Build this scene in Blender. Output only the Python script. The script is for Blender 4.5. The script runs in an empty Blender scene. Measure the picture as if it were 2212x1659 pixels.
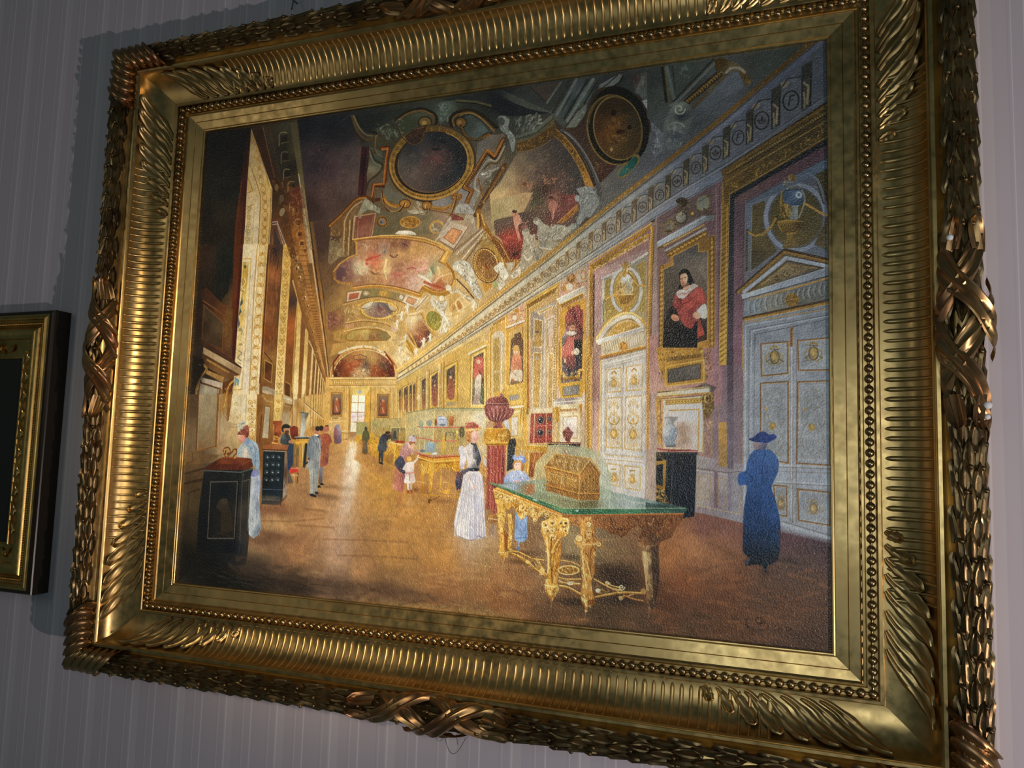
import bpy, math
import numpy as np
# ---------------------------------------------------------------- camera, world, lamps, exposure
# metres; x to the right, z up, the wall's face at y = +DW, pictures hang towards -y
W, H, ZC, DW = 1.4311, 1.10, 1.75, .036
SC = bpy.context.scene
cam = bpy.data.cameras.new('camera'); CAM = bpy.data.objects.new('camera', cam); SC.collection.objects.link(CAM); SC.camera = CAM
cam.sensor_width = 36.; cam.lens = 1680 / 2212 * 36; cam.clip_start = .01
from mathutils import Matrix, Vector
R = np.array([[.93697143, .02948611, -.3481596], [-.00536259, -.99510195, -.09870842], [-.34936482, .094354, -.93222398]])
B = np.array([[1, 0, 0], [0, 0, 1], [0, -1, 0.]])          # world (x,y,z) -> (x,z,n)
RW = np.diag([1, -1, -1.]) @ R @ B
CAM.matrix_world = Matrix.Translation((.6700, -1.4797, ZC - .2342)) @ Matrix(RW.T.tolist()).to_4x4()
wd = bpy.data.worlds.new('room_dusk'); SC.world = wd; wd.use_nodes = True
wd.node_tree.nodes['Background'].inputs[0].default_value = (.42, .68, .74, 1); wd.node_tree.nodes['Background'].inputs[1].default_value = .066
def lamp(name, kind, loc, aim, power, col, **k):
    l = bpy.data.lights.new(name, kind); l.energy = power; l.color = col
    for a, v in k.items(): setattr(l, a, v)
    o = bpy.data.objects.new(name, l); SC.collection.objects.link(o); o.location = loc
    o.rotation_euler = (Vector(aim) - Vector(loc)).to_track_quat('-Z', 'Y').to_euler(); return o
lamp('side_lamp', 'SPOT', (3.0, -2.04, ZC - 1.36), (.30, 0, ZC - .12), 185, (1, .87, .86), spot_size=math.radians(62), spot_blend=1., shadow_soft_size=.02)
lamp('picture_spot', 'SPOT', (1.0, -2.7, ZC + .35), (-.22, 0, ZC - .11), 430, (1, .77, .48), spot_size=math.radians(28), spot_blend=1., shadow_soft_size=.12)
lamp('window_daylight', 'AREA', (.85, -1.9, ZC - .22), (1.5, 0, ZC - .35), 7.5, (.84, .95, 1), shape='RECTANGLE', size=1.35, size_y=.75)
lamp('left_fill', 'AREA', (-1.9, -1.9, ZC + .5), (-.6, 0, ZC), 2, (1, .93, .80), shape='RECTANGLE', size=.25, size_y=1.2)  # unseen lamp added on the left for fill and reflections
SC.view_settings.view_transform = 'Standard'; SC.view_settings.look = 'None'; SC.view_settings.exposure = 0.; SC.view_settings.gamma = 1.; SC.view_settings.use_curve_mapping = False

# ---------------------------------------------------------------- oil paint: a small brush engine (numpy)
import numpy as np
CORN = {'TL': (446.5, 285.5), 'TR': (1785.5, 87.5), 'BR': (1797.5, 1409.5), 'BL': (379.5, 1258.5)}
def homog(src, dst):
    A = []
    for (x, y), (u, v) in zip(src, dst):
        A.append([x, y, 1, 0, 0, 0, -u*x, -u*y, -u]); A.append([0, 0, 0, x, y, 1, -v*x, -v*y, -v])
    return np.linalg.svd(np.array(A, float))[2][-1].reshape(3, 3)
def happly(Hm, p):
    p = np.asarray(p, float); q = p @ Hm[:, :2].T + Hm[:, 2]
    return q[:, :2] / q[:, 2:3]
class Paint:                      # RW x RH grid of pigment, row 0 at the top of the canvas
    pass
PT = Paint()
def paint_start(rw, rh, Hm):
    PT.W, PT.H, PT.M = rw, rh, Hm
    PT.A = np.zeros((rh, rw, 3), np.float32); PT.o = (0., 0.); PT.s = 1.
    PT.rng = np.random.default_rng(11)
    PT.Mi = np.linalg.inv(Hm)
def V(ox=0., oy=0., s=4.878):     # the sketch sheet the next coordinates are read from
    PT.o = (ox, oy); PT.s = s
def rd(p):
    if isinstance(p, str): p = [[float(k) for k in q.split(',')] for q in p.split()]
    return np.array(p, float)
def tr(p):
    return happly(PT.M, rd(p) / PT.s + np.array(PT.o))
def hx(c):
    if isinstance(c, str):
        if len(c) == 3: c = c[0]*2 + c[1]*2 + c[2]*2
        return np.array([int(c[i:i+2], 16) for i in (0, 2, 4)], np.float32) / 255
    return np.array(c, np.float32)
def smooth(p, n=6, closed=False):
    p = rd(p)
    if len(p) < 3: return p
    q = np.vstack([p[-1], p, p[:2]]) if closed else np.vstack([2*p[0]-p[1], p, 2*p[-1]-p[-2]])
    t = np.linspace(0, 1, n, endpoint=False)[:, None]; o = []
    for i in range(len(q) - 3):
        a, b, c, d = q[i:i+4]
        o.append(.5*(2*b + (c-a)*t + (2*a-5*b+4*c-d)*t**2 + (3*b-a-3*c+d)*t**3))
    o = np.vstack(o)
    return o if closed else np.vstack([o, p[-1]])
def lscale(r):                    # raster cells per sheet unit round a raster point
    q = happly(PT.Mi, np.array([r, r + [1, 0], r + [0, 1]]))
    d = (np.linalg.norm(q[1]-q[0]) + np.linalg.norm(q[2]-q[0])) / 2
    return 1 / max(d, 1e-6) / PT.s
def colour(c, x0, y0, x1, y1):
    if isinstance(c, list):       # pigment worked between several touches of colour
        k = tr([[q[0], q[1]] for q in c]); cs = np.array([hx(q[2]) for q in c])
        yy, xx = np.mgrid[y0:y1, x0:x1]
        nn = np.sort(((k[:, None]-k[None])**2).sum(-1), 1)[:, 1] if len(k) > 2 else np.array([400.])
        w = 1 / (((xx[..., None]-k[:, 0])**2 + (yy[..., None]-k[:, 1])**2) + .14*np.median(nn) + 25.)**1.6
        w /= w.sum(-1, keepdims=True)
        return (w.astype(np.float32) @ cs.astype(np.float32))
    return hx(c)
def put(m, c, a, x0, y0, x1, y1):
    B = PT.A[y0:y1, x0:x1]; m = (m * a)[..., None]
    B += (colour(c, x0, y0, x1, y1) - B) * m
def box(r, pad):
    x0 = int(max(0, np.floor(r[:, 0].min() - pad))); x1 = int(min(PT.W, np.ceil(r[:, 0].max() + pad) + 1))
    y0 = int(max(0, np.floor(r[:, 1].min() - pad))); y1 = int(min(PT.H, np.ceil(r[:, 1].max() + pad) + 1))
    return x0, y0, x1, y1
def F(p, c, a=1., s=0., sm=False):   # a filled patch with an edge s sheet units soft
    r = tr(smooth(p, 6, True) if sm else p)
    so = max(1.1, s * lscale(r.mean(0)))
    x0, y0, x1, y1 = box(r, so)
    if x1 <= x0 or y1 <= y0: return
    step = max(8, int(900000 / max(1, (x1-x0)) / max(4, len(r))))
    ex = np.roll(r, -1, 0)
    for ya in range(y0, y1, step):
        yb = min(y1, ya + step)
        yy, xx = np.mgrid[ya:yb, x0:x1].astype(np.float32)
        ins = np.zeros(xx.shape, bool); d2 = np.full(xx.shape, 1e12, np.float32)
        for (ax, ay), (bx, by) in zip(r, ex):
            if ay != by:
                ins ^= ((ay > yy) != (by > yy)) & (xx < (bx-ax)*(yy-ay)/(by-ay) + ax)
            dx, dy = bx-ax, by-ay; l = dx*dx + dy*dy + 1e-9
            t = np.clip(((xx-ax)*dx + (yy-ay)*dy)/l, 0, 1)
            d2 = np.minimum(d2, (xx-ax-t*dx)**2 + (yy-ay-t*dy)**2)
        sd = np.sqrt(d2) * np.where(ins, 1, -1)
        put(np.clip(.5 + sd/so, 0, 1), c, a, x0, ya, x1, yb)
def L(p, w, c, a=1., w1=None, sm=False, s=0., cl=False):   # a brush line, w wide (to w1)
    p = rd(p)
    if sm: p = smooth(p, 5, cl)
    if cl: p = np.vstack([p, p[:1]])
    r = tr(p); k = lscale(r.mean(0)); wa = w*k/2; wb = wa if w1 is None else w1*k/2; so = max(1., s*k)
    al = 1.
    if max(wa, wb) < .55: al = max(wa, wb)/.55; wa, wb = wa/al, wb/al
    pad = max(wa, wb) + so
    x0, y0, x1, y1 = box(r, pad)
    if x1 <= x0 or y1 <= y0: return
    m = np.zeros((y1-y0, x1-x0), np.float32); n = len(r) - 1
    for i in range(n):
        a0, b0 = r[i], r[i+1]
        ns = max(1, int(np.hypot(*(b0-a0)) / 60))
        for j in range(ns):
            A_, B_ = a0 + (b0-a0)*j/ns, a0 + (b0-a0)*(j+1)/ns
            u0, v0, u1, v1 = box(np.array([A_, B_]), pad)
            if u1 <= u0 or v1 <= v0: continue
            yy, xx = np.mgrid[v0:v1, u0:u1].astype(np.float32)
            d = B_-A_; t = np.clip(((xx-A_[0])*d[0] + (yy-A_[1])*d[1])/(d@d + 1e-9), 0, 1)
            dist = np.hypot(xx-A_[0]-t*d[0], yy-A_[1]-t*d[1])
            ww = wa + (wb-wa)*(i + (j+t)/ns)/n
            q = np.clip(.5 + (ww-dist)/so, 0, 1)
            M = m[v0-y0:v1-y0, u0-x0:u1-x0]; np.maximum(M, q, out=M)
    put(m, c, a*al, x0, y0, x1, y1)
def G(x, y, rx, ry, c, a=1., rot=0.):   # a soft smear
    r = tr([[x, y]])[0]; k = lscale(r); rx *= k; ry *= k
    R = 2.6*max(rx, ry); x0, y0, x1, y1 = box(r[None], R)
    if x1 <= x0 or y1 <= y0: return
    yy, xx = np.mgrid[y0:y1, x0:x1].astype(np.float32); cs, sn = np.cos(rot), np.sin(rot)
    u = ((xx-r[0])*cs + (yy-r[1])*sn)/rx; v = (-(xx-r[0])*sn + (yy-r[1])*cs)/ry
    put(np.exp(-(u*u+v*v)*.9), c, a, x0, y0, x1, y1)
def ell(x, y, rx, ry, rot=0., n=40, a0=0., a1=2*np.pi):
    t = np.linspace(a0, a1, n, endpoint=(a1-a0) < 6.28); c, s = np.cos(rot), np.sin(rot)
    return np.stack([x + rx*np.cos(t)*c - ry*np.sin(t)*s, y + rx*np.cos(t)*s + ry*np.sin(t)*c], 1)
def E(x, y, rx, ry, c, a=1., rot=0., s=0.): F(ell(x, y, rx, ry, rot), c, a, s)
def O(x, y, rx, ry, w, c, a=1., rot=0., a0=0., a1=2*np.pi):
    L(ell(x, y, rx, ry, rot, 40, a0, a1), w, c, a, cl=(a1-a0) > 6.28)
def inside(poly, q):
    ins = np.zeros(len(q), bool)
    for (ax, ay), (bx, by) in zip(poly, np.roll(poly, -1, 0)):
        if ay != by: ins ^= ((ay > q[:, 1]) != (by > q[:, 1])) & (q[:, 0] < (bx-ax)*(q[:, 1]-ay)/(by-ay) + ax)
    return ins
def T(p, n, cols, ln, w, ang=0., da=.6, a=.6, curl=0.):   # n loose touches of the brush inside a patch
    p = rd(p); rg = PT.rng; lo, hi = p.min(0), p.max(0); q = np.zeros((0, 2))
    ln *= .8 if ln < 50 else .65; a *= .85
    while len(q) < n:
        c = lo + rg.random((n*3, 2))*(hi-lo); q = np.vstack([q, c[inside(p, c)]])
    for x, y in q[:n]:
        t = ang + rg.normal()*da; l = ln*(.5 + rg.random()); dx, dy = np.cos(t)*l/2, np.sin(t)*l/2
        b = curl*l*rg.normal()
        ww = w*(.5+.8*rg.random())
        L([[x-dx, y-dy], [x - dy*b/l*.7, y + dx*b/l*.7], [x+dx, y+dy]], ww, cols[rg.integers(len(cols))], a*(.45+.5*rg.random()), ww*.25, curl > 0, ww*.45)
def Q(quad):                      # unit square -> a panel seen in perspective
    Hq = homog([(0, 0), (1, 0), (1, 1), (0, 1)], [tuple(k) for k in rd(quad)])
    return lambda p: happly(Hq, rd(p))
def at(pl, t):                    # points at fractions t along a polyline
    pl = rd(pl); d = np.r_[0, np.cumsum(np.hypot(*np.diff(pl, axis=0).T))]; d /= d[-1]
    return np.stack([np.interp(t, d, pl[:, 0]), np.interp(t, d, pl[:, 1])], 1)
def pers(n, r):                   # n+1 marks crowding towards 1; r = near/far spacing
    k = np.linspace(0, 1, n+1); return k*1. if r == 1 else (1 - 1/(1+k*(r-1)))/(1-1/r)
def teeth(p, q, n, w, c, a=1., r=1., ph=0.):    # short marks across a band between two lines
    t = pers(n, r); t = t[:-1] + (t[1:]-t[:-1])*ph
    for u, v in zip(at(p, t), at(q, t)): L([u, v], w, c, a)
def beads(p, n, w, c, a=1., r=1.):
    for u in at(p, pers(n, r)): E(u[0], u[1], w, w, c, a)
def scroll(x, y, r, c, w, a=1., d=1, t0=0., turns=1.3):
    t = np.linspace(0, 1, 16); th = t0 + d*t*turns*2*np.pi; rr = r*(1-.8*t)
    L(np.stack([x + rr*np.cos(th), y + rr*np.sin(th)], 1), w, c, a)
def noise2(h, w, cell, seed):
    g = np.random.default_rng(seed).random((h//cell+3, w//cell+3)).astype(np.float32)
    y = np.arange(h)/cell; x = np.arange(w)/cell; yi = y.astype(int); xi = x.astype(int)
    fy = (y-yi)[:, None]; fx = (x-xi)[None]; fy = fy*fy*(3-2*fy); fx = fx*fx*(3-2*fx)
    return (g[yi][:, xi]*(1-fy)*(1-fx) + g[yi+1][:, xi]*fy*(1-fx) + g[yi][:, xi+1]*(1-fy)*fx + g[yi+1][:, xi+1]*fy*fx)

def paint_picture():
    rg = PT.rng
    # ---- underpainting
    V(0,0,1)
    F("430,270 1800,70 1815,1425 365,1275",'4a3526')
    # floor
    F("365,1275 372,1150 560,1060 640,1010 742,950 790,946 842,962 1000,1010 1300,1075 1520,1105 1815,1175 1815,1425",
      [(765,955,'dca65a'),(745,1040,'cf9a5e'),(700,1010,'b9854e'),(830,1040,'c8903f'),(900,1110,'c48a44'),(690,1120,'bd8a55'),(620,1070,'a27549'),(600,1130,'b88b58'),
       (560,1170,'a07a50'),(720,1200,'b5855a'),(850,1200,'b98443'),(960,1200,'bd8442'),(780,1235,'a8784a'),(640,1190,'a67248'),(600,1215,'8a6442'),(560,1235,'4a3c2e'),(470,1240,'121310'),
       (540,1262,'1a1712'),(640,1262,'34281e'),(690,1240,'8a6646'),(740,1265,'5c4634'),(850,1260,'8a633c'),(840,1278,'644830'),(960,1270,'97653a'),(1080,1250,'a87444'),(1050,1200,'ad8552'),(1070,1290,'8f5c32'),
       (1100,1320,'7c5230'),(1040,1335,'80603a'),(1180,1330,'5c4028'),(1230,1250,'6c4a2e'),(1330,1220,'7d6140'),(1260,1190,'8d7a54'),(1340,1250,'3c2a1c'),(1300,1330,'40301f'),(1380,1350,'4a3624'),
       (1450,1200,'8f5d34'),(1530,1140,'6f483a'),(1500,1190,'9a6a44'),(1550,1220,'7a5336'),(1480,1260,'6e4024'),(1570,1260,'633c24'),(1440,1300,'4a2c1a'),(1560,1310,'54341f'),(1650,1290,'4e3626'),
       (1700,1160,'5a4244'),(1770,1180,'4c3838'),(1720,1210,'4a3a32'),(1740,1260,'50392a'),(1700,1330,'573a26'),(1600,1360,'51351f'),(1760,1390,'3e2a1c'),(1500,1350,'4d3622'),(1700,1400,'4a3324')])
    # vault
    F("540,270 1800,80 1785,120 1690,190 1420,362 1070,640 960,725 862,802 708,806 700,640 660,380 640,258",
      [(660,300,'131416'),(740,290,'15161a'),(700,350,'1c1b1e'),(740,390,'3c2e30'),(720,440,'42322f'),(690,520,'3c2820'),(700,600,'6a4a2c'),(800,250,'1a1d1c'),(880,240,'23261f'),(990,225,'1c2020'),
       (1080,205,'14171a'),(830,300,'33301f'),(930,262,'3a3c30'),(840,420,'5d4c34'),(760,480,'5f4526'),(900,470,'8a6e44'),(1010,420,'6d5c46'),(1050,360,'4a4335'),(1120,230,'303430'),(1200,180,'2b302f'),
       (1240,300,'33261d'),(1330,190,'2a2d2b'),(1400,330,'4c4f52'),(1300,420,'55544e'),(1450,210,'3a3e3d'),(1600,130,'30332e'),(1560,210,'4a4e50'),(1730,80,'2e3432'),(1000,500,'a98a5c'),(1030,620,'cfa868'),
       (760,660,'b08546'),(880,660,'d2a65c'),(800,740,'c69a52'),(900,740,'e0b66c'),(720,720,'9a6c34'),(960,680,'ecca86'),(1100,560,'b39a70'),(860,790,'e2b468')])
    # left side of the hall
    F("430,270 645,255 668,420 700,660 710,820 742,950 560,1065 365,1280",
      [(460,320,'0a0a09'),(480,420,'0b0b0a'),(450,560,'14100c'),(500,560,'16150f'),(540,300,'20180f'),(600,290,'241c12'),(640,300,'2c281c'),(600,480,'45301c'),(650,540,'6e4a24'),(680,700,'a87234'),
       (600,700,'8a5426'),(560,660,'a0682e'),(430,700,'1f150e'),(440,800,'1a120c'),(430,880,'6e5a40'),(400,1000,'3e3120'),(395,1150,'2a2117'),(385,1240,'100f0c'),(480,900,'a98a5e'),(520,900,'e0be7e'),
       (600,900,'b57e3c'),(680,880,'cf9a4c'),(700,820,'d8a85c')])
    # right wall
    F("842,965 860,815 1070,690 1408,470 1560,385 1815,215 1815,1180 1520,1110 1300,1080",
      [(900,830,'ecc878'),(880,920,'e2bc70'),(1000,760,'eccb84'),(1000,880,'e8c47c'),(1100,720,'d8b478'),(1100,900,'e6c68a'),(1200,650,'b59a78'),(1230,800,'dcbc88'),(1200,1000,'c9a45e'),(1330,560,'94806a'),
       (1290,700,'b29a86'),(1280,850,'c8ab90'),(1300,1000,'c8b498'),(1420,520,'75655e'),(1420,700,'8a766e'),(1410,900,'a89080'),(1560,450,'55464a'),(1580,620,'574448'),(1570,800,'66525a'),(1570,950,'6c5c62'),
       (1560,1060,'7a6c6c'),(1700,350,'464b55'),(1740,480,'494f58'),(1720,700,'62666c'),(1720,900,'7c8088'),(1740,1100,'82868c'),(1620,1100,'7a7c82')])
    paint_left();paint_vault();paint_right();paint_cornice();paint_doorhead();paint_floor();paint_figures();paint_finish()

def paint_left():
    V(370,220)
    # pier and picture in the dark
    F("340,335 838,268 838,420 815,800 770,1250 750,1700 280,1700",[(500,400,'0b0b0a'),(700,500,'0c0b0a'),(560,900,'13130f'),(540,1160,'221c13'),(400,1400,'18110b'),(560,1500,'1c1710'),(470,1600,'20150e'),(790,420,'0e0c0b'),(350,1200,'14100c')])
    F("838,290 820,650 785,1060 750,1700 650,1700 668,1280 720,900 770,500",[(800,500,'1a0e09'),(760,900,'2f150c'),(740,1200,'42200f'),(690,1500,'55290f'),(735,1500,'3b1a0b')])
    L("812,520 775,1000 720,1690",14,'301410');L("740,820 690,1260 660,1690",6,'6b3a1a',.7)
    T("420,600 640,600 600,1500 400,1500",60,['2a2216','241a10','30281a','0a0a0a'],120,14,1.62,.15,.35)
    # window reveal
    F("840,275 1062,915 1052,1250 1015,1700 748,1700 775,1300 795,900 818,600",[(850,330,'6a5636'),(860,560,'86704a'),(900,800,'a08757'),(850,900,'ac9264'),(990,900,'b0904f'),(860,1050,'b89e70'),(820,1400,'bda878'),(900,1300,'c2a878'),(1000,1300,'bb9654'),(960,1600,'c9a664'),(800,1620,'d3bd90')])
    F("940,1000 1035,960 1040,1250 1010,1700 900,1700",'bd9656',.7)
    F("845,1075 905,1065 935,1010 905,1700 850,1700",'c8b48c',.7)
    for p in ("820,640 900,860 940,1000 905,1690","846,330 985,700 1030,890","1050,920 1040,1260 1008,1690"):L(p,9,'7a5420',.9)
    L("805,800 860,935 800,960",9,'8a6020');F("800,830 845,925 800,950",'a98444',.8)
    L("795,1105 873,1078 845,1570 762,1565",8,'8d6420');L("775,1560 760,1690 840,1690",6,'9a6e24',.7)
    L("872,1080 845,1565",4,'e6d2a0',.8)
    for i,y in enumerate(np.linspace(1130,1520,6)):scroll(822 - i*5,y,27,'7d5a26',6,.9,1 if i % 2 else -1,i);scroll(812-i*5,y+34,16,'8d6a30',5,.8,-1,i*2.)
    for i in range(13):
        t = i/12.;x = 895 + 95*min(1,t*2.2) - 40*max(0,t-.45);y = 560 + t*1080
        O(x,y,26,34,6,'8a5f1e',.85);scroll(x,y-45,18,'7d5518',5,.8,-1,i);scroll(x+8,y+42,15,'92661f',5,.7,1,i)
    # dark architrave and cornice running to the back
    F("848,268 960,250 1085,600 1160,800 1230,1210 1320,1560 1340,1700 1050,1700 1052,1250 1066,900 985,690",[(900,330,'22160d'),(1000,600,'2a180e'),(1060,800,'2e1b10'),(1100,1000,'33200f'),(1150,1200,'4a2e16'),(1260,1500,'6a3e1a'),(1080,1500,'4a2a14'),(1120,1650,'2c2420')])
    F("950,252 1330,205 1400,850 1500,1700 1330,1700 1250,1300 1140,860 1040,520",[(1000,300,'2a2015'),(1200,260,'2a281d'),(1280,500,'322c1c'),(1180,500,'1e1b14'),(1250,700,'1b1812'),(1300,800,'2c2416'),(1320,1000,'4c2a18'),(1300,1200,'5a3218'),(1400,1500,'94602a'),(1340,1400,'8a5220'),(1200,900,'3a2412')])
    L("960,255 1085,790",10,'4e3a24',.8);L("1040,300 1140,740",7,'3f2f1d',.6)
    F("1250,215 1330,205 1380,620 1420,1000 1510,1700 1450,1700 1390,1250 1340,800",[(1290,300,'38321f'),(1350,700,'4a4128'),(1400,1100,'7a6644'),(1480,1600,'a8885c')])
    L("1326,215 1380,640 1430,1080 1510,1690",13,'1d170f');teeth("1322,230 1375,640 1425,1080 1500,1690","1338,230 1392,640 1440,1080 1516,1690",70,5,'6b5836',.8)
    L("1340,760 1400,1150 1480,1690",12,'b39a72',.75)
    for i,(x,y,r) in enumerate([(1180,360,46),(1195,560,40),(1215,740,36),(1262,870,36),(1275,1080,32),(1310,1130,30),(1330,1260,30),(1350,1380,26),(1370,1480,24),(1395,1560,22)]):
        c = ['6a5c3c','5a4c30','6b5a38','7c6038','84582e','9c6a34','a8753a','b07c3c','b98742','c08e48'][i]
        L([[x-r,y+r*2.2],[x-r*.9,y-r*.3],[x-r*.2,y-r*.9],[x+r*.8,y-r*.8]],9,c,.9,sm=True);F([[x-r*.6,y],[x+r*.9,y-r*.4],[x+r*.9,y+r*1.2],[x-r*.5,y+r*1.4]],'15100b' if i < 4 else '3c1c0c',.7);L([[x-r*.5,y+r*1.6],[x+r*1.1,y+r*1.3]],7,c,.6)
    F("1230,900 1370,900 1410,1120 1270,1120",'56281a',.6);T("1230,860 1400,860 1500,1690 1330,1690",160,['b07a3a','3a1c0c','c89650','6a3818','8a5222'],46,9,1.0,.8,.7,.4)
    T("1060,820 1220,880 1340,1560 1250,1560 1120,1050",90,['7a5228','2a160a','9a7444','5a3418'],46,10,1.3,.5,.7,.4)
    E(1165,1160,26,46,'8a7654',.8,.3);E(1108,900,20,36,'6a4e26',.8);E(1160,1020,26,40,'5c5038',.7)
    # second picture surround
    F("1050,1230 1140,1225 1205,1490 1180,1700 1050,1700",[(1090,1300,'54301c'),(1100,1500,'6b4624'),(1150,1600,'74501f')])
    F("1080,1320 1165,1530 1160,1700 1065,1700",[(1100,1450,'3a2a26'),(1110,1640,'241f22'),(1150,1640,'6a4420')])
    for d,c in ((0,'a8967c'),(14,'5c3c28'),(26,'b0a08a')):L([[1064,1293-d],[1112,1285-d],[1184+d*.6,1525-d]],8,c,.9)
    F("1200,1490 1262,1700 1178,1700",'b88c40');L("1200,1495 1262,1690",7,'e0c080')
    # ------------------------------------------------ lower left, sheet A2
    V(370,540)
    F("285,-60 660,-60 640,130 600,440 500,560 380,390 290,500 245,480",[(330,60,'2a180e'),(420,100,'2b1d12'),(520,100,'141712'),(560,260,'10140f'),(500,430,'16150e'),(400,300,'1e160d'),(300,380,'1d130b')])
    T("330,0 460,0 440,360 340,360",50,['3a2414','2c1c10','33281a'],110,14,1.6,.12,.4)
    F("660,-60 755,-60 700,760 660,1190 590,1130 640,500",[(690,60,'5a280f'),(730,60,'3d1b0c'),(670,400,'5c2a12'),(640,800,'50240f'),(650,1100,'421c10')])
    L("740,0 690,700 648,1150",30,'3c1410',.9);T("705,420 730,420 690,1100 640,1160",50,['54181a','2a0c0a'],26,8,1.2,.6,.7)
    F("240,470 370,390 530,560 640,620 640,1150 240,950",[(280,560,'1a110a'),(400,500,'3c2010'),(560,640,'5e3517'),(600,800,'6a431f'),(560,1050,'55311a'),(300,800,'1e130b')])
    L("370,385 540,545",9,'120d09');L("330,530 560,690",12,'74451f',.9)
    F("335,575 545,765 535,1040 320,950",[(380,680,'3c2c1a'),(480,820,'4e3b23'),(430,960,'3c2a19'),(340,800,'2b1d10')]);L("335,575 545,765 535,1045",9,'6d431d');L("335,575 315,950",6,'4a2a14');L("345,600 320,940",5,'7a512a',.5)
    F("570,620 650,620 615,1080 560,1040",'62401c',.8);T("580,630 640,630 610,1070 570,1040",60,['8c6430','3a200e','7a5020'],24,8,.6,1,.8,.5)
    # chimney shelf
    F("340,960 640,1150 745,1240 700,1290 330,1090",[(370,1010,'3a2113'),(600,1170,'49291a')])
    F("338,1020 735,1245 725,1315 330,1090",[(360,1060,'a5875c'),(560,1180,'b79a6c'),(700,1270,'9a7a52')]);L("338,1018 738,1243",9,'2f1c11')
    F("330,1090 725,1315 690,1380 570,1350 380,1240 320,1130",[(360,1130,'4e2f18'),(500,1230,'7a5228'),(650,1330,'6a4424')]);beads("380,1160 600,1290",16,11,'a2763a',.9);L("340,1110 700,1320",6,'30190d')
    F("365,1260 570,1345 550,1400 365,1300",'7a5226');teeth("370,1270 560,1350","366,1300 548,1395",13,14,'b08444',.9)
    F("305,1340 540,1400 530,1470 500,1455 320,1395",'b5a084');L("318,1400 520,1468",14,'54301a')
    F("300,1405 500,1470 485,1700 280,1700",[(380,1480,'a89a7a'),(340,1600,'8a7c60'),(440,1600,'9c8e70'),(300,1650,'5c5038')]);L("510,1460 495,1690",20,'7a4418');L("485,1470 470,1690",5,'3b2212')
    L("345,1215 370,1260 310,1340 262,1480 250,1690",30,'8a6228',1,18,sm=True);L("352,1225 362,1260 310,1350 275,1470",8,'d0a050',.8,sm=True);L("330,1240 250,1450 250,1640",10,'20120a',.9,sm=True)
    F("190,1100 340,1150 330,1280 240,1450 250,1700 170,1700",'120d0a',.8);G(290,1300,60,120,'0f0b09',.8);E(300,1212,14,9,'3a3028')
    F("540,1400 690,1330 640,1460 640,1700 530,1700",[(580,1440,'5a3114'),(600,1600,'6e3c16'),(560,1660,'8a5a24')]);L("665,1370 610,1420 580,1520 555,1590",26,'a8742c',1,14,sm=True);L("650,1385 600,1440 580,1520",7,'e2b45c',.8,sm=True)
    T("540,1420 640,1420 640,1680 540,1680",45,['c08a3a','3a1c0c','8c5820'],36,10,1.2,.8,.7,.4)
    # big window reveal, lit
    F("755,-60 1015,-60 1000,140 960,800 920,1700 640,1700 660,1330 725,1320 745,1240 670,1180 700,760 735,300",[(800,0,'d8c294'),(960,0,'d4b878'),(770,300,'d9b25c'),(860,300,'dfcb9e'),(940,300,'dcc084'),(740,700,'e2bf74'),(850,700,'e4d0a4'),(900,700,'e8c988'),(720,1050,'e8c98c'),(820,1100,'e6d6ae'),(880,1100,'ecd098'),(700,1450,'e6c886'),(780,1400,'e0d0b0'),(870,1400,'eed39a'),(680,1650,'e9d4a4'),(860,1650,'f0d8a0')])
    F("840,80 890,-60 905,-60 870,400 830,1200 790,1700 745,1700 790,1100",'d9c7a6',.75)
    for p in ("755,95 840,95 800,760 740,1470","755,90 835,88","742,1470 650,1475","745,1540 735,1690"):L(p,7,'b98a3c',.8)
    L("820,115 780,800 720,1460",6,'f6e6be',.7);L("905,-50 870,400 835,1180 808,1690",10,'b07c30',.9);L("1000,-50 975,400 940,1180 918,1690",9,'b88638',.9);L("920,-50 885,400 850,1180 822,1690",5,'f8e4b0',.7)
    F("755,125 815,125 800,330 775,520 735,900 712,1150 690,1180 715,800 735,560 745,300",[(780,180,'a9842e'),(780,300,'c49a3a'),(750,560,'d5ad50'),(720,1000,'dfbd6a')],.85);E(775,175,14,18,'4a5020');G(800,140,14,20,'d8d0a8',.8)
    for p in ("770,300 740,330 760,380 730,420 760,440","745,460 740,520 725,560 720,620","735,830 712,835 745,850 735,890","700,850 740,850","720,985 745,1000 715,1000 735,985","705,1060 740,1090 700,1130 730,1170","700,1185 735,1200"):L(p,10,'6c6a5c' if p[0] == '7' and p[2] != '0' else '8a7040',.75,sm=True)
    F("745,480 752,560 722,600 738,650 705,700 722,780 700,830 705,700 722,600",'3f4a4c');L("770,300 780,340 745,400 770,420",8,'f2e2b8',.8,sm=True)
    for i in range(16):
        t = i/15.;x = 958 - 108*t;y = -20 + 1640*t;k = 24 + 3*t
        if i % 2:O(x,y,k+9,44,7,'c08c34',.9);L([[x-k,y],[x+k,y]],5,'c89a48',.7);L([[x,y-38],[x,y+38]],5,'c89a48',.7)
        else:O(x,y,k+8,58,6,'b98638',.85);L([[x-30,y-34],[x+30,y-34]],6,'b87c28',.6)
        scroll(x-18,y+62,20,'b27a28',6,.9,1,i);scroll(x+20,y+62,20,'b27a28',6,.9,-1,i);E(x,y+52,9,7,'a86a20',.8)
    F("668,1340 712,1365 708,1430 694,1430 690,1380 676,1440 658,1420",'7a9490');L("665,1345 715,1315 712,1350",7,'c07838')
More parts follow.
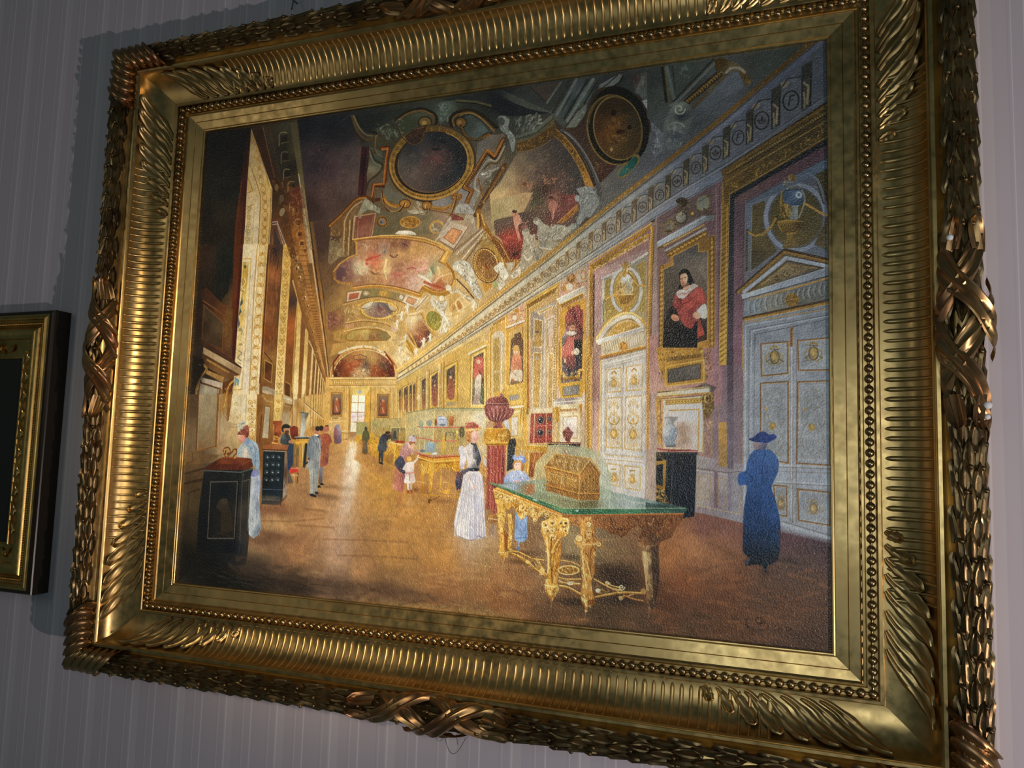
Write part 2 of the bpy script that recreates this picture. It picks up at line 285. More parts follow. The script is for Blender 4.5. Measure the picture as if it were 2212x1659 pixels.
    # pilaster with red marble, second reveal
    F("1018,-60 1180,-60 1165,150 1130,700 1095,1180 1130,1490 1090,1550 1100,1700 918,1700 940,1200 975,600",[(1040,0,'5c3418'),(1100,20,'2a2024'),(1150,60,'5c3c1c'),(1080,250,'9a5a2c'),(1060,450,'7a4420'),(1110,450,'5e3a20'),(1040,700,'8a5228'),(1100,700,'6a4220'),(1060,1000,'7a4c24'),(1000,900,'7c3c18'),(1080,1120,'9a6830'),(1000,1250,'7a5426'),(950,1500,'7c4a20'),(1000,1600,'7e5830'),(1080,1650,'94672e')])
    T("1040,60 1150,60 1110,1100 1020,1050",120,['b06c38','4c2c1a','3a2420','8a5024','a66030'],120,16,1.6,.1,.4)
    L("1020,0 985,560 930,1400",12,'4e2a12');L("1035,0 1000,560 965,1150",6,'a87034',.8);L("1172,0 1130,720 1085,1490",9,'5a3a14');L("1185,300 1165,520",5,'ffe8b0',.4)
    L("1065,-20 1090,-10 1125,110 1115,200",9,'1c171a',.8)
    F("985,1165 1060,1200 1050,1395 970,1350",[(1000,1240,'4e2c16'),(1040,1320,'6c3c1c')]);L("985,1160 1065,1205 1052,1400 975,1355",8,'b5883c',cl=True);L("980,1080 1060,1180",8,'3c1f0e')
    F("958,1440 1000,1435 1135,1495 1105,1530 1000,1490 955,1480",'a08c6c');F("955,1480 1000,1480 1105,1530 1095,1560 1000,1515 960,1505",'cbb088');F("965,1510 1100,1560 1080,1620 1000,1560 960,1550",'7c5526');beads("975,1520 1090,1575",9,10,'b08440')
    F("1000,1590 1040,1605 1030,1640 995,1620",'d5c09c');F("990,1640 1050,1650 1045,1700 990,1700",'9a7040')
    F("1180,-60 1215,-60 1262,100 1262,180 1215,900 1190,1500 1170,1700 1105,1700 1088,1480 1130,750 1165,300",[(1210,0,'c49a4c'),(1220,200,'d2a656'),(1190,500,'d8af5e'),(1165,900,'e0b868'),(1140,1300,'e9c67c'),(1130,1650,'f0d692')])
    L("1215,-50 1262,100",8,'8c6224');L("1262,110 1215,900 1185,1600",7,'a87830');L("1178,0 1135,750 1095,1480",6,'f4dca0',.7)
    for i in range(15):
        t = i/14.;x = 1222 - 100*t;y = 30 + 1620*t;k = 30
        L([[x,y+k+14],[x-k*.9,y-4],[x-k*.55,y-k*.7],[x,y-k*.3],[x+k*.55,y-k*.7],[x+k*.9,y-4],[x,y+k+14]],7,'a06c20',.9,sm=True);scroll(x,y,12,'9a6416',5,.8,1,i);scroll(x-20,y-46,13,'b07a28',5,.8,1,i);scroll(x+20,y-46,13,'b07a28',5,.8,-1,i)
    # receding bays
    F("1262,180 1275,320 1330,520 1300,860 1270,1500 1300,1640 1190,1640 1175,1600 1215,900",[(1290,380,'6c4624'),(1270,560,'3a2a26'),(1290,660,'74441e'),(1260,760,'b05e28'),(1240,900,'9c5424'),(1240,1100,'80481e'),(1230,1350,'7a4c20'),(1220,1560,'98703c')])
    L("1275,325 1330,520 1305,800 1270,1480",9,'c8984c');L("1285,320 1350,530",18,'cdb48c');L("1300,325 1362,530",7,'6a4424')
    F("1200,1390 1255,1420 1250,1560 1195,1530",'5a3418');L("1200,1390 1255,1420 1250,1560",6,'b98c44')
    F("1205,1560 1250,1570 1300,1610 1290,1640 1195,1590",'cbb490');L("1195,1590 1290,1640",9,'7c5428')
    F("1330,530 1378,545 1365,800 1325,1700 1270,1700 1310,1000",[(1350,600,'cfa352'),(1330,1000,'e4bd6c'),(1300,1600,'f4dc9c')]);T("1335,560 1372,560 1325,1690 1280,1690",60,['b88430','f8e8b8','a8701c'],30,6,1.2,.9,.6,.5)
    F("1378,545 1385,700 1420,830 1370,1600 1325,1700 1360,860",[(1375,800,'84522a'),(1370,1200,'84501f'),(1350,1600,'a06c30')]);L("1385,700 1425,825 1400,1400 1370,1690",8,'c89c54');L("1395,700 1435,820",12,'c9b088')
    F("1410,830 1448,815 1440,1000 1400,1700 1360,1700",[(1428,880,'d6ab5c'),(1390,1500,'f0d28c')]);F("1448,815 1460,940 1495,1040 1450,1700 1405,1700",[(1460,1000,'90602e'),(1440,1500,'9e6a30')])
    xs = [(1490,1040,20,1450),(1525,1150,14,1490),(1556,1250,11,1525),(1578,1330,9,1552),(1596,1390,7,1575),(1610,1430,5,1592)]
    for x,y,w,xb in xs:
        L([[x+w,y],[xb+w,1700]],w*1.5,'8c5a28');L([[x,y],[xb,1700]],w,'eac984');L([[x-w*2,y-80],[x,y]],w*.6,'d6bc8e',.9);L([[x+w*1.7,y-20],[xb+w*1.7,1700]],w*.4,'5c3314')
    for p,w,c in (("1265,180 1300,330 1390,690 1470,930 1540,1170 1630,1410",34,'7a4a22'),("1275,110 1350,420 1450,800 1560,1180 1640,1400",50,'8f5c28'),("1370,0 1440,340 1530,760 1600,1120 1655,1390",60,'a87034')):L(p,w,c,.9,w*.35)
    teeth("1345,0 1415,340 1510,760 1585,1120 1640,1390","1420,0 1470,340 1555,760 1618,1120 1660,1390",60,9,'6a3c18',.7,2.6);L("1470,0 1530,420 1600,900 1655,1370",15,'cfa870',1,8);L("1490,0 1550,420 1612,880 1665,1330",16,'3c2214',.9,8)
    T("1275,60 1350,60 1560,1120 1640,1400 1540,1180",110,['b0783a','42200e','d8a860','c08c48','e8c890'],34,9,1.1,.8,.8,.4)
    for x,y,r in ((1325,190,34),(1352,290,26),(1405,500,26),(1440,590,22),(1492,860,16),(1528,1010,13),(1560,1130,10)):E(x,y,r*.7,r,'a87838',.8);E(x-4,y+6,r*.35,r*.5,'4c2812',.8);E(x+r*.3,y-r*.2,r*.25,r*.4,'e8cf9c',.8)
    # ------------------------------------------------ dado and cabinet, sheet A3
    V(370,860)
    F("165,-40 290,-40 255,560 330,690 330,1000 260,1700 60,1700 100,1100",[(200,100,'4c3822'),(220,400,'71593a'),(200,560,'6b5434'),(240,720,'5a4226'),(200,860,'43301c'),(180,1100,'46371f'),(130,1400,'2b2116'),(230,1300,'33281a'),(100,1600,'15120d')])
    F("280,-40 490,-40 475,500 262,560",[(380,60,'9a8662'),(380,260,'94805c'),(300,400,'7f6a48'),(440,450,'8c6e48'),(300,540,'7a5a34')]);L("285,-40 258,560",14,'5c371a');L("490,-40 468,510",16,'7e4a1a');L("262,565 470,505",14,'7a4c1f');L("300,0 272,540",4,'a8906a',.7)
    F("500,-40 600,-40 580,300 570,560 480,600",[(550,60,'a07a46'),(530,300,'b59b70'),(520,520,'a8845a')]);L("560,-40 540,120 550,160",30,'a06e28',.9,16);L("575,0 550,100",8,'dcae58',.8);L("520,0 500,560",6,'7c5226',.7)
    F("590,-40 640,-40 640,220 600,240 580,250",'8c5a26')
    F("140,560 500,600 480,640 330,690 140,700",'6a4c2a',.8);L("150,690 230,670 215,560",6,'3a2614',.8);L("140,800 330,745",20,'2e1f12',.7);L("140,900 330,860",26,'2a1c10',.8);L("170,1000 300,960",16,'2c1e12',.7);L("180,1010 150,1500",16,'2a2013',.6)
    F("640,-40 905,-40 880,400 700,400 690,260 600,250 610,200",[(680,60,'e2cd9c'),(760,100,'dacaa6'),(850,100,'ecd298'),(660,230,'d9bf88'),(850,350,'f0d89c')],.9)
    L("790,-40 780,260",8,'b88c44',.7);L("905,-40 880,460",10,'c29246');L("735,-40 725,230",5,'c8a868',.8);scroll(680,60,26,'a8884a',5);scroll(672,140,26,'a8884a',5,.9,-1);scroll(690,200,18,'b09050',5)
    for i in range(5):scroll(832,40 + i*85,30,'b8842c',7,.9,1,i);scroll(868,40 + i*85,24,'b8842c',6,.9,-1,i+1);E(850,85 + i*85,8,10,'a87424')
    F("905,-40 1080,-40 1070,260 1070,470 985,520 960,1150 925,1200 940,800 890,470",[(930,100,'7e4c20'),(1010,100,'a6783c'),(1060,60,'a87a38'),(930,500,'7a4c22'),(945,900,'8a5e34')])
    F("985,85 1040,95 1020,425 955,420",'b3a07c');L("985,80 1042,92 1022,430 952,425",8,'7a4c1c',cl=True);L("960,-30 1000,30 1060,40",12,'c8a060',.8);L("950,180 930,460",16,'6c3e18')
    F("1085,-40 1180,-40 1165,250 1075,240",[(1120,40,'e8c474'),(1130,200,'ddb866')]);scroll(1125,30,22,'a87020',6);scroll(1120,130,26,'a87020',6,.9,-1);L("1170,-40 1150,240",8,'b8863a')
    F("1180,-40 1230,-20 1300,20 1270,70 1250,120 1240,280 1180,300 1160,240",[(1230,40,'cdb27e'),(1220,100,'8a6230'),(1220,200,'b39a70')]);L("1190,0 1300,35",12,'d8c8a8');L("1195,60 1270,80 1250,130",12,'7a5228')
    F("1300,20 1480,-40 1620,-40 1600,300 1480,300 1250,430 1240,280",[(1290,120,'e8c886'),(1340,100,'9a6428'),(1400,60,'dcb468'),(1460,200,'e4c27e'),(1560,100,'e0b868'),(1590,250,'d2a050')])
    for x in (1280,1330,1400,1470,1500,1525,1550,1572,1590):L([[x,-40],[x-10,300]],10,'b07830' if x % 20 else '8c5420',.8)
    L("1400,50 1600,210 1610,290",8,'8a5826');beads("1400,60 1600,220",14,6,'f0d8a0');beads("1480,210 1590,280",8,9,'d09c48')
    # vases and pedestals
    F("1070,240 1165,240 1170,265 1150,290 1158,380 1110,440 1075,385 1085,290 1068,265",[(1090,300,'8c3c1c'),(1120,320,'c06a38'),(1150,320,'a04c24'),(1110,400,'6c2c14')]);T("1080,280 1150,280 1140,420 1090,420",40,['e08a50','5c2010','c86a3a'],22,7,1.2,.8,.8,.4)
    F("1095,430 1130,430 1150,500 1065,500",'b87c34');L("1060,470 1150,498",12,'e0b060');E(1100,455,26,14,'8a4c1c');L("1085,400 1135,420",14,'cc9244')
    F("1355,150 1450,160 1420,230 1400,400 1440,430 1350,420 1365,250",[(1380,180,'90948c'),(1390,240,'b8b8a8'),(1380,340,'c4c0ae'),(1430,200,'6c5834')]);L("1362,160 1352,400",12,'c08838');L("1355,152 1440,160",9,'5a625c')
    F("1250,310 1295,290 1335,310 1335,390 1310,440 1270,430 1250,380",[(1270,340,'7c3020'),(1310,330,'8c3a2a'),(1290,410,'5a2418')])
    F("1300,410 1450,405 1450,430 1310,430",'3c3a34');L("1300,412 1450,408",7,'a8a89c');F("1290,440 1450,430 1440,480 1420,720 1220,740 1290,500",[(1330,460,'c08a34'),(1400,460,'d09c3c'),(1330,560,'6a5a3a'),(1380,640,'a8742e'),(1290,680,'7c5a3c'),(1420,560,'c49a54')])
    beads("1325,470 1430,470",7,16,'e0aa40');L("1360,490 1355,720",26,'c28a3a');L("1420,490 1400,720",30,'262a2c');L("1310,500 1300,720",22,'9a6e3a');L("1385,490 1375,720",9,'f0cc7c')
    F("1240,740 1330,740 1340,780 1250,800",'c43a2c');L("1240,742 1330,742",10,'e0785c');F("1235,795 1340,780 1335,860 1300,860 1290,820 1240,830",'a8743a');L("1295,800 1290,930",16,'c89a54',1,8);L("1335,790 1325,900",14,'7a4222');L("1240,810 1330,815",10,'e8d0a0',.7);F("1225,740 1250,800 1285,900 1225,900",'4c4440',.8)
    # black cabinet, far
    F("960,510 1060,480 1250,495 1235,545 970,545",[(1000,520,'94562c'),(1150,520,'a8653a'),(1220,530,'9c5c34')]);L("965,545 1235,552",11,'4a2a1a');L("970,556 1190,566",7,'9aa09a',.8)
    F("968,560 1195,568 1170,1080 1140,1130 950,1120 960,800",[(1060,640,'1b2426'),(1100,800,'182022'),(1060,1000,'182128'),(980,900,'101415'),(1050,1060,'1d2c30')])
    for i in range(4):
        for j in range(3):x = 1010 + j*60 - i*4;y = 620 + i*80;scroll(x,y,24,'4d575a',5,.9,1-2*(j % 2),i);E(x+4,y+4,8,7,'b0b8b4',.8)
    L("960,960 1170,968",6,'4a5860');L("955,1070 1165,1078",6,'465660');L("1155,1075 1150,1130",14,'101414')
    F("1190,566 1240,556 1215,960 1220,1030 1165,1085",[(1215,620,'8a6e54'),(1190,800,'4a3c34'),(1190,900,'85705c'),(1190,1020,'6a5a4c')]);L("1232,600 1205,900 1180,940",8,'7a4426');L("1190,570 1165,1080",6,'0e1112');L("1168,1090 1218,1030",8,'2a2320');F("1175,960 1215,925 1212,1010 1172,1060",'9a8268')
    G(1040,1180,170,40,'6a4430',.75);G(1180,1150,60,60,'7e5436',.6);G(960,1220,60,40,'7a5238',.6)
    # black cabinet, near
    F("300,1080 345,750 860,740 850,850 830,1000 815,1500 800,1640 260,1650 280,1300",[(420,800,'15191a'),(700,800,'1a1e1d'),(380,1000,'0e1216'),(560,950,'0d1114'),(660,1000,'12161a'),(320,1300,'0a0e12'),(540,1250,'1a1712'),(600,1400,'1f1a14'),(330,1550,'0a0d10'),(600,1560,'0a0f14'),(780,900,'2a2824'),(760,1200,'38332b'),(770,1480,'2a2a28')])
    F("340,740 500,640 560,620 830,630 862,640 855,730 760,760 350,758",[(420,710,'3a1c12'),(560,660,'6e341a'),(740,660,'7c3c20'),(700,720,'56241a'),(820,700,'5e2c18')]);F("400,690 740,700 760,760 350,757",'4a1f14',.8);L("560,625 830,632",10,'9a4c26');L("740,700 862,645",8,'8a4a2a');T("400,695 850,690 830,745 380,750",70,['6a2c1c','2c0f0a','824024'],26,7,.3,.9,.8)
    L("345,765 740,785",14,'4c504a');L("735,780 855,745",12,'55544c');L("360,775 735,795",6,'0a0a0a')
    L("412,885 695,880 660,1480 380,1480 412,885",9,'5c5548',.9);L("700,800 705,1000 660,1600",9,'090b0d');L("745,815 760,790 745,900 720,1500",9,'514c40',.8);L("755,880 820,855 800,1400",8,'6a6050',.8);L("735,1490 705,1650",5,'3c4448',.8);L("260,1640 690,1645",5,'3a4248',.6)
    F("490,1100 520,1060 590,1060 610,1160 640,1230 650,1400 520,1420 520,1200 470,1150",[(560,1100,'332c20'),(560,1250,'2c241a'),(600,1380,'2e251a')],.9);E(555,1090,30,34,'3c3424',.7);T("420,1400 650,1380 650,1470 420,1470",20,['3a3222','2a2418'],90,8,.05,.15,.6)
    F("150,1640 800,1640 780,1760 150,1800",[(300,1700,'090b0d'),(700,1680,'12161a')],.8);T("300,1640 780,1640 900,1800 300,1800",60,['1e2326','06080a','2a2a26'],80,6,.15,.2,.6)
    # gilt stand and tripod on the cabinet
    for p in ("545,560 560,530 600,520 620,560 610,600","555,590 570,600 610,580","655,545 680,540 685,580 650,620 660,645","570,560 570,620","600,580 595,630","645,560 620,590"):L(p,16,'6e3a14',1,10,sm=True)
    for x,y in ((560,545),(605,560),(665,555),(575,600),(668,630)):E(x,y,10,10,'c88a3c')
    L("580,270 690,280 690,310 585,300",5,'8a7a5c',.7);L("585,310 640,340 600,520",4,'a08c68',.6);L("690,280 640,510",4,'a08c68',.6)

def figure_w(pl,c,sh,li,a=1.):    # small white stucco body: patch, shade strokes, light strokes
    F(pl,c,a,sm=True);p = rd(pl);m = p.mean(0)
    L(np.vstack([p,p[:1]]),5,sh,.55,sm=True,s=3);T(p,16,[sh],40,9,1.2,.5,.75,.3);T(p,16,[li],34,9,1.1,.5,.8,.3)
def cherub(x,y,k,c='e6d8b4',sh='7c6446',li='fff2d0'):
    E(x+k*.1,y-k*.9,k*.28,k*.3,c);E(x+k*.18,y-k*.95,k*.12,k*.14,li)
    F([[x-k*.4,y-k*.6],[x+k*.4,y-k*.6],[x+k*.35,y+k*.2],[x+k*.1,y+k*1.1],[x-k*.2,y+k*1.0],[x-k*.3,y+k*.1]],c,sm=True)
    L([[x-k*.35,y-k*.5],[x-k*.8,y-k*.1]],k*.2,c,1,k*.12);L([[x+k*.3,y-k*.5],[x+k*.7,y-k*.8]],k*.2,c,1,k*.12)
    L([[x-k*.2,y+k*.3],[x-k*.5,y+k*1.1]],k*.28,c,1,k*.14);L([[x+k*.38,y-k*.4],[x+k*.25,y+k*.5]],k*.12,sh,.8);L([[x-k*.1,y-k*.3],[x,y+k*.6]],k*.14,li,.7);L([[x-k*.3,y+k*.2],[x-k*.05,y+k*1.]],k*.07,sh,.7)

def paint_vault():
    # ------------------------------------------------ sheet B1: near vault
    V(720,160)
    F("-380,480 160,410 190,450 280,700 290,760 250,1280 -20,1520 -260,1560 -330,900",[(-300,520,'101216'),(0,560,'121316'),(160,470,'16181a'),(140,640,'1a191b'),(-200,900,'2a2124'),(0,1000,'3c2b2c'),(180,850,'3a302e'),(230,900,'453a34'),(100,1100,'4a3a34'),(200,1150,'54433a'),(-60,1250,'4c3630'),(60,1350,'46342a'),(-240,1400,'33221c')])
    T("-300,700 250,800 240,1250 -20,1480 -250,1500",140,['5c4640','2a2022','6b544a','40282a','1c1a1e','54382f'],70,16,2.2,.8,.3,.4);T("-250,750 -60,700 -60,1250 -200,1200",40,['17171a','0f1114'],60,16,1.8,.6,.45,.4)
    L("20,540 170,430",5,'3c3a38',.6)
    # ribs on the left
    L("195,440 245,580 330,680 460,680",30,'3e301c',1,sm=True);L("215,440 270,560 350,640 460,650",16,'5c5236',.9,sm=True);L("185,460 235,610 320,710",12,'20180f',.9,sm=True);L("250,440 300,540 360,590 450,620",26,'14140f',.9,sm=True)
    T("330,430 480,430 640,640 480,620",45,['5c6458','2c302a','4a5046','727a6c'],60,14,.9,.6,.7,.4)
    F("290,760 380,770 345,1280 250,1280",[(320,800,'2a1315'),(340,900,'1c0f12'),(300,1200,'34181a')]);L("292,760 252,1280",9,'5c3a2a',.8);L("378,770 340,1280",7,'452a20',.8);L("345,780 300,1280",10,'12090a',.8);beads("362,790 325,1260",22,6,'4a2a24',.8)
    F("385,760 520,820 500,1000 440,1060 360,1160 350,1060 380,900",[(420,850,'3f4334'),(470,900,'343a2e'),(400,1000,'6b6248'),(380,1100,'5c4c34')]);L("395,800 440,900 520,960 470,1050 380,1120 345,1220",16,'2b2414',1,sm=True);L("380,810 420,920 500,970",8,'7c7254',.8,sm=True)
    # ceiling fields by the top edge
    F("250,440 1130,290 1300,270 1800,330 1800,460 1600,390 1400,380 1250,440 1130,520 1050,420 860,380 640,470 480,560 350,600",[(400,450,'191b18'),(700,400,'20231d'),(1000,340,'282d27'),(1180,360,'4a5448'),(1400,300,'22251f'),(1700,340,'1c1f1c')])
    T("1120,300 1240,300 1230,500 1130,500",45,['6e7a70','3c443c','8a948a','2e342e'],44,14,1.2,.8,.8,.4)
    for c,w,dx in (('46432c',22,0),('141510',12,18)):L([[1300,275+dx],[1500,290+dx],[1800,370+dx]],w,c,.9)
    # scroll pediments over the oval
    L("660,480 780,400 930,365 1060,420 1090,490 1060,540",34,'1a160d',1,sm=True);L("670,490 790,420 930,390 1050,440 1060,510",22,'4a3820',1,sm=True);L("680,480 790,408 930,378 1050,425",7,'6b5632',.9,sm=True)
    F("690,500 800,430 930,400 1020,430 990,480 900,500 900,560 800,590 740,650 700,600",[(750,560,'2e3324'),(900,440,'3a3f30'),(850,520,'2b3024')])
    L("1250,560 1230,470 1300,400 1450,380 1580,440 1720,560",34,'1d180e',1,sm=True);L("1270,540 1260,470 1330,420 1450,405 1570,470 1700,600",20,'5a4422',1,sm=True);L("1290,500 1350,430 1450,412 1560,470 1690,600",7,'8a6a34',.9,sm=True)
    F("1380,450 1450,430 1560,500 1640,600 1560,640 1500,690 1420,640 1380,560",[(1450,520,'333a32'),(1560,600,'46504a')]);E(970,505,60,50,'5c4a26',.9);O(965,505,70,58,16,'2a1f10');E(960,510,26,22,'8a6c34',.9);E(1340,510,50,50,'59401f',.9);O(1345,510,60,58,14,'251a0e');E(1330,505,22,24,'7c5a2e')
    T("460,530 720,480 740,640 620,720 480,620",70,['4a5446','1f221c','6e7664','30362c','5a6252'],60,16,.8,.9,.8,.5)
    T("1730,450 1805,440 1805,590 1750,560",20,['9aa29c','5a625e','2a2e2c'],44,14,.9,.9,.9,.5)
    # gold zigzag left of the oval
    L("500,780 580,770 560,900 545,1180 420,1170 400,1330 480,1320",36,'40200c');L("510,785 575,780 555,900 535,1160 425,1160 395,1320",18,'8c4c1c');L("515,800 570,790 548,900 528,1150 430,1165 405,1310",6,'b9742e',.9);teeth("560,800 530,1150","585,800 555,1150",18,6,'6a3412',.9)
    L("430,650 425,760 440,830",26,'3c2a16',.9);L("445,660 440,780 470,840 520,870",10,'665233',.8,sm=True)
    # main oval
    E(1040,940,470,410,'34281a',1,-.22);E(1035,935,452,392,[(700,700,'5c4620'),(600,950,'7a5a28'),(720,1200,'8c6428'),(950,1300,'a87830'),(1250,1230,'96702e'),(1440,980,'8c6a2c'),(1460,800,'8a6a30'),(1330,620,'52401f'),(1040,560,'4c3a1e')],1,-.22)
    O(1035,935,440,380,10,'b88c44',.6,-.22,.3,3.4);O(1030,935,415,358,14,'5a3e18',.8,-.22)
    for i in range(64):
        t = i/64*2*np.pi;p = ell(1035,935,432,372,-.22,64)[i];q = ell(1035,935,392,334,-.22,64)[i];L([p,q],8,'3c2810' if i % 2 else 'a07832',.55)
    E(1035,932,385,325,'231a12',1,-.3);E(1042,930,372,314,[(760,800,'2c2c26'),(820,760,'24262a'),(1100,650,'1c1f22'),(1300,750,'1a1d20'),(1380,850,'17191b'),(720,980,'4a443a'),(820,900,'383632'),(850,1050,'55493f'),(760,1130,'4e4036'),(1080,880,'4a332e'),(1150,980,'3a2e2c'),(1000,1000,'463831'),(930,1180,'4a3b33'),(1200,1120,'262729'),(1330,1000,'1d2124'),(1100,1200,'33302e')],1,-.3)
    O(1030,932,384,322,14,'1c130c',.9,-.3,.8,3.8);O(1042,932,366,306,7,'7a5a34',.8,-.3,.9,3.6);O(1042,930,378,320,8,'b08c44',.8,-.3,-.9,.5)
    T("720,900 900,800 1250,850 1300,1000 1000,1200 760,1100",90,['5c4a42','2c2628','6a5448','503430','3a3634','75604e'],70,18,.5,.8,.38,.5)
    for p in ("1060,880 1130,905 1170,890 1120,920 1080,930","930,980 1000,900 1080,880"):L(p,10,'5c2c2c',.7,sm=True)
    E(1080,790,55,16,'15171a',.8);E(1150,705,40,20,'131518',.8);T("1060,660 1200,660 1200,820 1060,820",14,['101214'],40,14,.3,.5,.6)
    F("750,650 840,590 960,560 970,620 920,720 840,750 780,720",'2a1c16',.9);T("770,660 960,580 940,700 840,740",24,['4c2e24','1c120e','5c3a2a'],50,10,.6,.6,.7);L("680,560 720,650 770,710 840,745 920,715 955,640 970,540",13,'241b0c',1,sm=True);L("690,560 740,670 840,742 925,705 962,600",5,'7a6034',.8,sm=True)
    L("1340,540 1370,610 1430,670 1520,690 1600,640 1660,620",24,'2a1f0f',1,sm=True);beads("1350,560 1390,640 1460,685 1540,680 1640,630",16,11,'5c451f',.9);E(1640,690,52,52,'6a4a24',.9);T("1590,640 1690,640 1690,740 1590,740",22,['a07238','3c2610'],34,10,.8,1,.8,.5)
    # right of the oval: light stucco frame and zigzag
    F("1520,720 1680,640 1805,620 1805,960 1640,1060 1560,1180 1500,1320 1460,1480 1330,1400 1300,1250 1400,1150 1500,960",[(1600,700,'58534c'),(1580,780,'5e5850'),(1600,900,'6b6252'),(1500,1100,'6c6050'),(1340,1250,'7a736c'),(1450,1350,'85796a'),(1750,800,'5a4a34')])
    L("1790,690 1700,880 1620,810 1500,1010 1380,1190 1460,1230 1400,1370",50,'2e1c0e');L("1790,690 1700,860 1620,800 1500,1010 1385,1185 1465,1225 1400,1380",32,'7a4a1e');L("1780,700 1695,870 1625,790 1490,1010 1370,1200 1450,1240 1385,1370",8,'b07832',.8);teeth("1610,830 1380,1180","1640,850 1410,1210",20,8,'3c200e',.9)
    L("1805,760 1720,910 1640,900 1570,980 1500,1100 1490,1200 1530,1250 1440,1400 1480,1470",16,'8d8672',1,sm=True);L("1805,800 1740,930 1650,940 1590,1000",20,'4a3a20',.9,sm=True);L("1500,1120 1500,1210 1545,1250 1470,1390",7,'b0a88e',.8,sm=True);L("1530,1100 1550,1200 1575,1300 1530,1440 1430,1480",14,'6a3c16',1,sm=True);L("1570,1240 1540,1430 1500,1480",6,'a87834',.8)
    L("1805,960 1700,1130 1580,1330 1500,1480",52,'53361a');L("1790,985 1690,1150 1580,1350",20,'9a6a2e',.9);teeth("1760,1000 1560,1330","1800,1020 1600,1360",22,10,'3a2210',.8);L("1805,990 1600,1320 1580,1370",5,'c09450',.8)
    T("1540,1040 1660,1000 1680,1120 1580,1200 1540,1140",40,['b4b4a2','5e5c4e','d2d0bc','7c7862'],50,14,.6,.9,.9,.5);L("1650,1030 1740,985",18,'8e8c78',.9)
    # lower pediments
    F("560,1130 620,1220 760,1300 800,1320 720,1380 560,1310 520,1260",'5c5744');F("1040,1340 1220,1290 1300,1230 1330,1280 1250,1380 1120,1400 1040,1380",[(1100,1360,'857c72'),(1280,1290,'6a6660')])
    L("520,1280 560,1350 640,1390 730,1370 800,1330",34,'8a5a20',1,sm=True);L("520,1300 580,1370 660,1405",8,'c08a38',.9,sm=True);E(755,1365,54,40,'a06c28');O(755,1365,58,44,10,'4c2a0e');E(750,1365,20,18,'d0a050');E(985,1385,50,42,'9c6828');O(985,1385,52,44,10,'4c2a0e');E(980,1390,18,18,'d8a858')
    L("1030,1400 1150,1420 1250,1380 1330,1300",34,'8a5c22',1,sm=True);L("1040,1395 1150,1410 1240,1370",7,'c8984a',.8,sm=True);E(1300,1290,60,44,'7a5024');T("1240,1250 1360,1250 1360,1330 1250,1340",18,['b58a44','4a2c12'],30,10,.6,1,.8,.5)
    L("505,1230 530,1350 580,1440 640,1460 700,1440 750,1360",18,'3c200c',1,sm=True);L("500,1230 525,1350 580,1425 640,1445 700,1425 745,1360",6,'b88640',.9,sm=True)
    L("985,1390 1010,1470 1080,1500 1160,1510 1230,1480 1280,1380 1295,1290",18,'54300f',1,sm=True);L("990,1390 1020,1465 1090,1490 1165,1500 1235,1465 1290,1300",6,'c89a4c',.9,sm=True)
    # band of stucco before the great fresco
    F("-20,1540 150,1420 240,1320 330,1300 480,1440 700,1450 1000,1430 1240,1500 1130,1680 200,1710 -40,1710",[(50,1600,'6a4a28'),(200,1450,'6c5030'),(600,1500,'64563a'),(560,1600,'5f5336'),(900,1490,'6d5f42'),(1000,1560,'7a6a48'),(1150,1500,'94765a')])
    L("-40,1590 60,1500 150,1410 240,1320 340,1300 420,1340",44,'4c2c12',1,sm=True);L("-40,1600 70,1500 160,1405 250,1320 340,1305",20,'a0682a',.95,sm=True);teeth("-30,1570 150,1390 240,1310","-10,1600 180,1420 260,1340",16,7,'5a3212',.8);L("90,1700 130,1520 210,1400 300,1340",14,'b08a58',.9,sm=True);L("170,1700 190,1500 260,1380",12,'7a5c38',.9)
    F("235,1500 440,1470 450,1540 420,1660 395,1740 220,1740",[(300,1540,'6e3a2c'),(330,1640,'84523c')]);L("230,1500 445,1465 400,1730",9,'b58c5c');L("225,1500 200,1740",22,'b08c5c',.9);L("265,1540 250,1740",6,'a87a50',.8);L("415,1520 375,1740",6,'b08458',.8)
    figure_w("330,1310 380,1330 440,1380 490,1420 490,1470 440,1450 370,1430 300,1470 260,1490 280,1420",'8c8468','3c3424','c4bc9c');E(280,1480,24,44,'8a7a58',.8)
    E(515,1555,62,60,'96642a');O(515,1555,50,48,12,'4f3214');E(512,1555,28,28,'74706a');E(505,1560,12,12,'3a342c')
    E(810,1560,110,64,'8a5f26');O(810,1560,104,58,10,'b8843a');T("740,1530 880,1530 880,1600 740,1600",34,['d8a048','5a3610','f0c470','8a5818'],34,12,.5,1,.9,.5)
    F("770,1440 850,1430 980,1450 960,1480 800,1475",'a89878');T("850,1340 920,1340 940,1470 850,1470",24,['b8b4a4','6c6452','dcd6c0'],44,10,1.4,.5,.9,.4);L("760,1440 850,1480 990,1455",7,'5c4020',.9,sm=True)
    figure_w("1290,1400 1340,1360 1420,1370 1470,1420 1500,1440 1460,1480 1380,1470 1280,1460",'9c9484','564c3e','d0c8b4')
    E(1090,1610,80,70,'b88c48',1,-.4);E(1095,1615,58,52,'8c7654',1,-.4);T("1050,1570 1140,1570 1130,1660 1050,1660",20,['e8e0c4','5c4c34','d4c8a4'],26,9,.7,1,.9,.5)
    L("1230,1520 1120,1690",24,'b8a68a');F("1240,1470 1390,1520 1360,1590 1250,1540",'7a3f32');L("1000,1430 1250,1470 1390,1530",8,'6c3426',.9);F("1245,1560 1420,1640 1400,1740 1180,1720",[(1280,1640,'c08058'),(1320,1700,'d08e60')]);L("1230,1560 1420,1630",20,'c8b8a0');L("1250,1590 1190,1700",8,'9a6a3c')
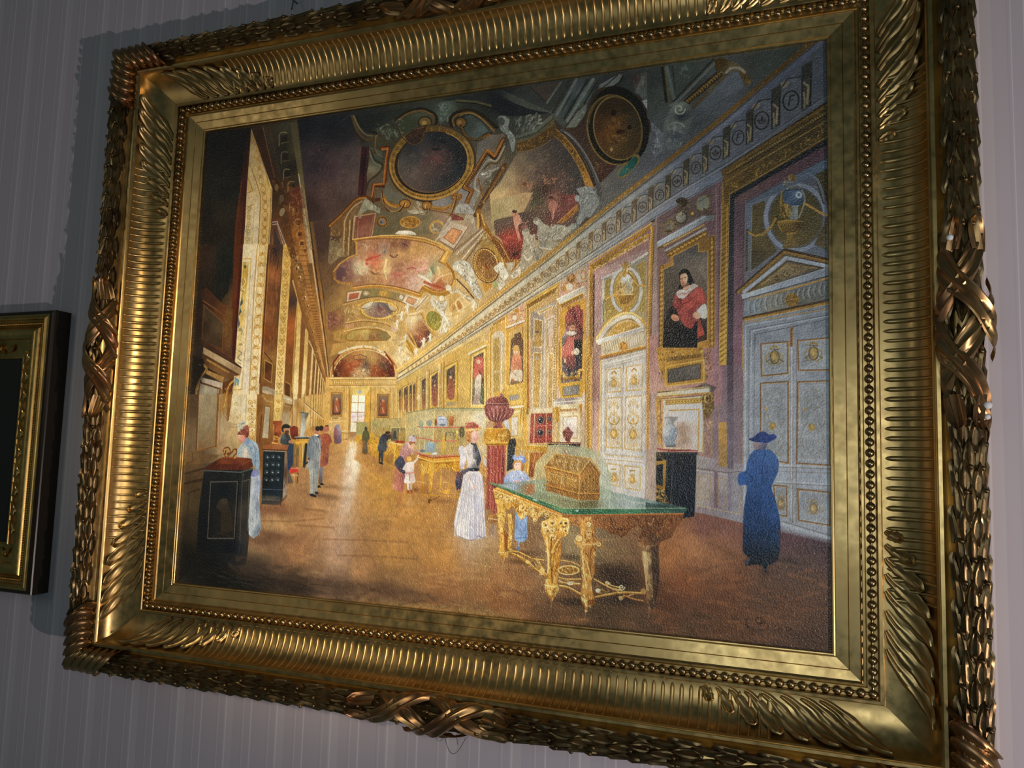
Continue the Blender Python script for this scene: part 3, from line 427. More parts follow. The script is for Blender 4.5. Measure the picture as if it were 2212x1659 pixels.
    figure_w("1390,1490 1460,1480 1500,1560 1470,1640 1420,1640 1370,1580",'a89878','5c4c38','e0d4b4')
    L("1530,1450 1560,1560 1640,1680",60,'8a5c20',1,sm=True);L("1520,1470 1530,1580 1510,1700",20,'d8a850',.9,sm=True);L("1560,1480 1600,1600 1680,1690",14,'d8a048',.9,sm=True);beads("1545,1490 1550,1580 1530,1660",9,9,'5a3410')
    # ------------------------------------------------ sheet C1: large fresco on the right and the medallion
    V(1070,100)
    F("-40,470 60,450 580,690 640,600 900,330 1140,300 1040,470 960,640 800,840 720,860 590,720 560,690 380,680",[(0,520,'1c2022'),(200,560,'363b35'),(300,600,'3a4038'),(450,500,'363a32'),(560,430,'322a24'),(600,620,'4a4f48'),(760,560,'2a302c'),(900,480,'4c5350'),(1020,400,'30342f')])
    F("370,430 690,370 540,590",'3a322c');L("370,425 540,590",7,'24201a');L("690,380 545,590",22,'52574c');L("720,380 560,610",8,'2c2e28')
    F("-40,540 100,560 360,660 560,700 400,720 200,740 60,720 -40,640",'14171a',.9)
    for d,c,w in ((0,'2a2c24',40),(40,'565d58',34),(80,'3a4544',30),(116,'1a1e1c',20),(150,'5e665f',40),(190,'22241f',14)):L([[790+d*1.6,350],[610+d,690+d*.62]],w,c,1,w*.85)
    F("1100,400 1300,290 1340,300 1290,400 1180,470 1080,470",'5c625e');L("1085,465 1180,400 1290,300",12,'272218');L("1090,480 1200,450 1320,370 1345,310",16,'1d1a10');F("900,640 960,600 960,700 850,850 740,860",'5a5f54');L("730,865 850,700 960,590",14,'2c241c');L("740,880 860,870 930,800 965,690",20,'30241a');T("880,620 960,600 900,800 800,830",20,['8a8c7c','42463e'],50,12,2.2,.4,.8)
    F("780,900 960,820 1000,560 1100,440 1250,410 1400,450 1560,560 1640,760 1640,900 1110,1440 1040,1480",[(850,920,'33261f'),(1000,700,'2c2318'),(1300,440,'33291a'),(1600,700,'2e2620'),(1500,1100,'3c2a22'),(1150,1350,'36221c'),(1000,1200,'3a2c1e'),(900,1050,'362a22')])
    T("1020,1150 1150,1300 1130,1400 1060,1300",30,['7a5424','2c2012','8e6830'],40,9,1.0,.8,.8,.5)
    E(1310,830,305,420,'14130e',1,-.25);E(1258,880,292,380,'5a4826',1,-.22);E(1262,878,278,365,'15130e',1,-.22)
    E(1290,860,258,345,'6a5a30',1,-.2);E(1292,862,246,330,[(1150,620,'2b2012'),(1080,850,'3b2616'),(1250,650,'2c2013'),(1400,640,'2a2214'),(1280,800,'4f3519'),(1450,800,'30281a'),(1200,900,'5a3a1a'),(1350,950,'4a371c'),(1150,1000,'4a2e16'),(1250,1080,'4c3a1c'),(1450,1000,'372b18'),(1300,1160,'3a2c18')],1,-.2)
    O(1258,880,286,374,7,'7c6434',.8,-.22,1.4,3.6);beads(ell(1262,872,268,352,-.22,30,3.5,5.2),26,9,'4e3e1e',.9)
    T("1180,800 1420,700 1430,900 1300,1050 1180,980",70,['7c5426','2a1a0e','8e622c','1c140c','66451f'],50,14,.8,.8,.6,.5);E(1250,700,26,34,'191009',.9);E(1250,770,22,26,'5c4020');E(1320,900,46,26,'2c160a');E(1415,850,22,26,'151008');T("1290,960 1380,970 1380,1000 1290,1000",8,['b08a50'],40,8,.2,.3,.9);T("1170,930 1290,930 1290,1010 1180,1030",18,['a87838','5a3a18'],50,10,2.6,.5,.7);E(1225,1085,16,22,'9a7a44',.8)
    F("1285,1340 1310,1290 1420,1200 1450,1150 1490,1135 1525,1170 1500,1250 1430,1310 1410,1350 1340,1385 1295,1375",'6c5c30',sm=True);F("1300,1340 1400,1220 1470,1160 1505,1190 1470,1270 1390,1340 1330,1370",[(1330,1330,'2a5450'),(1440,1240,'1f4c44'),(1480,1180,'1c3f3a')],sm=True);T("1330,1200 1400,1200 1400,1260 1330,1260",10,['8a7440'],30,9,.5,1);T("1390,1290 1450,1290 1440,1340 1390,1350",10,['9a824a'],30,9,.5,1)
    # grey stucco figure beside the medallion
    F("1430,300 1740,240 1820,270 1810,600 1700,560 1560,560 1480,470",[(1480,340,'33251f'),(1600,330,'474b46'),(1700,400,'41463f'),(1560,500,'4e524c')]);L("1555,330 1500,480",40,'54554f',.9,sm=True);T("1440,310 1560,310 1560,480 1470,470",24,['5a5c58','26241f','6e706a'],60,14,1.8,.5,.8)
    F("1545,570 1640,550 1720,600 1760,760 1800,900 1760,1100 1680,1170 1640,1090 1700,930 1650,880 1620,700",[(1600,590,'8a8c86'),(1700,700,'565a58'),(1700,850,'62666a'),(1740,950,'5a5e60'),(1690,1100,'585d5e')]);T("1560,570 1780,620 1790,900 1690,1160 1650,1080 1690,900 1620,700",90,['8e9494','2b2f31','70767a','a4a8a4','3c4144'],54,14,1.1,.9,.8,.5)
    # curved gold arch and white spandrel leaf
    F("200,960 400,880 580,720 620,770 640,880 540,960 380,1090 230,1110",[(300,980,'44493f'),(500,850,'4a4e42'),(300,1060,'4c3719'),(560,900,'4a371a')]);L("225,950 420,890 590,740",26,'4f554b');L("230,975 430,915 600,770",8,'262217');L("230,1010 430,950 590,830 620,770",10,'5c4a26');F("225,1020 420,960 560,860 640,860 620,940 500,1030 350,1090 220,1105",'46331a');T("230,1030 430,970 600,860 610,920 400,1070 240,1100",70,['8a652c','2a1c0c','9c7638','6b4a1e'],34,11,2.6,.8,.85,.5);L("220,1112 370,1095 520,1030 640,940",7,'7c6636',.9,sm=True)
    T("210,740 560,700 420,860 230,930",60,['84887a','3c4238','a0a492','5c6254','6e7466'],70,18,2.2,.5,.85,.4);figure_w("30,750 90,730 150,770 140,860 210,960 200,1090 170,1100 130,950 60,880",'6e736a','2a2e2a','a8ac9e');E(60,790,40,44,'2e322f',.8)
    # fresco
    F("225,1125 380,1100 540,1030 620,950 690,1000 800,1130 900,1300 960,1470 1000,1660 1000,1900 -30,1900 -60,1560 60,1420",[(260,1180,'6e5e48'),(400,1150,'4d443a'),(560,1060,'403a34'),(640,1020,'3c3630'),(750,1150,'33302d'),(860,1350,'35332f'),(150,1400,'a08862'),(60,1560,'c4a66e'),(200,1560,'b48f60'),(350,1300,'6c5945'),(300,1450,'8a6a4c'),(480,1300,'4c423a'),(620,1380,'4e4038'),(540,1500,'3a2820'),(700,1450,'55443c'),(800,1560,'3a3330'),(420,1560,'3f3a2c'),(640,1600,'8a5446'),(900,1500,'35332f'),(0,1700,'bf9f66')])
    T("380,1250 860,1350 940,1500 300,1500",110,['7a5c48','2c2826','9a6c50','55484a','3c3434','8c5e44'],60,18,.6,.9,.5,.5);T("220,1180 600,1060 560,1250 200,1350",60,['7c6a50','5a4c3c','8e7858'],80,24,2.4,.5,.3)
    T("480,1360 700,1400 620,1460 500,1440",24,['b07c58','6a3c2c','c89068'],44,14,.6,.7,.8,.5);T("280,1440 400,1440 400,1660 320,1660",24,['c48c64','7a4a34','d8a67c'],60,14,1.2,.5,.8,.4);E(310,1450,26,20,'6c3c24',.8)
    F("620,940 690,990 800,1130 900,1310 960,1480 1040,1490 960,1290 850,1090 740,950 640,860",[(650,930,'4e3a1c'),(800,1100,'5e4420'),(900,1250,'6f4f22'),(980,1440,'9a6c2a')]);T("640,900 740,980 860,1140 960,1330 1000,1480 950,1440 880,1280 780,1100 660,960",90,['b58238','3c270f','d09c48','7a5420','241707'],34,11,1.0,.7,.85,.5);L("620,945 690,1000 800,1140 895,1310 955,1480",7,'8c6a34',.9,sm=True);L("640,870 740,960 850,1100 960,1310 1030,1490",7,'a88446',.8,sm=True)
    L("700,890 800,960 920,1120 1010,1290 1080,1440 1100,1560",46,'43403c',1,sm=True);L("730,900 850,1000 960,1150 1050,1330 1090,1430",14,'6c6a66',.8,sm=True);L("690,900 790,970 910,1130 1000,1300 1060,1470",10,'1d1a16',.9,sm=True)
    F("850,1500 900,1480 1020,1475 1030,1520 1080,1570 1100,1660 1000,1800 880,1800 900,1640 850,1600 900,1580 870,1530",[(940,1500,'85867e'),(1000,1560,'6d706c'),(900,1620,'83847c'),(1000,1650,'787a74')]);T("860,1490 1030,1480 1090,1650 900,1680",36,['b8b8ac','4a4c48','9a9c92'],60,12,1.2,.6,.85,.4)
    # beams at the top right, sheet D1
    V(1420,80,4.6075)
    F("-100,300 560,170 1680,30 1700,70 1300,380 900,500 400,900 100,1000 -100,800",[(0,400,'2e322e'),(100,500,'3a4038'),(250,300,'363d36'),(400,500,'343732'),(350,800,'3c4142'),(600,500,'4a4f50'),(760,380,'4c5052'),(500,700,'454a4c'),(900,300,'363830'),(1100,250,'383d38'),(1400,120,'2f332c'),(1650,70,'2b2f30'),(200,900,'4a4d4c')])
    L("50,300 90,640",26,'1a1a12');L("75,300 130,680",12,'5a4a28',.9);L("95,300 150,560 180,640",34,'4f5650');L("150,290 180,520",12,'23261f');T("190,270 330,260 320,420 220,420",30,['58625a','2b302b','6c766c'],44,12,.8,1,.8,.5)
    L("560,220 160,640",20,'23241c');L("590,240 200,640 130,680",26,'555a54');L("630,330 270,640",16,'5e5c52',.9);L("640,300 300,600",8,'1d1c14')
    L("620,370 290,650",70,'2a2214');beads("640,350 300,640",14,17,'7a6030',.9);beads("634,362 296,650",14,9,'2a1f0e',.9);L("700,360 360,700",26,'4a3c1e',.9);T("300,640 700,350 720,380 350,700",50,['806634','2c2210','5a4420'],34,8,2.5,.6,.8)
    F("570,220 640,200 800,260 880,330 940,440 900,490 830,390 800,330 700,350 580,330",[(620,260,'3a2c12'),(760,300,'5a5038'),(880,380,'4a3c20'),(900,450,'5c4822')]);L("690,350 730,310 820,310 870,350",26,'84806e',.9,sm=True);T("570,220 680,210 700,330 600,330",26,['6a5124','1f170a','4c3a18'],34,10,.6,1,.8,.5);T("840,370 930,420 930,480 870,450",16,['a88a4a','1d150a'],30,9,.8,1,.8)
    F("700,400 800,340 850,430 860,500 360,860 350,740",[(760,420,'555a60'),(500,650,'4c5154'),(400,800,'43484a')]);L("760,560 370,800",5,'33383a',.8)
    F("160,680 260,640 340,700 360,800 310,930 240,1080 100,1110 60,900 100,780",[(220,700,'686c62'),(240,800,'22272b'),(300,850,'50564f'),(180,880,'70756c'),(180,980,'3c4245'),(150,1060,'545a58')],sm=True);scroll(220,715,60,'94988a',12);T("90,860 270,880 250,1060 110,1080",40,['8e948c','2a3034','6c7270'],50,12,.9,1,.85,.5);O(190,900,80,50,12,'7c8072',.9,0,3.2,6.2)
    # ------------------------------------------------ sheet B2: far vault
    V(720,480)
    L("90,200 110,60 190,20",40,'6a4a2c');F("-40,180 80,220 220,170 210,350 60,370 -30,450 -60,420",[(0,260,'6e5a3c'),(60,330,'8a7450'),(150,260,'70502c')]);T("-30,60 180,60 180,340 -30,420",90,['b09460','4c3620','c8ac74','7a5a30'],50,12,1.3,.8,.7,.5)
    for x,c in ((100,'b8925c'),(130,'6a4a26'),(155,'c29c66'),(180,'5a3a1c')):L([[x+20,-20],[x,340]],12,c,.9)
    F("640,120 680,90 780,85 850,100 880,135 800,130 720,130",'d8ccae');L("635,125 690,88 780,80 860,105 885,140",9,'7c5a2c',.9,sm=True);teeth("680,110 850,110","690,92 840,95",10,7,'fff4d8',.8)
    # great fresco frame and field
    F("200,180 320,160 500,140 740,135 960,165 1130,225 1250,310 1190,410 1240,450 1290,540 1290,640 1220,730 1150,780 1040,760 970,720 930,770 760,730 560,690 400,670 200,710 190,650 60,640 0,590 0,520 60,440 160,370 240,350 240,230",[(300,180,'b07c34'),(700,150,'c08a40'),(1100,230,'cf9c4c'),(1270,560,'d49c44'),(1100,770,'c88c34'),(600,690,'c88a38'),(200,680,'a06c30'),(20,540,'8a5c2c')])
    fr = "250,200 320,180 500,172 720,175 940,205 1080,250 1180,305 1110,415 1170,440 1240,500 1270,580 1250,650 1200,700 1120,730 1050,715 960,665 900,745 760,700 600,668 400,650 200,680 205,620 110,635 30,600 25,520 80,440 170,380 245,355"
    F(fr,[(300,230,'9a6a48'),(450,230,'a06c46'),(640,230,'8c5a3a'),(760,240,'74483a'),(900,270,'c4904e'),(1060,290,'cc9c5e'),(300,330,'b28054'),(250,480,'d8c490'),(330,480,'e4cc98'),(420,390,'d06848'),(440,450,'d8784e'),(520,300,'a88a70'),(560,400,'ddb070'),(560,520,'e2c07c'),(700,340,'d8a45c'),(820,300,'cc9a58'),(700,440,'b07a54'),(840,480,'c88a64'),(960,480,'e4a888'),(1060,470,'9c9064'),(1110,520,'dcb470'),(1010,560,'c8c090'),(1200,560,'cfa054'),(1100,650,'b45a34'),(960,620,'e2c49c'),(850,620,'ddb298'),(640,560,'b0705a'),(700,620,'b87c58'),(500,620,'b88452'),(300,620,'a07048'),(100,560,'5c3a36'),(60,520,'50383a'),(150,450,'785044'),(180,560,'8a5c4a'),(430,540,'c89454')])
    T(fr,420,['e8c084','9a5c3c','f0d8a8','b87848','d89468','7c4a38','e0a888','c89850','f4e4bc','a86c54'],60,16,.4,.9,.4,.6)
    for p,c,w in (("350,400 400,380 460,360 500,340",'c4442c',26),("350,440 420,420 520,400",'e08058',28),("400,470 470,500 520,480",'c07048',24),("390,520 440,545 480,530",'7a4636',22),("600,350 640,370 680,340",'6a3a30',20),("740,230 780,250",'5c3432',26),("540,310 540,300",'5a6068',22),("560,400 540,500 560,600",'f2d898',26),("640,540 700,560 760,530",'c05c4c',20),("780,490 840,480 880,500",'a85048',18),("900,560 980,600 1030,640",'f4ecd0',26),("880,500 990,480",'f0b0a0',26),("1070,630 1130,570 1240,540",'f0c898',24),("1100,480 1120,520 1110,560",'f4d898',26),("960,630 1060,670 1180,700",'a84428',30),("1040,480 1060,540",'6c7c5c',40),("1020,540 1000,570",'c8d0a8',30),("350,440 345,430",'d4482c',30)):L(p,w,c,.75,w*.5,sm=True)
    T("260,420 340,420 400,560 260,560",40,['f4e8c0','e8d09c'],50,14,.9,.6,.5);T("400,480 540,460 560,620 440,620",40,['f0c878','8a4c30','e89c58'],44,12,.8,.9,.6,.5)
    L("250,200 320,180 500,172 720,175 940,205 1080,250 1180,305 1110,415",7,'6a3c18',.9);L("200,180 500,140 740,135 960,165 1130,225 1250,310",9,'e8b868',.9);L("215,195 500,155 740,150 960,182 1110,235",6,'7c4c1c',.7)
    L("1110,415 1170,440 1240,500 1270,580 1250,650 1200,700 1120,730 1050,715 960,665 900,745 760,700 600,668 400,650 200,680",8,'7a4418',.85);L("950,690 1050,745 1150,765 1230,730",34,'d8a03c',.9,sm=True);teeth("940,680 1040,735 1150,750 1220,715","930,700 1040,765 1160,785 1240,740",22,9,'8a5818',.9);L("1180,430 1260,510 1280,590 1265,650",22,'e0a848',.9,sm=True);beads("1190,430 1265,520 1280,600",12,9,'8a5414',.8)
    L("200,700 400,675 600,690 760,730 920,780",24,'c08030',.95,sm=True);L("200,690 400,665 600,680 760,718 910,765",6,'f0c878',.9,sm=True);L("0,520 60,440 160,370 240,340 240,220",12,'c8924a',.9);L("5,590 60,640 190,650 200,700",16,'b07c3a',.9);F("1120,410 1190,300 1250,320 1185,420",'cf9a44');beads("1150,400 1200,320",6,13,'e8bc60')
    # second band
    F("130,720 310,705 480,700 700,750 800,790 930,800 1010,760 1000,800 870,920 720,860 560,810 360,800 130,860",[(150,800,'9a6c40'),(350,750,'7e6c44'),(420,760,'948048'),(560,750,'a8803c'),(660,770,'9c8654'),(750,800,'b89460'),(850,850,'e0c498'),(950,800,'e2c694')])
    F("150,740 305,720 270,815 140,840",'d8c094');F("165,755 275,740 255,800 160,820",'b0603c');F("770,760 910,810 850,895 730,840",'e8d4ac');F("790,785 880,815 840,870 765,835",'d89a68');L("790,785 880,815 840,870 765,835",5,'8c5a34',cl=True);E(345,750,36,26,'b89a60');E(345,752,16,12,'dcd0b0');E(530,750,50,26,'d09c40');T("490,735 570,735 570,770 490,770",14,['f4d080','8a5c1c'],24,7);E(715,790,24,28,'e0d4b4');O(715,790,24,30,7,'9a7440')
    L("100,870 300,820 480,800 640,830 760,870 880,920",14,'cf9c54',1,sm=True);L("110,850 300,805 480,785 640,815 760,858",7,'6c4420',.8,sm=True);L("1010,770 880,920",30,'d8bc8c');L("1000,770 865,920",7,'7c5430');L("960,800 900,870",12,'f4e4c0')
    # oval, octagon, lunette bay
    F("90,880 300,830 480,810 640,840 760,880 700,1010 560,1060 300,1060 100,1100 -40,1160 -40,960",[(120,960,'a07a44'),(240,900,'b88c48'),(700,950,'cfa460'),(600,1060,'c4964c'),(200,1080,'b8884a'),(0,1020,'7c5230')])
    F("-60,960 120,910 110,1060 -60,1140",[(0,1000,'7a4a3a'),(60,960,'a0703c'),(80,1050,'8a5a3c')]);T("-60,960 120,910 110,1060 -60,1140",40,['b8845c','5a3428','d0a070'],40,11,.5,.8,.6)
    E(485,925,205,105,'a8742a');E(485,922,196,98,'d8a444');beads(ell(485,925,185,92),40,9,'f0cc70',.8);E(478,925,152,82,[(350,880,'c0a87c'),(420,860,'98907a'),(520,870,'6c6a68'),(590,900,'5c5450'),(400,950,'b08a68'),(500,910,'8a4c40'),(540,950,'a07058'),(460,990,'94745a'),(600,960,'7c6858')]);T("340,880 600,870 600,970 400,990",46,['c8a888','6a4034','e0c8a0','5c5a58'],40,10,.4,.7,.6)
    F("290,900 340,860 420,830 430,860 380,910 330,920",'dccca8');L("285,905 340,910 400,880 435,820",6,'6c4420',.9,sm=True);F("560,860 600,870 650,900 660,930 600,930",'c8b48c');L("560,840 590,910 640,940 690,900",6,'6c4420',.9,sm=True);L("260,880 330,840 430,815",14,'e0b050',.9,sm=True);L("640,850 700,880 690,910",12,'d8b068',.9)
    T("110,900 290,880 300,1040 130,1060",60,['e8cc8c','8a5c24','d8a850','f4e0b0'],36,9,1.2,.8,.8,.5);T("560,1000 720,900 760,1000 640,1080",60,['fff0c8','9a6c2c','e8c47c','f8e4b4'],36,9,1.0,.8,.8,.5)
    L("130,1060 300,1030 420,1040 520,1050 640,1090 720,1150",10,'e0b468',.9,sm=True);L("120,1075 300,1045 480,1060 620,1105",6,'7c5020',.7,sm=True);F("120,1080 220,1065 215,1100 120,1120",'c08a60');E(430,1075,22,16,'e0b050');F("620,1090 690,1120 660,1170 600,1130",'e0b890')
    F("0,1160 150,1110 330,1105 480,1120 620,1160 720,1220 640,1270 560,1260 100,1260 0,1240",[(60,1180,'b88a44'),(350,1110,'d0a054'),(650,1200,'e0bc78'),(100,1240,'b8883c')])
    F("150,1180 200,1140 330,1125 480,1130 560,1165 605,1210 560,1245 360,1250 160,1245 125,1215",[(200,1190,'b89a4c'),(330,1160,'cdb060'),(450,1180,'b08444'),(440,1220,'a06a38'),(540,1190,'94804c'),(250,1225,'b48444')]);L("150,1180 200,1140 330,1125 480,1130 560,1165 605,1210 560,1245 360,1250 160,1245 125,1215",8,'9a6a24',cl=True);T("320,1170 500,1170 500,1220 340,1220",26,['8a5030','d8b078','6c4830'],36,8,.2,.5,.7);L("110,1150 330,1105 480,1115 620,1165",7,'f4d898',.8,sm=True);L("140,1265 360,1268 570,1258",8,'e8c070',.9)
    L("80,1240 90,1180",14,'6c6a58',.8);F("630,1240 670,1250 650,1300 610,1290",'ece0c0');L("630,1240 670,1250 650,1300 610,1290",6,'5c4a34',cl=True);F("640,1250 600,1290",'fff')if 0 else None
    F("0,1280 140,1265 570,1262 720,1230 840,1480 780,1560 640,1640 560,1400 320,1330 100,1360 -40,1420",[(40,1310,'c4934a'),(330,1290,'d0a458'),(600,1320,'dcb46c'),(700,1440,'f0d498'),(650,1560,'e0b86c')])
    E(330,1620,370,300,'e0b468');L(ell(330,1640,352,310,0,30,3.2,6.2),20,'c88c3c');L(ell(330,1640,338,296,0,30,3.2,6.2),7,'f4dca0')
    lun = np.vstack([[[-20,1640]],ell(325,1640,325,295,0,26,np.pi+.02,2*np.pi-.02),[[650,1640]]])
    F(lun,[(30,1560,'5c2c1a'),(60,1480,'7c3420'),(130,1400,'a8743c'),(250,1420,'c88c48'),(330,1390,'d8ac60'),(430,1440,'d4a458'),(520,1420,'9a6a44'),(580,1450,'7a2c20'),(620,1540,'5a2418'),(540,1510,'50443a'),(260,1480,'b85c30'),(180,1530,'a0421e'),(330,1520,'4c4038'),(260,1580,'dcae70'),(320,1570,'e4be80'),(440,1560,'a85428'),(520,1600,'8a3c1c'),(120,1600,'8a4420'),(600,1610,'4c241a'),(20,1620,'3c1c14')])
    T("0,1450 640,1450 650,1630 0,1630",170,['c86c34','4c2018','e0a860','8a3a1e','f0cc90','5c4438'],40,10,.8,.9,.6,.6);L("210,1420 220,1450 340,1450 350,1420 290,1395 210,1410",7,'6a4a3c',.9);L("60,1400 0,1480 0,1600",20,'6c1e18',.8);L("540,1370 620,1480 640,1600",20,'7a2018',.8);T("180,1540 380,1540 380,1630 180,1630",40,['f4dcac','a87c50','fff0cc','6a4a34'],30,10,.7,.9,.85,.5);L("60,1380 180,1330 320,1310 440,1330 540,1390",22,'f0dcb0',.9,sm=True);T("100,1310 560,1310 540,1390 330,1330 100,1370",50,['fff4d4','9a6828','e4b860'],30,9,.3,.9,.9,.5);L("-20,1640 655,1640",12,'5a2818',.8);L("-20,1652 660,1650",10,'e0b468')
    # side fresco with clouds
    F("800,980 920,970 960,1060 1010,1140 1050,1210 990,1260 900,1330 850,1290 790,1200 740,1080 760,1010",[(820,1030,'ecd49c'),(880,1000,'e8d098'),(830,1090,'e8c48c'),(920,1080,'c48c54'),(960,1120,'b06c3c'),(990,1170,'6c4430'),(1020,1200,'5a4a40'),(860,1160,'d09c68'),(900,1220,'a85a38'),(960,1210,'944830'),(850,1240,'84563c'),(880,1290,'5a3c34')]);T("830,1100 960,1080 1030,1200 880,1310",60,['e09c5c','7c3c28','c06c40','f0c080','54302a'],36,10,.8,.8,.7,.5)
    L("740,1060 760,1110 830,1210 880,1320",18,'dca848',.95,sm=True);L("930,950 980,1050 1070,1190",20,'d8a040',.95,sm=True);L("925,960 975,1060 1055,1200",6,'7c4c18',.8,sm=True);L("790,970 860,960 930,930",14,'f0dcae',.9,sm=True);L("800,990 920,975",6,'a87c3c',.8)
    E(1063,1038,88,118,'b88830',1,-.45);E(1063,1038,72,104,[(1040,980,'9a9040'),(1080,1080,'b0983c'),(1060,1030,'8c8034')],1,-.45);O(1063,1038,84,114,7,'f4d890',.9,-.45);T("1020,960 1110,960 1110,1120 1020,1120",26,['d8c868','5c5418','e8dc8c'],16,8,.8,.8,.9)
    E(805,1310,34,84,'c89430',1,-.5);O(805,1310,34,84,6,'f8e0a0',.9,-.5);L("770,1240 810,1320 850,1400",9,'9a6c20',.8)
    T("690,1240 780,1240 850,1470 720,1600 660,1440",130,['fff4d0','b07c30','f0d080','fffae4','8a5a20'],36,9,.9,.9,.85,.6)
    for x,y,k in ((780,910,46),(720,990,44),(670,1080,40),(950,1270,46),(1020,1220,40),(760,1220,34),(870,1370,36),(1170,1110,50),(700,1350,34),(790,1450,30)):cherub(x,y,k,'f4e4be','9a7038','fffae8')
    # right of the great fresco
    F("1110,150 1260,-20 1440,-20 1500,60 1620,60 1400,330 1270,300",[(1200,100,'b89c78'),(1340,200,'a88c68'),(1450,100,'9c8466'),(1350,300,'a88e6a')]);F("1230,-10 1420,50 1270,280 1120,190",'c4ac8c');F("1250,60 1360,95 1265,235 1160,160",[(1240,110,'d09060'),(1270,200,'c07c4c')]);L("1250,60 1360,95 1265,235 1160,160",6,'7c5030',cl=True);O(1262,130,30,30,6,'e0a858');T("1190,80 1330,90 1270,200 1180,150",24,['e4b478','9a5c34','f0c88c'],26,7,.8,1,.8);L("1080,190 1260,-10",18,'c8b494');L("1120,195 1270,285 1420,55",9,'7c5a3c')
    for d,c,w in ((0,'8a6a44',18),(30,'d8c09a',16),(60,'94744c',16),(90,'e0caa2',14),(120,'7c5a34',16)):L([[1560+d*.35,70+d*.4],[1265+d,310+d*.9]],w,c,.95)
    F("1440,420 1500,300 1560,180 1600,90 1700,250 1790,420 1760,480 1720,380 1600,260 1500,300",[(1560,200,'a8823c'),(1700,350,'b08434'),(1640,160,'94703a')]);T("1480,220 1620,110 1660,240 1500,330",40,['e4ccA0'.lower(),'7a5a30','f4e4c0','b89458'],44,12,2.3,.6,.8,.5)
    L("1600,60 1700,200 1790,360 1830,470",46,'a87028',1,sm=True);L("1600,90 1690,220 1770,370 1810,480",9,'f0c878',.9,sm=True);teeth("1620,60 1720,200 1800,350","1590,80 1690,220 1770,380",20,10,'6a4214',.8);F("1560,640 1610,640 1700,660 1600,740",'c08a34')
    E(1612,455,140,190,'5a3a1a',1,-.25);E(1608,455,128,178,'c8923c',1,-.25);E(1615,450,108,155,[(1560,340,'7c5228'),(1600,420,'8c5c28'),(1570,500,'a87434'),(1640,480,'8a5a2c'),(1660,380,'6a4424'),(1640,560,'946a34')],1,-.25);O(1608,455,116,165,7,'6a3e14',.9,-.25);beads(ell(1608,455,122,172,-.25),34,7,'f0c878',.8);T("1540,420 1680,350 1690,560 1580,590",46,['d8a458','5a3416','ecc47c','7c3c1c'],50,11,1.4,.5,.7,.4);L("1600,440 1620,490",14,'7a2c18',.8)
    # white stucco giants along the cornice
    figure_w("1250,470 1290,410 1370,400 1430,430 1470,490 1500,580 1530,680 1570,760 1540,820 1480,760 1440,680 1380,600 1320,540",'d2c6a8','6c5c44','f4ecd4');T("1300,400 1460,460 1560,760 1500,780 1380,600",60,['fff8e4','7a684c','b0a282','4c3e2c'],60,12,1.1,.6,.8,.5)
    figure_w("1190,680 1240,670 1260,730 1310,700 1380,760 1450,790 1500,830 1520,900 1470,900 1440,830 1370,790 1290,800 1240,760",'dccaa0','7a5c34','fff0cc');L("1300,600 1400,700 1480,800",14,'3c2a18',.8);E(1290,480,30,32,'d8ceb2');E(1210,690,28,32,'ecdcb4')
    F("1210,760 1320,740 1500,900 1250,1000 1220,900",[(1300,850,'d0a458'),(1400,860,'e0bc78')]);O(1330,880,36,70,14,'e8cc94',1,-.3);E(1330,880,22,52,'b87a38',1,-.3);L("1270,860 1240,970",16,'f4dcae');F("1260,850 1300,900 1240,960",'b07c3c',.8)
    for p in ("1330,800 1410,760","1300,950 1480,830","1420,850 1340,760"):L(p,10,'f0d8a4',.8)
    figure_w("1010,820 1060,790 1120,840 1160,830 1200,830 1190,900 1170,950 1210,1030 1240,1090 1210,1100 1150,1010 1090,930 1040,880",'e8dab6','84683c','fff8e0');E(1060,800,30,30,'e0cfa6');E(1140,800,26,28,'ecdcb4');T("1010,820 1200,830 1240,1090 1080,920",50,['fffae8','8a6c40','c8ac78'],44,10,1.1,.6,.85,.5)
    figure_w("1740,440 1790,440 1800,520 1780,620 1750,720 1740,640 1760,560 1720,530 1690,480",'d8ccae','6c5a40','f8f0d8');E(1765,450,28,30,'d4c6a4');F("1690,620 1730,620 1720,680 1680,690",'9aa868',.8)
    for x,y,k in ((1150,1060,40),(1190,1150,36),(1130,1140,34),(1480,900,40)):cherub(x,y,k,'f0deb4','8c6a38','fff8e0')
    # ------------------------------------------------ sheet C2: stucco bodies against the big fresco
    V(1070,420)
    F("-30,60 320,-20 400,-20 300,180 130,230 0,280 -40,300",[(0,200,'a08c5c'),(150,100,'b29c6c'),(300,50,'b08e60')])
    F("-20,280 60,250 180,230 220,200 330,180 480,150 560,0 860,0 880,110 700,260 640,320 500,330 450,480 300,480 260,700 140,690 60,470 0,420",[(20,320,'5c4838'),(100,270,'5a4a3c'),(260,230,'55443a'),(330,300,'4c3a30'),(400,60,'3e4632'),(450,30,'4a4838'),(500,160,'64503e'),(620,60,'7c5442'),(760,50,'6e3a34'),(640,180,'6a3e36'),(780,140,'6a3c34'),(560,230,'5a3a30'),(120,480,'a04030'),(200,460,'94382c'),(240,520,'8a382c'),(200,600,'5c2420'),(160,640,'7c3426')])
    T("560,10 860,10 870,110 660,280 580,200",70,['94564a','3c2420','b87860','55302c','7c4640'],60,13,.3,.5,.6,.4);T("-20,290 170,240 170,420 60,440",40,['7a6450','3a2c24','6c5644'],60,14,2.0,.5,.5);T("370,0 500,0 480,140 380,180",30,['2e3826','5c5a40','3c4430'],50,16,1.6,.5,.6)
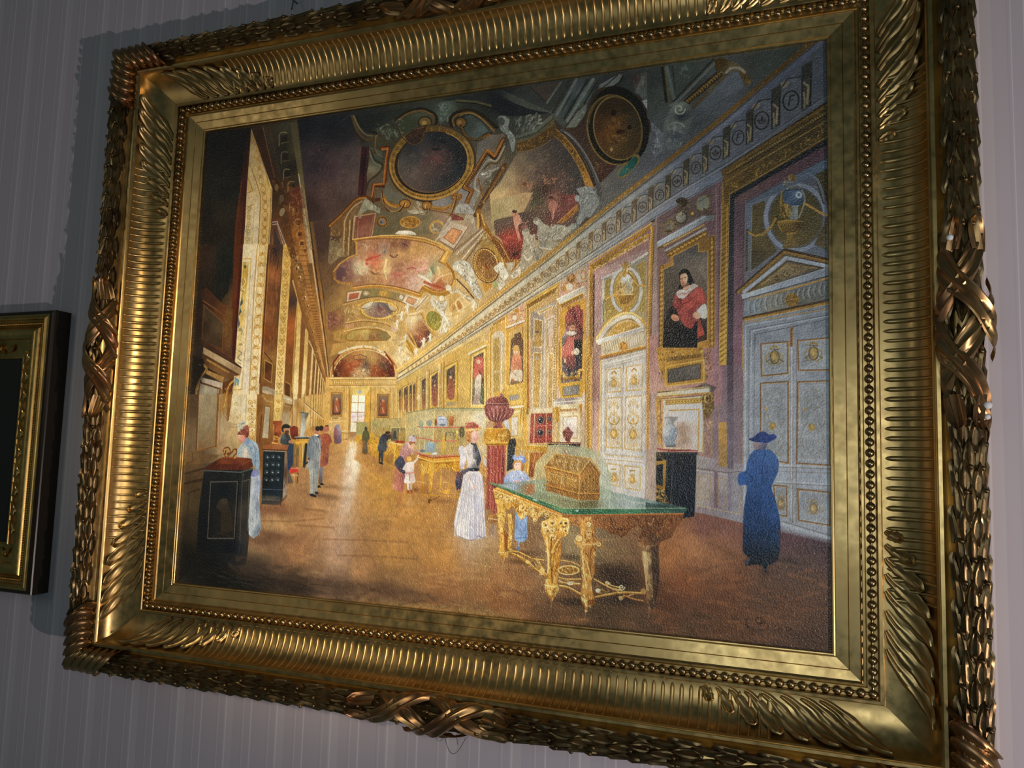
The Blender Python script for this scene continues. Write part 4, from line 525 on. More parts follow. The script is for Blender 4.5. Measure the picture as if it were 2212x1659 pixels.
    F("185,200 225,190 270,250 275,300 240,330 260,430 270,480 245,480 215,380 195,300",[(210,220,'b4785a'),(240,270,'d09878'),(235,420,'c08064')],sm=True);E(203,195,24,26,'b07a5c');E(203,178,26,16,'3c241c');L("265,290 320,300 350,280",14,'a87860',1,8);E(310,345,34,30,'8a5a50')
    F("580,60 620,60 660,110 620,200 600,280 590,200 560,140",'a46c58',sm=True);E(590,45,26,26,'84523f');E(590,32,26,14,'33201a');L("620,150 610,250",12,'c08c74',.9)
    T("70,440 280,460 260,640 140,620",60,['c05844','5c201c','d87860','7a2c24'],60,13,.7,.6,.7,.5);E(215,620,44,22,'34150f',.8,-.4)
    figure_w("400,270 440,240 480,270 520,310 560,330 590,400 560,470 470,490 440,430 450,340 430,320",'9c947c','4c4434','d6ceb4');E(432,280,32,36,'b0a88e');E(425,262,26,22,'7c745e')
    figure_w("580,400 620,320 700,320 760,340 810,370 760,420 690,470 600,490 540,480",'9a927a','4c4636','d8d0b6');T("560,330 800,350 700,470 560,480",40,['dcd4ba','5c5442','bcb498'],70,14,2.5,.5,.85,.4)
    figure_w("285,380 340,365 370,420 420,430 420,520 400,600 390,680 350,740 290,800 250,820 260,700 290,600 300,500",'a89a7c','5a4c38','dccfae');E(320,400,40,40,'b0a68a');E(325,375,34,18,'8a8066');T("290,420 420,430 400,640 300,640",30,['e4d8b8','6a5a42','c4b696'],60,14,1.5,.4,.85,.4);L("300,640 340,690 390,650",12,'e8d8b4',.8,sm=True)
    figure_w("420,560 470,540 500,600 480,660 430,700 400,650",'8a806a','4a4032','b8ac90');F("450,490 600,490 650,520 570,590 480,560",[(500,520,'7c7460'),(580,550,'9a9278')]);L("470,560 600,580",14,'bcb296',.8)
    F("140,690 260,680 250,720 170,820 150,770",'a86c2c');T("150,700 250,690 180,810",16,['d89c48','5c3412'],40,11,1.9,.4);F("660,290 870,110 880,160 760,270 680,310",'8c5a28');T("700,270 870,130 870,180 740,290",22,['b8803c','4a2a10'],44,11,1.8,.3);L("650,300 860,110",7,'c08c48')
    figure_w("870,20 920,0 1000,-10 1080,30 1100,90 1040,110 990,200 940,260 880,330 850,340 860,240 900,180 880,110",'74766e','3c3e3a','a8aaa0');T("880,40 1050,20 1000,180 890,300",40,['a0a298','33352f','8a8c84'],70,14,1.8,.4,.85,.4);E(865,40,26,34,'8c8e84');figure_w("770,330 830,310 870,320 820,380 780,370",'8c8c7c','42443c','b4b4a4')
    L("-20,470 40,520 100,620 140,700",60,'8a5424',1,sm=True);L("-10,460 60,530 120,640 150,700",8,'dca85c',.9,sm=True);teeth("0,460 60,540 120,660","-30,500 20,570 90,690",12,13,'5a3212',.8);L("0,640 20,700",10,'e8b868')
    figure_w("30,760 80,740 120,780 140,850 110,900 60,900",'dcd0b0','6c5a40','fff8e0');E(60,745,30,30,'e0d6ba');F("110,720 210,710 190,780 140,800",'b8a884');T("120,720 200,715 190,780",12,['e4d8b8','7c6c50'],40,9,.3,.3)
    figure_w("40,880 90,900 100,960 60,1000 40,1030 20,970",'d8c8a4','7a6444','fff4d8');figure_w("160,840 220,790 260,760 270,830 230,870 180,890",'d8c8a4','6c5438','f8ecd0')

def paint_cornice():
    V(0,0,1)
    top = rd("858,800 905,768 960,727 1010,688 1070,640 1130,594 1200,540 1270,482 1343,424 1420,365 1490,310 1561,254 1637,189 1735,106 1815,40")
    gut = top + [[6,10]]
    bot = rd("858,824 920,786 1000,738 1070,695 1140,650 1210,607 1270,568 1338,524 1408,476 1489,429 1560,388 1660,318 1735,262 1815,216")
    mid = rd("858,812 920,772 1000,719 1070,666 1138,615 1210,561 1270,517 1330,468 1408,407 1470,357 1540,306 1600,257 1660,204 1740,142 1815,80")
    low = rd("858,818 920,780 1000,731 1070,684 1140,638 1210,590 1270,551 1338,505 1408,452 1489,400 1560,358 1660,292 1735,240 1815,185")
    band = lambda a,b,c:F(np.vstack([a,b[::-1]]),c)
    band(top,bot,[(870,806,'f0d08a'),(960,745,'efd394'),(1070,665,'d8c090'),(1140,610,'c0ac84'),(1200,570,'a49878'),(1290,510,'8c8878'),(1350,470,'7a7c78'),(1420,410,'63686c'),(1500,360,'585e66'),(1560,310,'50565f'),(1650,240,'494f58'),(1740,160,'41464d'),(1780,110,'3b4045')])
    for k,w,c in ((0.,9,[(870,795,'e8b450'),(1070,640,'c8923c'),(1200,540,'9a7434'),(1343,424,'7c5e2c'),(1500,300,'63491f'),(1735,106,'473517')]),):L(top,9,c,1);
    for u in at(top,pers(150,.16)):E(u[0],u[1]-1,2.2,2.2,'f4cf80' if u[0] < 1100 else 'b08a44' if u[0] < 1400 else '77592a',.7)
    L(top + [[3,7]],3,'3c2c18',.6);L(top + [[6,14]],9,[(870,810,'f8e6b4'),(1070,655,'e2d2aa'),(1200,556,'b0aa94'),(1343,440,'888a88'),(1500,315,'5f6572'),(1735,122,'474d5c')],.9)
    # frieze of medallions: block, console, ring
    ms = [(1709,217),(1646,260),(1595,297),(1546,330),(1503.6,362),(1463,391),(1425,421),(1388,447),(1354,471),(1320,494),(1291,514),(1263,534),(1237,553),(1214,569),(1195,582),(1179,594),(1163,606),(1148,617),(1134,627),(1121,637),(1108,646),(1096,655),(1085,663),(1074,671),(1063,679),(1053,687),(1043,694),(1033,701),(1023,708),(1013,715),(1003,722),(994,728),(985,735),(976,741),(967,747),(958,753),(949,759),(940,765),(931,771),(922,777),(913,783),(904,789),(895,795),(886,800),(877,806)]
    ramp = [(1800,'474c50','23241f','15150f','7c7258'),(1600,'52545a','2c2a22','1a1812','8a7c5a'),(1450,'605f5c','3a3424','241e14','94825a'),(1350,'77726a','574834','33281a','a89468'),(1250,'9c917a','6a5230','43311b','c2a468'),(1150,'bca882','8c6834','5a3c1c','dcb868'),(1050,'dcc08c','a87838','7a5020','f0d08a'),(950,'eccb8c','b88640','946428','f8dc98'),(840,'f0cf8c','c0904a','a87430','f8dc98')]
    def rc(x,k):
        xs = [r[0] for r in ramp][::-1];cs = np.array([hx(r[k]) for r in ramp])[::-1]
        return np.array([np.interp(x,xs,cs[:,i]) for i in range(3)])
    for i,(x,y) in enumerate(ms):
        dx = (ms[i-1][0]-x) if i else 70.;r = dx*.27;sl = -.64 if x < 1420 else -.62
        hi = lambda f,g:[x + dx*f,y + dx*f*sl + g*dx]
        bl,dk,ln,gd = (rc(x,k) for k in (1,2,3,4))
        F([hi(-.40,-.42),hi(.34,-.46),hi(.34,.50),hi(-.40,.52)],bl,.9)
        F([hi(.32,-.85),hi(.66,-.85),hi(.66,-.40),hi(.34,-.36)],dk,.95);F([hi(.34,-.36),hi(.62,-.40),hi(.60,.54),hi(.36,.52)],dk*.75 + bl*.25,.95)
        L([hi(.40,-.30),hi(.54,-.1),hi(.50,.4)],dx*.07,gd,.8);L([hi(.40,.0),hi(.43,.3),hi(.41,.46)],dx*.05,gd,.8);L([hi(.34,-.46),hi(.34,.5)],dx*.04,ln,.8);L([hi(.62,-.40),hi(.60,.52)],dx*.05,ln,.9)
        E(*hi(-.2,-.62),dx*.17,dx*.10,gd,.6,-.6);E(*hi(.08,-.62),dx*.12,dx*.12,bl*1.15,.7);L([hi(-.40,-.48),hi(-.1,-.74),hi(.3,-.56)],dx*.05,ln,.7)
        if x > 930:
            O(x,y,r*.88,r*1.12,max(1.3,dx*.045),ln,.95,.22)
            if i % 2 == 0:
                if x > 1150:L([[x-r*.25,y+r*.5],[x-r*.05,y-r*.55],[x+r*.4,y-r*.6]],dx*.045,ln,.85);L([[x-r*.15,y-.02*r],[x+r*.25,y-r*.1]],dx*.04,ln,.8)
                else:L([[x,y-r*.5],[x,y+r*.5]],dx*.06,ln,.7)
            else:
                if x > 1150:
                    E(x+r*.02,y-r*.2,r*.14,r*.42,ln,.75);E(x-r*.36,y+r*.1,r*.26,r*.22,ln,.55,.7);E(x+r*.38,y+r*.0,r*.26,r*.22,ln,.55,-.7);L([[x-r*.3,y+r*.42],[x+r*.3,y+r*.32]],dx*.035,ln,.7)
                else:E(x,y,r*.35,r*.5,gd,.7)
    band(low,bot,[(870,821,'f0d494'),(1070,690,'dcc8a0'),(1150,636,'c8b896'),(1230,585,'a8a08c'),(1338,514,'8a8c8c'),(1450,440,'70757c'),(1560,372,'5c6470'),(1735,252,'4a525c')])
    L(low,2.2,'3a3022',.7);L(low + [[0,8]],1.6,'54483a',.5);L(bot - [[0,3]],2.,'3c3430',.6);L(low + [[0,3]],2.,[(870,812,'fff0c4'),(1200,600,'d8d0b4'),(1400,470,'8c9092'),(1700,280,'646c76')],.6)

def gold_run(p,w,a=1.,r=1.,n=60,d='3c2810',m='8a6428',l='c89a48'):
    L(p,w,d,a);L(p,w*.72,m,a);p = rd(p);q = np.array([[0,0]]);L(p,w*.16,l,.7*a)
    for i,(u,v) in enumerate(zip(at(p,pers(n,r))[:-1],at(p,pers(n,r))[1:])):
        t = (v-u);k = np.hypot(*t) + 1e-6;nn = np.array([-t[1],t[0]])/k*w*.34
        L([u - nn,(u+v)/2 + nn*.2,u + nn + t*.4],w*.14,l if i % 2 else d,.8*a)
def frieze(pl,n,c,k):teeth(pl,rd(pl) + k,n,3,c,.8)

def door_orn(q,c,d,rich=1):     # gilt arabesque on a door panel, in panel coordinates
    m = q
    def LL(p,w,col,a=.9):L(m(p),w,col,a,sm=True)
    for sx in (-1,1):
        f = lambda x,y:[.5 + sx*x,y]
        LL([f(.05,.1),f(.22,.14),f(.3,.22),f(.18,.26),f(.1,.2)],5,c);LL([f(.0,.3),f(.25,.34),f(.36,.46),f(.28,.54),f(.15,.5)],6,c)
        LL([f(.05,.56),f(.2,.62),f(.34,.72),f(.25,.84),f(.06,.88)],5,c);LL([f(.1,.36),f(.2,.42),f(.16,.5)],4,d,.7);LL([f(.12,.9),f(.28,.93),f(.34,.86)],4,c,.8)
    LL([[.5,.06],[.5,.5],[.5,.95]],3,d,.5)
def crest(x,y,r,c,d,l):
    E(x,y,r*.55,r*.8,c,.9);E(x-r*.12,y-r*.1,r*.25,r*.45,l,.8);O(x,y,r*.58,r*.84,r*.14,d,.8)
    for s in (-1,1):L([[x+s*r*.55,y-r*.6],[x+s*r*1.05,y-r*.1],[x+s*r*.9,y+r*.6],[x+s*r*.3,y+r*1.0]],r*.17,c,.9,sm=True);L([[x+s*r*.7,y+r*.3],[x+s*r*1.1,y+r*.6]],r*.12,d,.7)
    L([[x-r*.5,y-r*1.15],[x,y-r*1.4],[x+r*.5,y-r*1.15]],r*.3,c,.9,sm=True);L([[x-r*.5,y-r*1.0],[x+r*.5,y-r*1.0]],r*.12,d,.8)

def paint_right():
    # ------------------------------------------------ far end wall, sheet B3
    V(720,800)
    F("-80,70 660,70 650,760 400,740 300,700 -110,760",[(0,100,'d8a858'),(300,110,'e0b264'),(600,110,'e8c078'),(100,300,'d2a050'),(420,300,'d8aa58'),(600,400,'d8b064'),(600,250,'e0b86c'),(40,600,'d0a050'),(110,480,'d8ac60')])
    L("-40,85 655,85",10,'f0d490');L("-40,100 655,98",5,'8a5a24',.8);teeth("0,115 640,110","0,145 640,135",30,6,'9a6a28',.8);beads("10,130 630,124",26,9,'f0cc7c',.8);L("-40,160 655,155",7,'9c6c2c',.8);L("-40,172 655,168",7,'f0d08c',.9)
    F("175,180 400,170 395,740 160,730",[(290,200,'ecc868'),(380,400,'d8a848'),(200,400,'c8903c'),(380,650,'c09040')]);F("205,200 385,195 340,265 200,270",'f0cc70');E(275,230,30,18,'b8b8ac');L("175,180 160,730",7,'8a5820',.8);L("395,175 385,700",8,'8a5c24',.8);F("340,265 385,200 375,560 330,640",'e0a83c')
    F("192,262 340,265 330,560 245,545 240,650 175,650",[(230,300,'fff2c8'),(220,400,'fff8dc'),(300,400,'fffbe8'),(290,480,'f8e4d8'),(210,480,'f4e0dc'),(200,600,'faf0c8'),(290,540,'eccca0')])
    for p in ("192,262 175,650","265,265 248,640","340,265 328,560","186,340 336,342","180,442 332,444","178,545 330,550"):L(p,6,'b08038',.95)
    for x,y in ((205,490),(228,488),(268,490),(295,488)):E(x,y,8,10,'d8b0a8',.7)
    F("172,650 245,650 240,730 168,730",'a8703a')
    for x in (130,150,440,600,640):L([[x,180],[x-8,700]],9,'f0cf88' if x % 20 else 'b8863c',.7)
    for (x,y,w,h,c1) in ((35,360,46,110,'6a4834'),(525,375,50,110,'7c5640')):
        F([[x-w-12,y-h-14],[x+w+12,y-h-14],[x+w+8,y+h+14],[x-w-16,y+h+14]],'c08c3c');L([[x-w-12,y-h-14],[x+w+12,y-h-14],[x+w+8,y+h+14],[x-w-16,y+h+14]],6,'7c5020',cl=True);F([[x-w,y-h],[x+w,y-h],[x+w-4,y+h],[x-w-4,y+h]],[(x,y-h,'8c7054'),(x,y,c1),(x,y+h,'5c4030')]);F([[x-12,y-50],[x+14,y-50],[x+30,y+20],[x+26,y+80],[x-28,y+80],[x-26,y]],'b0603c' if x < 100 else 'a8562c',sm=True);E(x,y-56,12,14,'d09868');L([[x-8,y+20],[x+6,y+70]],10,'e8d0a8',.7)
    T("-40,180 120,180 110,240 -40,240",24,['f4d88c','8a5c24','d8a03c'],34,8,.4,.8,.8,.4);T("460,180 600,180 600,235 460,235",22,['f4d88c','8a5c24','d8a03c'],30,8,.4,.8,.8,.4);F("-20,490 60,490 56,520 -20,520",'b08848');L("-20,490 60,490 56,520 -20,520",5,'f0d088',cl=True);L("-40,545 90,535",10,'e8c888');F("-40,560 90,545 85,690 -60,700",[(0,600,'d8b070'),(60,680,'c8984c')]);L("90,640 160,640",7,'f0d090');L("85,660 155,665",6,'9a6a30',.8)
    F("245,545 370,555 370,660 240,700",[(300,600,'c8b070'),(340,640,'b09850')],.8)
    # long right wall: pilaster rhythm (far) – sheets B3 and B2
    F("655,165 760,80 980,-40 1640,-420 1640,420 1060,410 820,450 650,520",[(700,300,'d8a850'),(760,200,'e0b458'),(860,120,'e0b860'),(1000,100,'d8b068'),(1140,60,'e4c078'),(1250,-60,'d8a850'),(1400,-100,'e0b65c'),(1000,300,'d8b878'),(1150,350,'dcb060'),(1300,300,'d4aa58'),(1500,200,'e8c060'),(1600,-200,'d8b474'),(1620,200,'dcb67c')])
    # frames receding: (left x, right x, top y left, top y right, bottom y) with canvases
    fr = [(690,712,215,200,420,'9a6c3c'),(745,782,190,165,440,'8a6434'),(800,832,165,140,430,'7a5a34'),(838,866,155,125,430,'8c5a34'),(930,972,110,75,400,'7c6c48'),(1035,1100,70,20,370,'8a5a4c'),(1192,1282,0,-60,300,'6c5034')]
    for x0,x1,ya,yb,yc,c in fr:
        w = x1-x0;F([[x0-w*.35,ya-w*.3],[x1+w*.3,yb-w*.45],[x1+w*.3,yc+w*.3],[x0-w*.35,yc+w*.35]],'e8b848');L([[x0-w*.35,yc+w*.35],[x0-w*.35,ya-w*.3],[x1+w*.3,yb-w*.45],[x1+w*.3,yc+w*.3]],6,'8a5c1c',.8);L([[x0-w*.2,yc+w*.2],[x0-w*.2,ya-w*.15],[x1+w*.16,yb-w*.25]],5,'fff0b8',.8)
        F([[x0,ya],[x1,yb],[x1,yc],[x0,yc]],[(x0,ya,'54443a'),(x1,yb,'6a5440'),((x0+x1)/2,(ya+yc)/2,c),((x0+x1)/2,yc,'b8905c')]);E((x0+x1)/2,(ya+yc)/2-20-w*.6,w*.16,w*.2,'e0b48c');F([[x0+w*.25,(ya+yc)/2-w*.4],[x1-w*.2,(ya+yc)/2-w*.5],[x1-w*.12,yc-8],[x0+w*.2,yc-8]],'a85c40' if w > 50 else 'a06a40',.85,sm=True);T([[x0,ya],[x1,yb],[x1,yc],[x0,yc]],int(w*.5),['d8a878','5a3c28','b87c50','e8c898'],30,8,1.3,.6,.7,.3)
        F([[x0,yc+w*.4],[x1,yc+w*.3],[x1,yc+w*.75],[x0,yc+w*.85]],'a89468',.9)
    for x in (665,722,788,880,905,985,1010,1115,1140,1168):L([[x,190 + (655-x)*.55],[x-4,440]],5 + (x-650)*.012,'fbe6a8' if x % 2 else 'a8742c',.85)
    F("880,240 915,235 915,300 875,310",'f0d8a0');O(898,285,20,44,6,'b07c30',.9,0,3.14,6.28);F("1115,0 1140,-10 1140,380 1112,380",'d8b488',.9);F("1118,40 1136,32 1136,160 1118,165",'c89c50');F("1118,190 1136,185 1134,370 1116,372",'c89c50')
    # portrait of a figure in red, x 1014..1042
    V(720,480)
    F("1440,1340 1625,1250 1640,1250 1630,2080 1430,2080",[(1500,1330,'e8c060'),(1600,1400,'e0b454'),(1500,2000,'f0cc70')]);F("1475,1420 1590,1365 1590,1930 1455,1930 1465,1700",[(1500,1420,'7c5c3c'),(1570,1400,'5c4a34'),(1580,1600,'6a4a34'),(1480,1750,'7a6a4c'),(1570,1850,'5c6040')])
    F("1500,1440 1560,1420 1595,1500 1590,1620 1540,1560 1545,1640 1475,1640 1480,1540",[(1520,1480,'d86c54'),(1560,1600,'c45844'),(1500,1600,'d87860')],sm=True);T("1480,1420 1590,1400 1590,1640 1475,1640",44,['f0987c','8c3424','e07c60'],50,12,1.3,.7,.8,.4);E(1530,1470,22,24,'f0c8a0');F("1500,1640 1560,1620 1545,1880 1570,1920 1470,1930 1490,1800",[(1510,1700,'e8d8b8'),(1520,1880,'b89c84')],sm=True);T("1480,1640 1570,1640 1580,1920 1470,1920",34,['fff4dc','8c7454','c8a880'],60,10,1.3,.4,.8)
    L("1455,1930 1465,1420 1590,1350 1600,1930",14,'f8d880',cl=True);L("1440,1950 1450,1390 1610,1310 1615,1950",8,'9a6c20',.9);L("1425,1390 1600,1300",20,'f8e8bc');L("1430,1410 1610,1320",6,'8a6428',.8);T("1480,1250 1600,1180 1600,1290 1490,1330",34,['f8d070','8a5818','fff0b8','c8902c'],34,9,.9,1,.9,.5)
    F("1465,1975 1580,1965 1580,2030 1465,2035",'a8a090');L("1465,1975 1580,1965 1580,2030 1465,2035",6,'d8b050',cl=True)
    # open bay with panels between
    F("1640,1170 1830,1060 1830,2100 1640,2100",[(1700,1150,'e0b868'),(1780,1110,'d8b060'),(1740,1300,'d8b080'),(1740,1800,'e0bc84')]);L("1650,2100 1655,1180 1830,1070",22,'c89030');L("1645,2100 1648,1170",7,'f8dc88');L("1670,2100 1675,1200 1830,1110",8,'f8e090',.9);L("1660,1130 1830,1030",26,'e8b848');teeth("1660,1115 1830,1015","1662,1140 1832,1040",12,9,'9a6a20',.9)
    F("1690,1195 1830,1170 1760,1250 1700,1220",'c8bca8');F("1690,1240 1770,1250 1760,1470 1690,1460",'b8924c');L("1690,1240 1770,1250 1760,1470 1690,1460",7,'e8d4ac',cl=True);F("1690,1500 1765,1500 1755,2060 1685,2060",'c89c54');L("1690,1500 1765,1500 1755,2060 1685,2060",7,'f0dcb0',cl=True);L("1790,1190 1780,2080",22,'d8c4a8');T("1700,1260 1760,1260 1750,2040 1695,2040",44,['8a6424','e8c880','a87c34'],30,7,1.5,.8,.7,.4)
    # ------------------------------------------------ sheets C2/C3: middle of the wall
    V(1070,420)
    F("-20,1290 130,1210 320,1130 330,2700 -20,2700",[(40,1400,'d8a850'),(60,1600,'d0a054'),(220,1300,'d8a484'),(220,1500,'d8b060'),(300,2000,'e0b458'),(60,2100,'d8a850')])
    L("-20,1340 120,1260 125,2400",26,'dca43c');L("-20,1330 110,1255",6,'fbe098',.9);L("108,1290 112,2300",7,'fff0b8',.8);teeth("-20,1350 110,1285","-20,1380 110,1310",9,9,'8a5c18',.8);F("-20,1460 60,1430 100,1500 95,2050 -20,2080",[(20,1500,'e0cca4'),(60,1600,'c8b088'),(40,1900,'d8b878')]);F("-20,1530 40,1500 50,1850 -20,1860",'b8954c');F("-20,1890 40,1880 48,2070 -20,2090",'c09c50');L("60,1460 95,1480 70,1500 60,2080",10,'efe2c4',.8)
    # small figure portrait in its gold frame
    T("160,1210 290,1200 300,1330 160,1350",60,['f0c468','8a5818','fff0bc','b87c28'],44,11,.9,1,.9,.5);E(205,1300,22,28,'f0e4c8');E(225,1225,26,22,'b87c2c');L("120,1400 300,1330",18,'f0e2c4');L("120,1418 300,1350",6,'7c5420',.8);L("135,1450 290,1370 300,2400",22,'d8a03c');L("140,1440 140,2400",24,'e0a840');L("150,1450 150,2380",6,'fbe2a0',.8);L("285,1400 295,2400",7,'8a5c18',.8)
    F("165,1530 200,1500 200,1470 270,1450 280,1520 295,1530 290,2100 265,2180 170,2190 140,2050",[(200,1500,'6c5030'),(260,1500,'5c3c28'),(180,1700,'7c6040'),(280,1800,'6a4c34'),(160,2000,'8a6c48')])
    F("195,1600 245,1595 260,1680 280,1760 275,1880 240,1840 235,1980 200,1980 165,1880 170,1760 190,1680",[(215,1620,'d8a868'),(210,1760,'e08c60'),(260,1800,'d08058'),(210,1860,'e0a070')],sm=True);E(212,1655,24,28,'f0c8a0');E(212,1632,30,22,'d8a450');F("160,1880 210,1850 280,1860 280,1960 230,1980 180,1940 150,1990",'ecd8b4',sm=True);F("165,1980 250,1960 245,2200 160,2200",[(190,2020,'8a6c44'),(220,2180,'a08860')]);T("165,1650 280,1680 280,2000 160,2000",34,['f8c090','9c5030','e8a478'],50,10,1.3,.5,.7)
    V(1070,740)
    F("110,460 290,420 290,640 100,660",[(150,480,'e0b048'),(220,620,'e8c060')]);T("110,440 290,420 290,520 110,540",30,['f8dc88','9a6818','fff0b0'],40,9,.3,.8,.8);F("145,560 250,540 250,600 145,620",'a49a88');L("145,560 250,540 250,600 145,620",6,'d0a040',cl=True)
    L("130,690 300,670",22,'f4e8c8');F("150,720 290,690 285,1000 150,1010",'e8c878');F("165,790 240,775 235,980 165,990",[(200,800,'f0e4cc'),(200,900,'ecd8b8')]);L("165,790 240,775 235,980 165,990",7,'c89434',cl=True);L("270,700 265,860",24,'c8902c',.9,12);beads("170,745 260,720",9,9,'fff0b0')
    # reveal with grotesque panels and the red cabinet
    V(1070,420)
    F("320,1120 640,940 640,2300 320,2300",[(400,1180,'c89c4c'),(560,1060,'b89058'),(450,1300,'bca07c'),(560,1300,'c8a478'),(420,1700,'c8a068'),(560,1800,'d8b888')])
    L("335,2300 340,1170 650,985",40,'a07424');L("325,2300 330,1160 640,970",8,'f0cc70');L("355,2300 360,1200 640,1030",8,'f4d688',.9);L("330,1130 655,935",34,'d09c38');L("330,1110 650,920",8,'f8e0a0',.9);teeth("335,1160 640,985","340,1200 640,1030",22,12,'7a5214',.8);L("660,930 640,2300",24,'b88a34');L("650,1000 625,2280",9,'f0d080',.9);teeth("648,1040 622,2260","632,1040 606,2260",44,8,'7c5414',.7)
    F("400,1240 640,1120 640,1180 560,1220 480,1280 420,1260",'b0a08c');F("445,1240 610,1165 600,1195 470,1260",'c89c48');L("445,1240 610,1165 600,1195 470,1260",6,'efe0bc',cl=True)
    F("375,1250 400,1240 510,1290 530,1330 520,2250 370,2260",[(400,1400,'9c8c78'),(500,1500,'b89c74'),(420,2000,'c8b494')]);F("410,1310 500,1330 485,1620 405,1600",[(450,1400,'a88040'),(450,1580,'c09450')]);L("410,1310 500,1330 485,1620 405,1600",9,'e8d6b0',cl=True);E(440,1448,18,12,'4a4838');F("405,1660 480,1665 475,1740 400,1740",'b08a48')
    F("540,1310 630,1260 610,1640 550,1630",[(580,1320,'d8c4a8'),(580,1600,'d8bc98')]);L("550,1330 615,1300 605,1610 555,1610",7,'b8823c',cl=True);T("560,1330 610,1310 600,1600 560,1600",30,['c89448','9a7444','e8d0a0'],30,6,1.2,.9,.8,.5);L("525,1310 515,2260",20,'ccb89c')
    V(1070,740)
    F("400,-20 495,-20 485,45 395,45",'b48c44');L("400,50 490,45",10,'dcc8a4');F("405,105 485,110 470,690 390,690",[(440,150,'c09448'),(430,400,'c89c50'),(430,650,'d0a860')]);L("405,105 485,110 470,690 390,690",9,'ecd6a4',cl=True);T("415,130 475,130 462,670 400,670",70,['8a6428','e8c880','a87a30','f0dca8'],34,7,1.4,.9,.8,.5);E(440,165,14,18,'b0b0a4')
    F("560,110 610,120 600,690 550,690",'cfa458');L("560,110 612,118 600,690 550,690",9,'f0dcb0',cl=True);T("565,130 605,130 595,670 555,670",44,['8a6428','f0d490','a87a30'],30,6,1.4,.9,.8,.5);L("520,0 510,720",14,'d8c8ac');F("370,700 600,690 600,740 365,750",'e8d4a8');L("300,420 330,1060",26,'e0aa40',.9);L("345,-20 350,690",20,'b0642c',.8)
    F("375,748 600,742 598,1060 360,1070",[(450,800,'a8483c'),(390,900,'b85a48'),(550,800,'9c4034'),(480,1000,'943830')]);L("375,748 600,742",8,'c8a464');L("415,750 405,1065",8,'e8c890');L("540,748 535,1060",7,'e0bc80')
    for x,y,r in ((478,818,46),(475,950,44),(575,805,28),(572,940,26)):E(x,y,r,r*.95,'5c3430');E(x,y,r*.55,r*.62,'2c2c2c');O(x,y,r*.8,r*.8,6,'b89080',.8);E(x-r*.2,y-r*.2,r*.16,r*.14,'e8e0d8')
    L("415,880 535,875 600,872",6,'e08070');L("410,1020 600,1010",9,'c05040');L("360,1065 600,1060",8,'d8a850');beads("370,1070 600,1065",6,6,'f4dca0')
    F("310,1080 545,1090 540,1170 470,1150 310,1130",[(400,1110,'d8a034'),(500,1110,'c08828')]);L("310,1082 545,1094",9,'f8d878');T("310,1110 540,1120 480,1170 320,1160",34,['f8d070','8a5814','e0a83c'],30,8,.4,.9,.8,.4);F("310,1150 370,1160 350,1420 320,1400",'d8a23c');F("370,1160 520,1160 430,1260 400,1420 350,1420",[(400,1200,'a8642c'),(400,1350,'8c4a20')]);L("350,1180 340,1400",8,'f8dc90');L("420,1170 400,1330",8,'d89c4c',.8);L("470,1170 460,1240",8,'d8a450',.8)
    # man in red doublet
    V(1070,420)
    F("670,960 960,800 970,2300 640,2300",[(720,1000,'c89c84'),(900,880,'b88c78'),(680,1300,'c8a074'),(660,1800,'d8b48c'),(940,1800,'d0a488'),(800,2200,'d8b898')])
    T("700,930 850,840 960,850 950,960 700,1040",80,['c89440','6a4214','e8c478','94682a'],54,14,2.4,.9,.9,.5);E(800,880,46,50,'7a5424');E(795,870,30,26,'a8743c');E(785,975,36,38,'d8c8a8');E(900,880,44,46,'b0a48c',.9);O(930,850,26,44,12,'a0702c');E(720,990,26,34,'b08038')
    F("650,1100 930,965 960,1000 955,1060 700,1180 660,1130",[(700,1110,'d8d0b8'),(900,1000,'b8ac94')]);L("650,1105 930,970",9,'efe8d4');L("690,1170 930,1050",26,'c89438');L("690,1150 930,1030",7,'f0d488',.9);teeth("700,1160 930,1045","705,1195 935,1075",22,8,'7c5010',.9)
    F("690,1200 960,1080 950,2080 900,2110 690,2110 660,1990 670,1500",[(720,1200,'d09c38'),(920,1120,'c08c34'),(680,1700,'dca43c'),(940,1700,'c8923c'),(800,2090,'d09c38')])
    F("735,1290 760,1230 820,1190 890,1160 895,1205 925,1215 920,1800 905,1990 850,2030 740,2000 690,1990 690,1700 700,1500 735,1450",[(750,1300,'9c4c40'),(800,1250,'94463c'),(880,1250,'7c3430'),(900,1350,'94443a'),(780,1400,'7c3c34'),(900,1500,'50282a'),(720,1450,'c8b4a8'),(730,1550,'6c5c58'),(720,1700,'5c4c54'),(720,1900,'6c5c60'),(900,1700,'2c2424'),(900,1900,'3c3034'),(760,1980,'84706c')])
    T("740,1200 900,1180 930,1480 840,1350",40,['b05c4c','5c2024','a85044','74302c'],90,20,1.25,.25,.7,.3);L("820,1190 850,1330 925,1460",24,'54202288'[:6],.8,sm=True)
    F("760,1480 780,1500 850,1500 880,1480 925,1560 920,1800 860,1900 850,1700 830,1800 750,1780 690,1660 745,1560",[(790,1560,'d8705c'),(770,1620,'e08068'),(800,1720,'c86450'),(870,1600,'201c1e'),(900,1750,'2a2426')],sm=True)
    E(808,1410,36,48,'c88c6c');F("775,1390 790,1345 840,1350 848,1390 820,1370",'6a3c28');F("785,1435 835,1435 825,1475 800,1480",'6a4434',sm=True);E(800,1400,10,6,'7c4c38');E(822,1402,8,6,'7c4c38');L("810,1405 806,1425",5,'e8b898');E(800,1462,54,24,'d8c4ac');L("756,1460 850,1462",10,'f0e4d0',.8)
    V(1070,740)
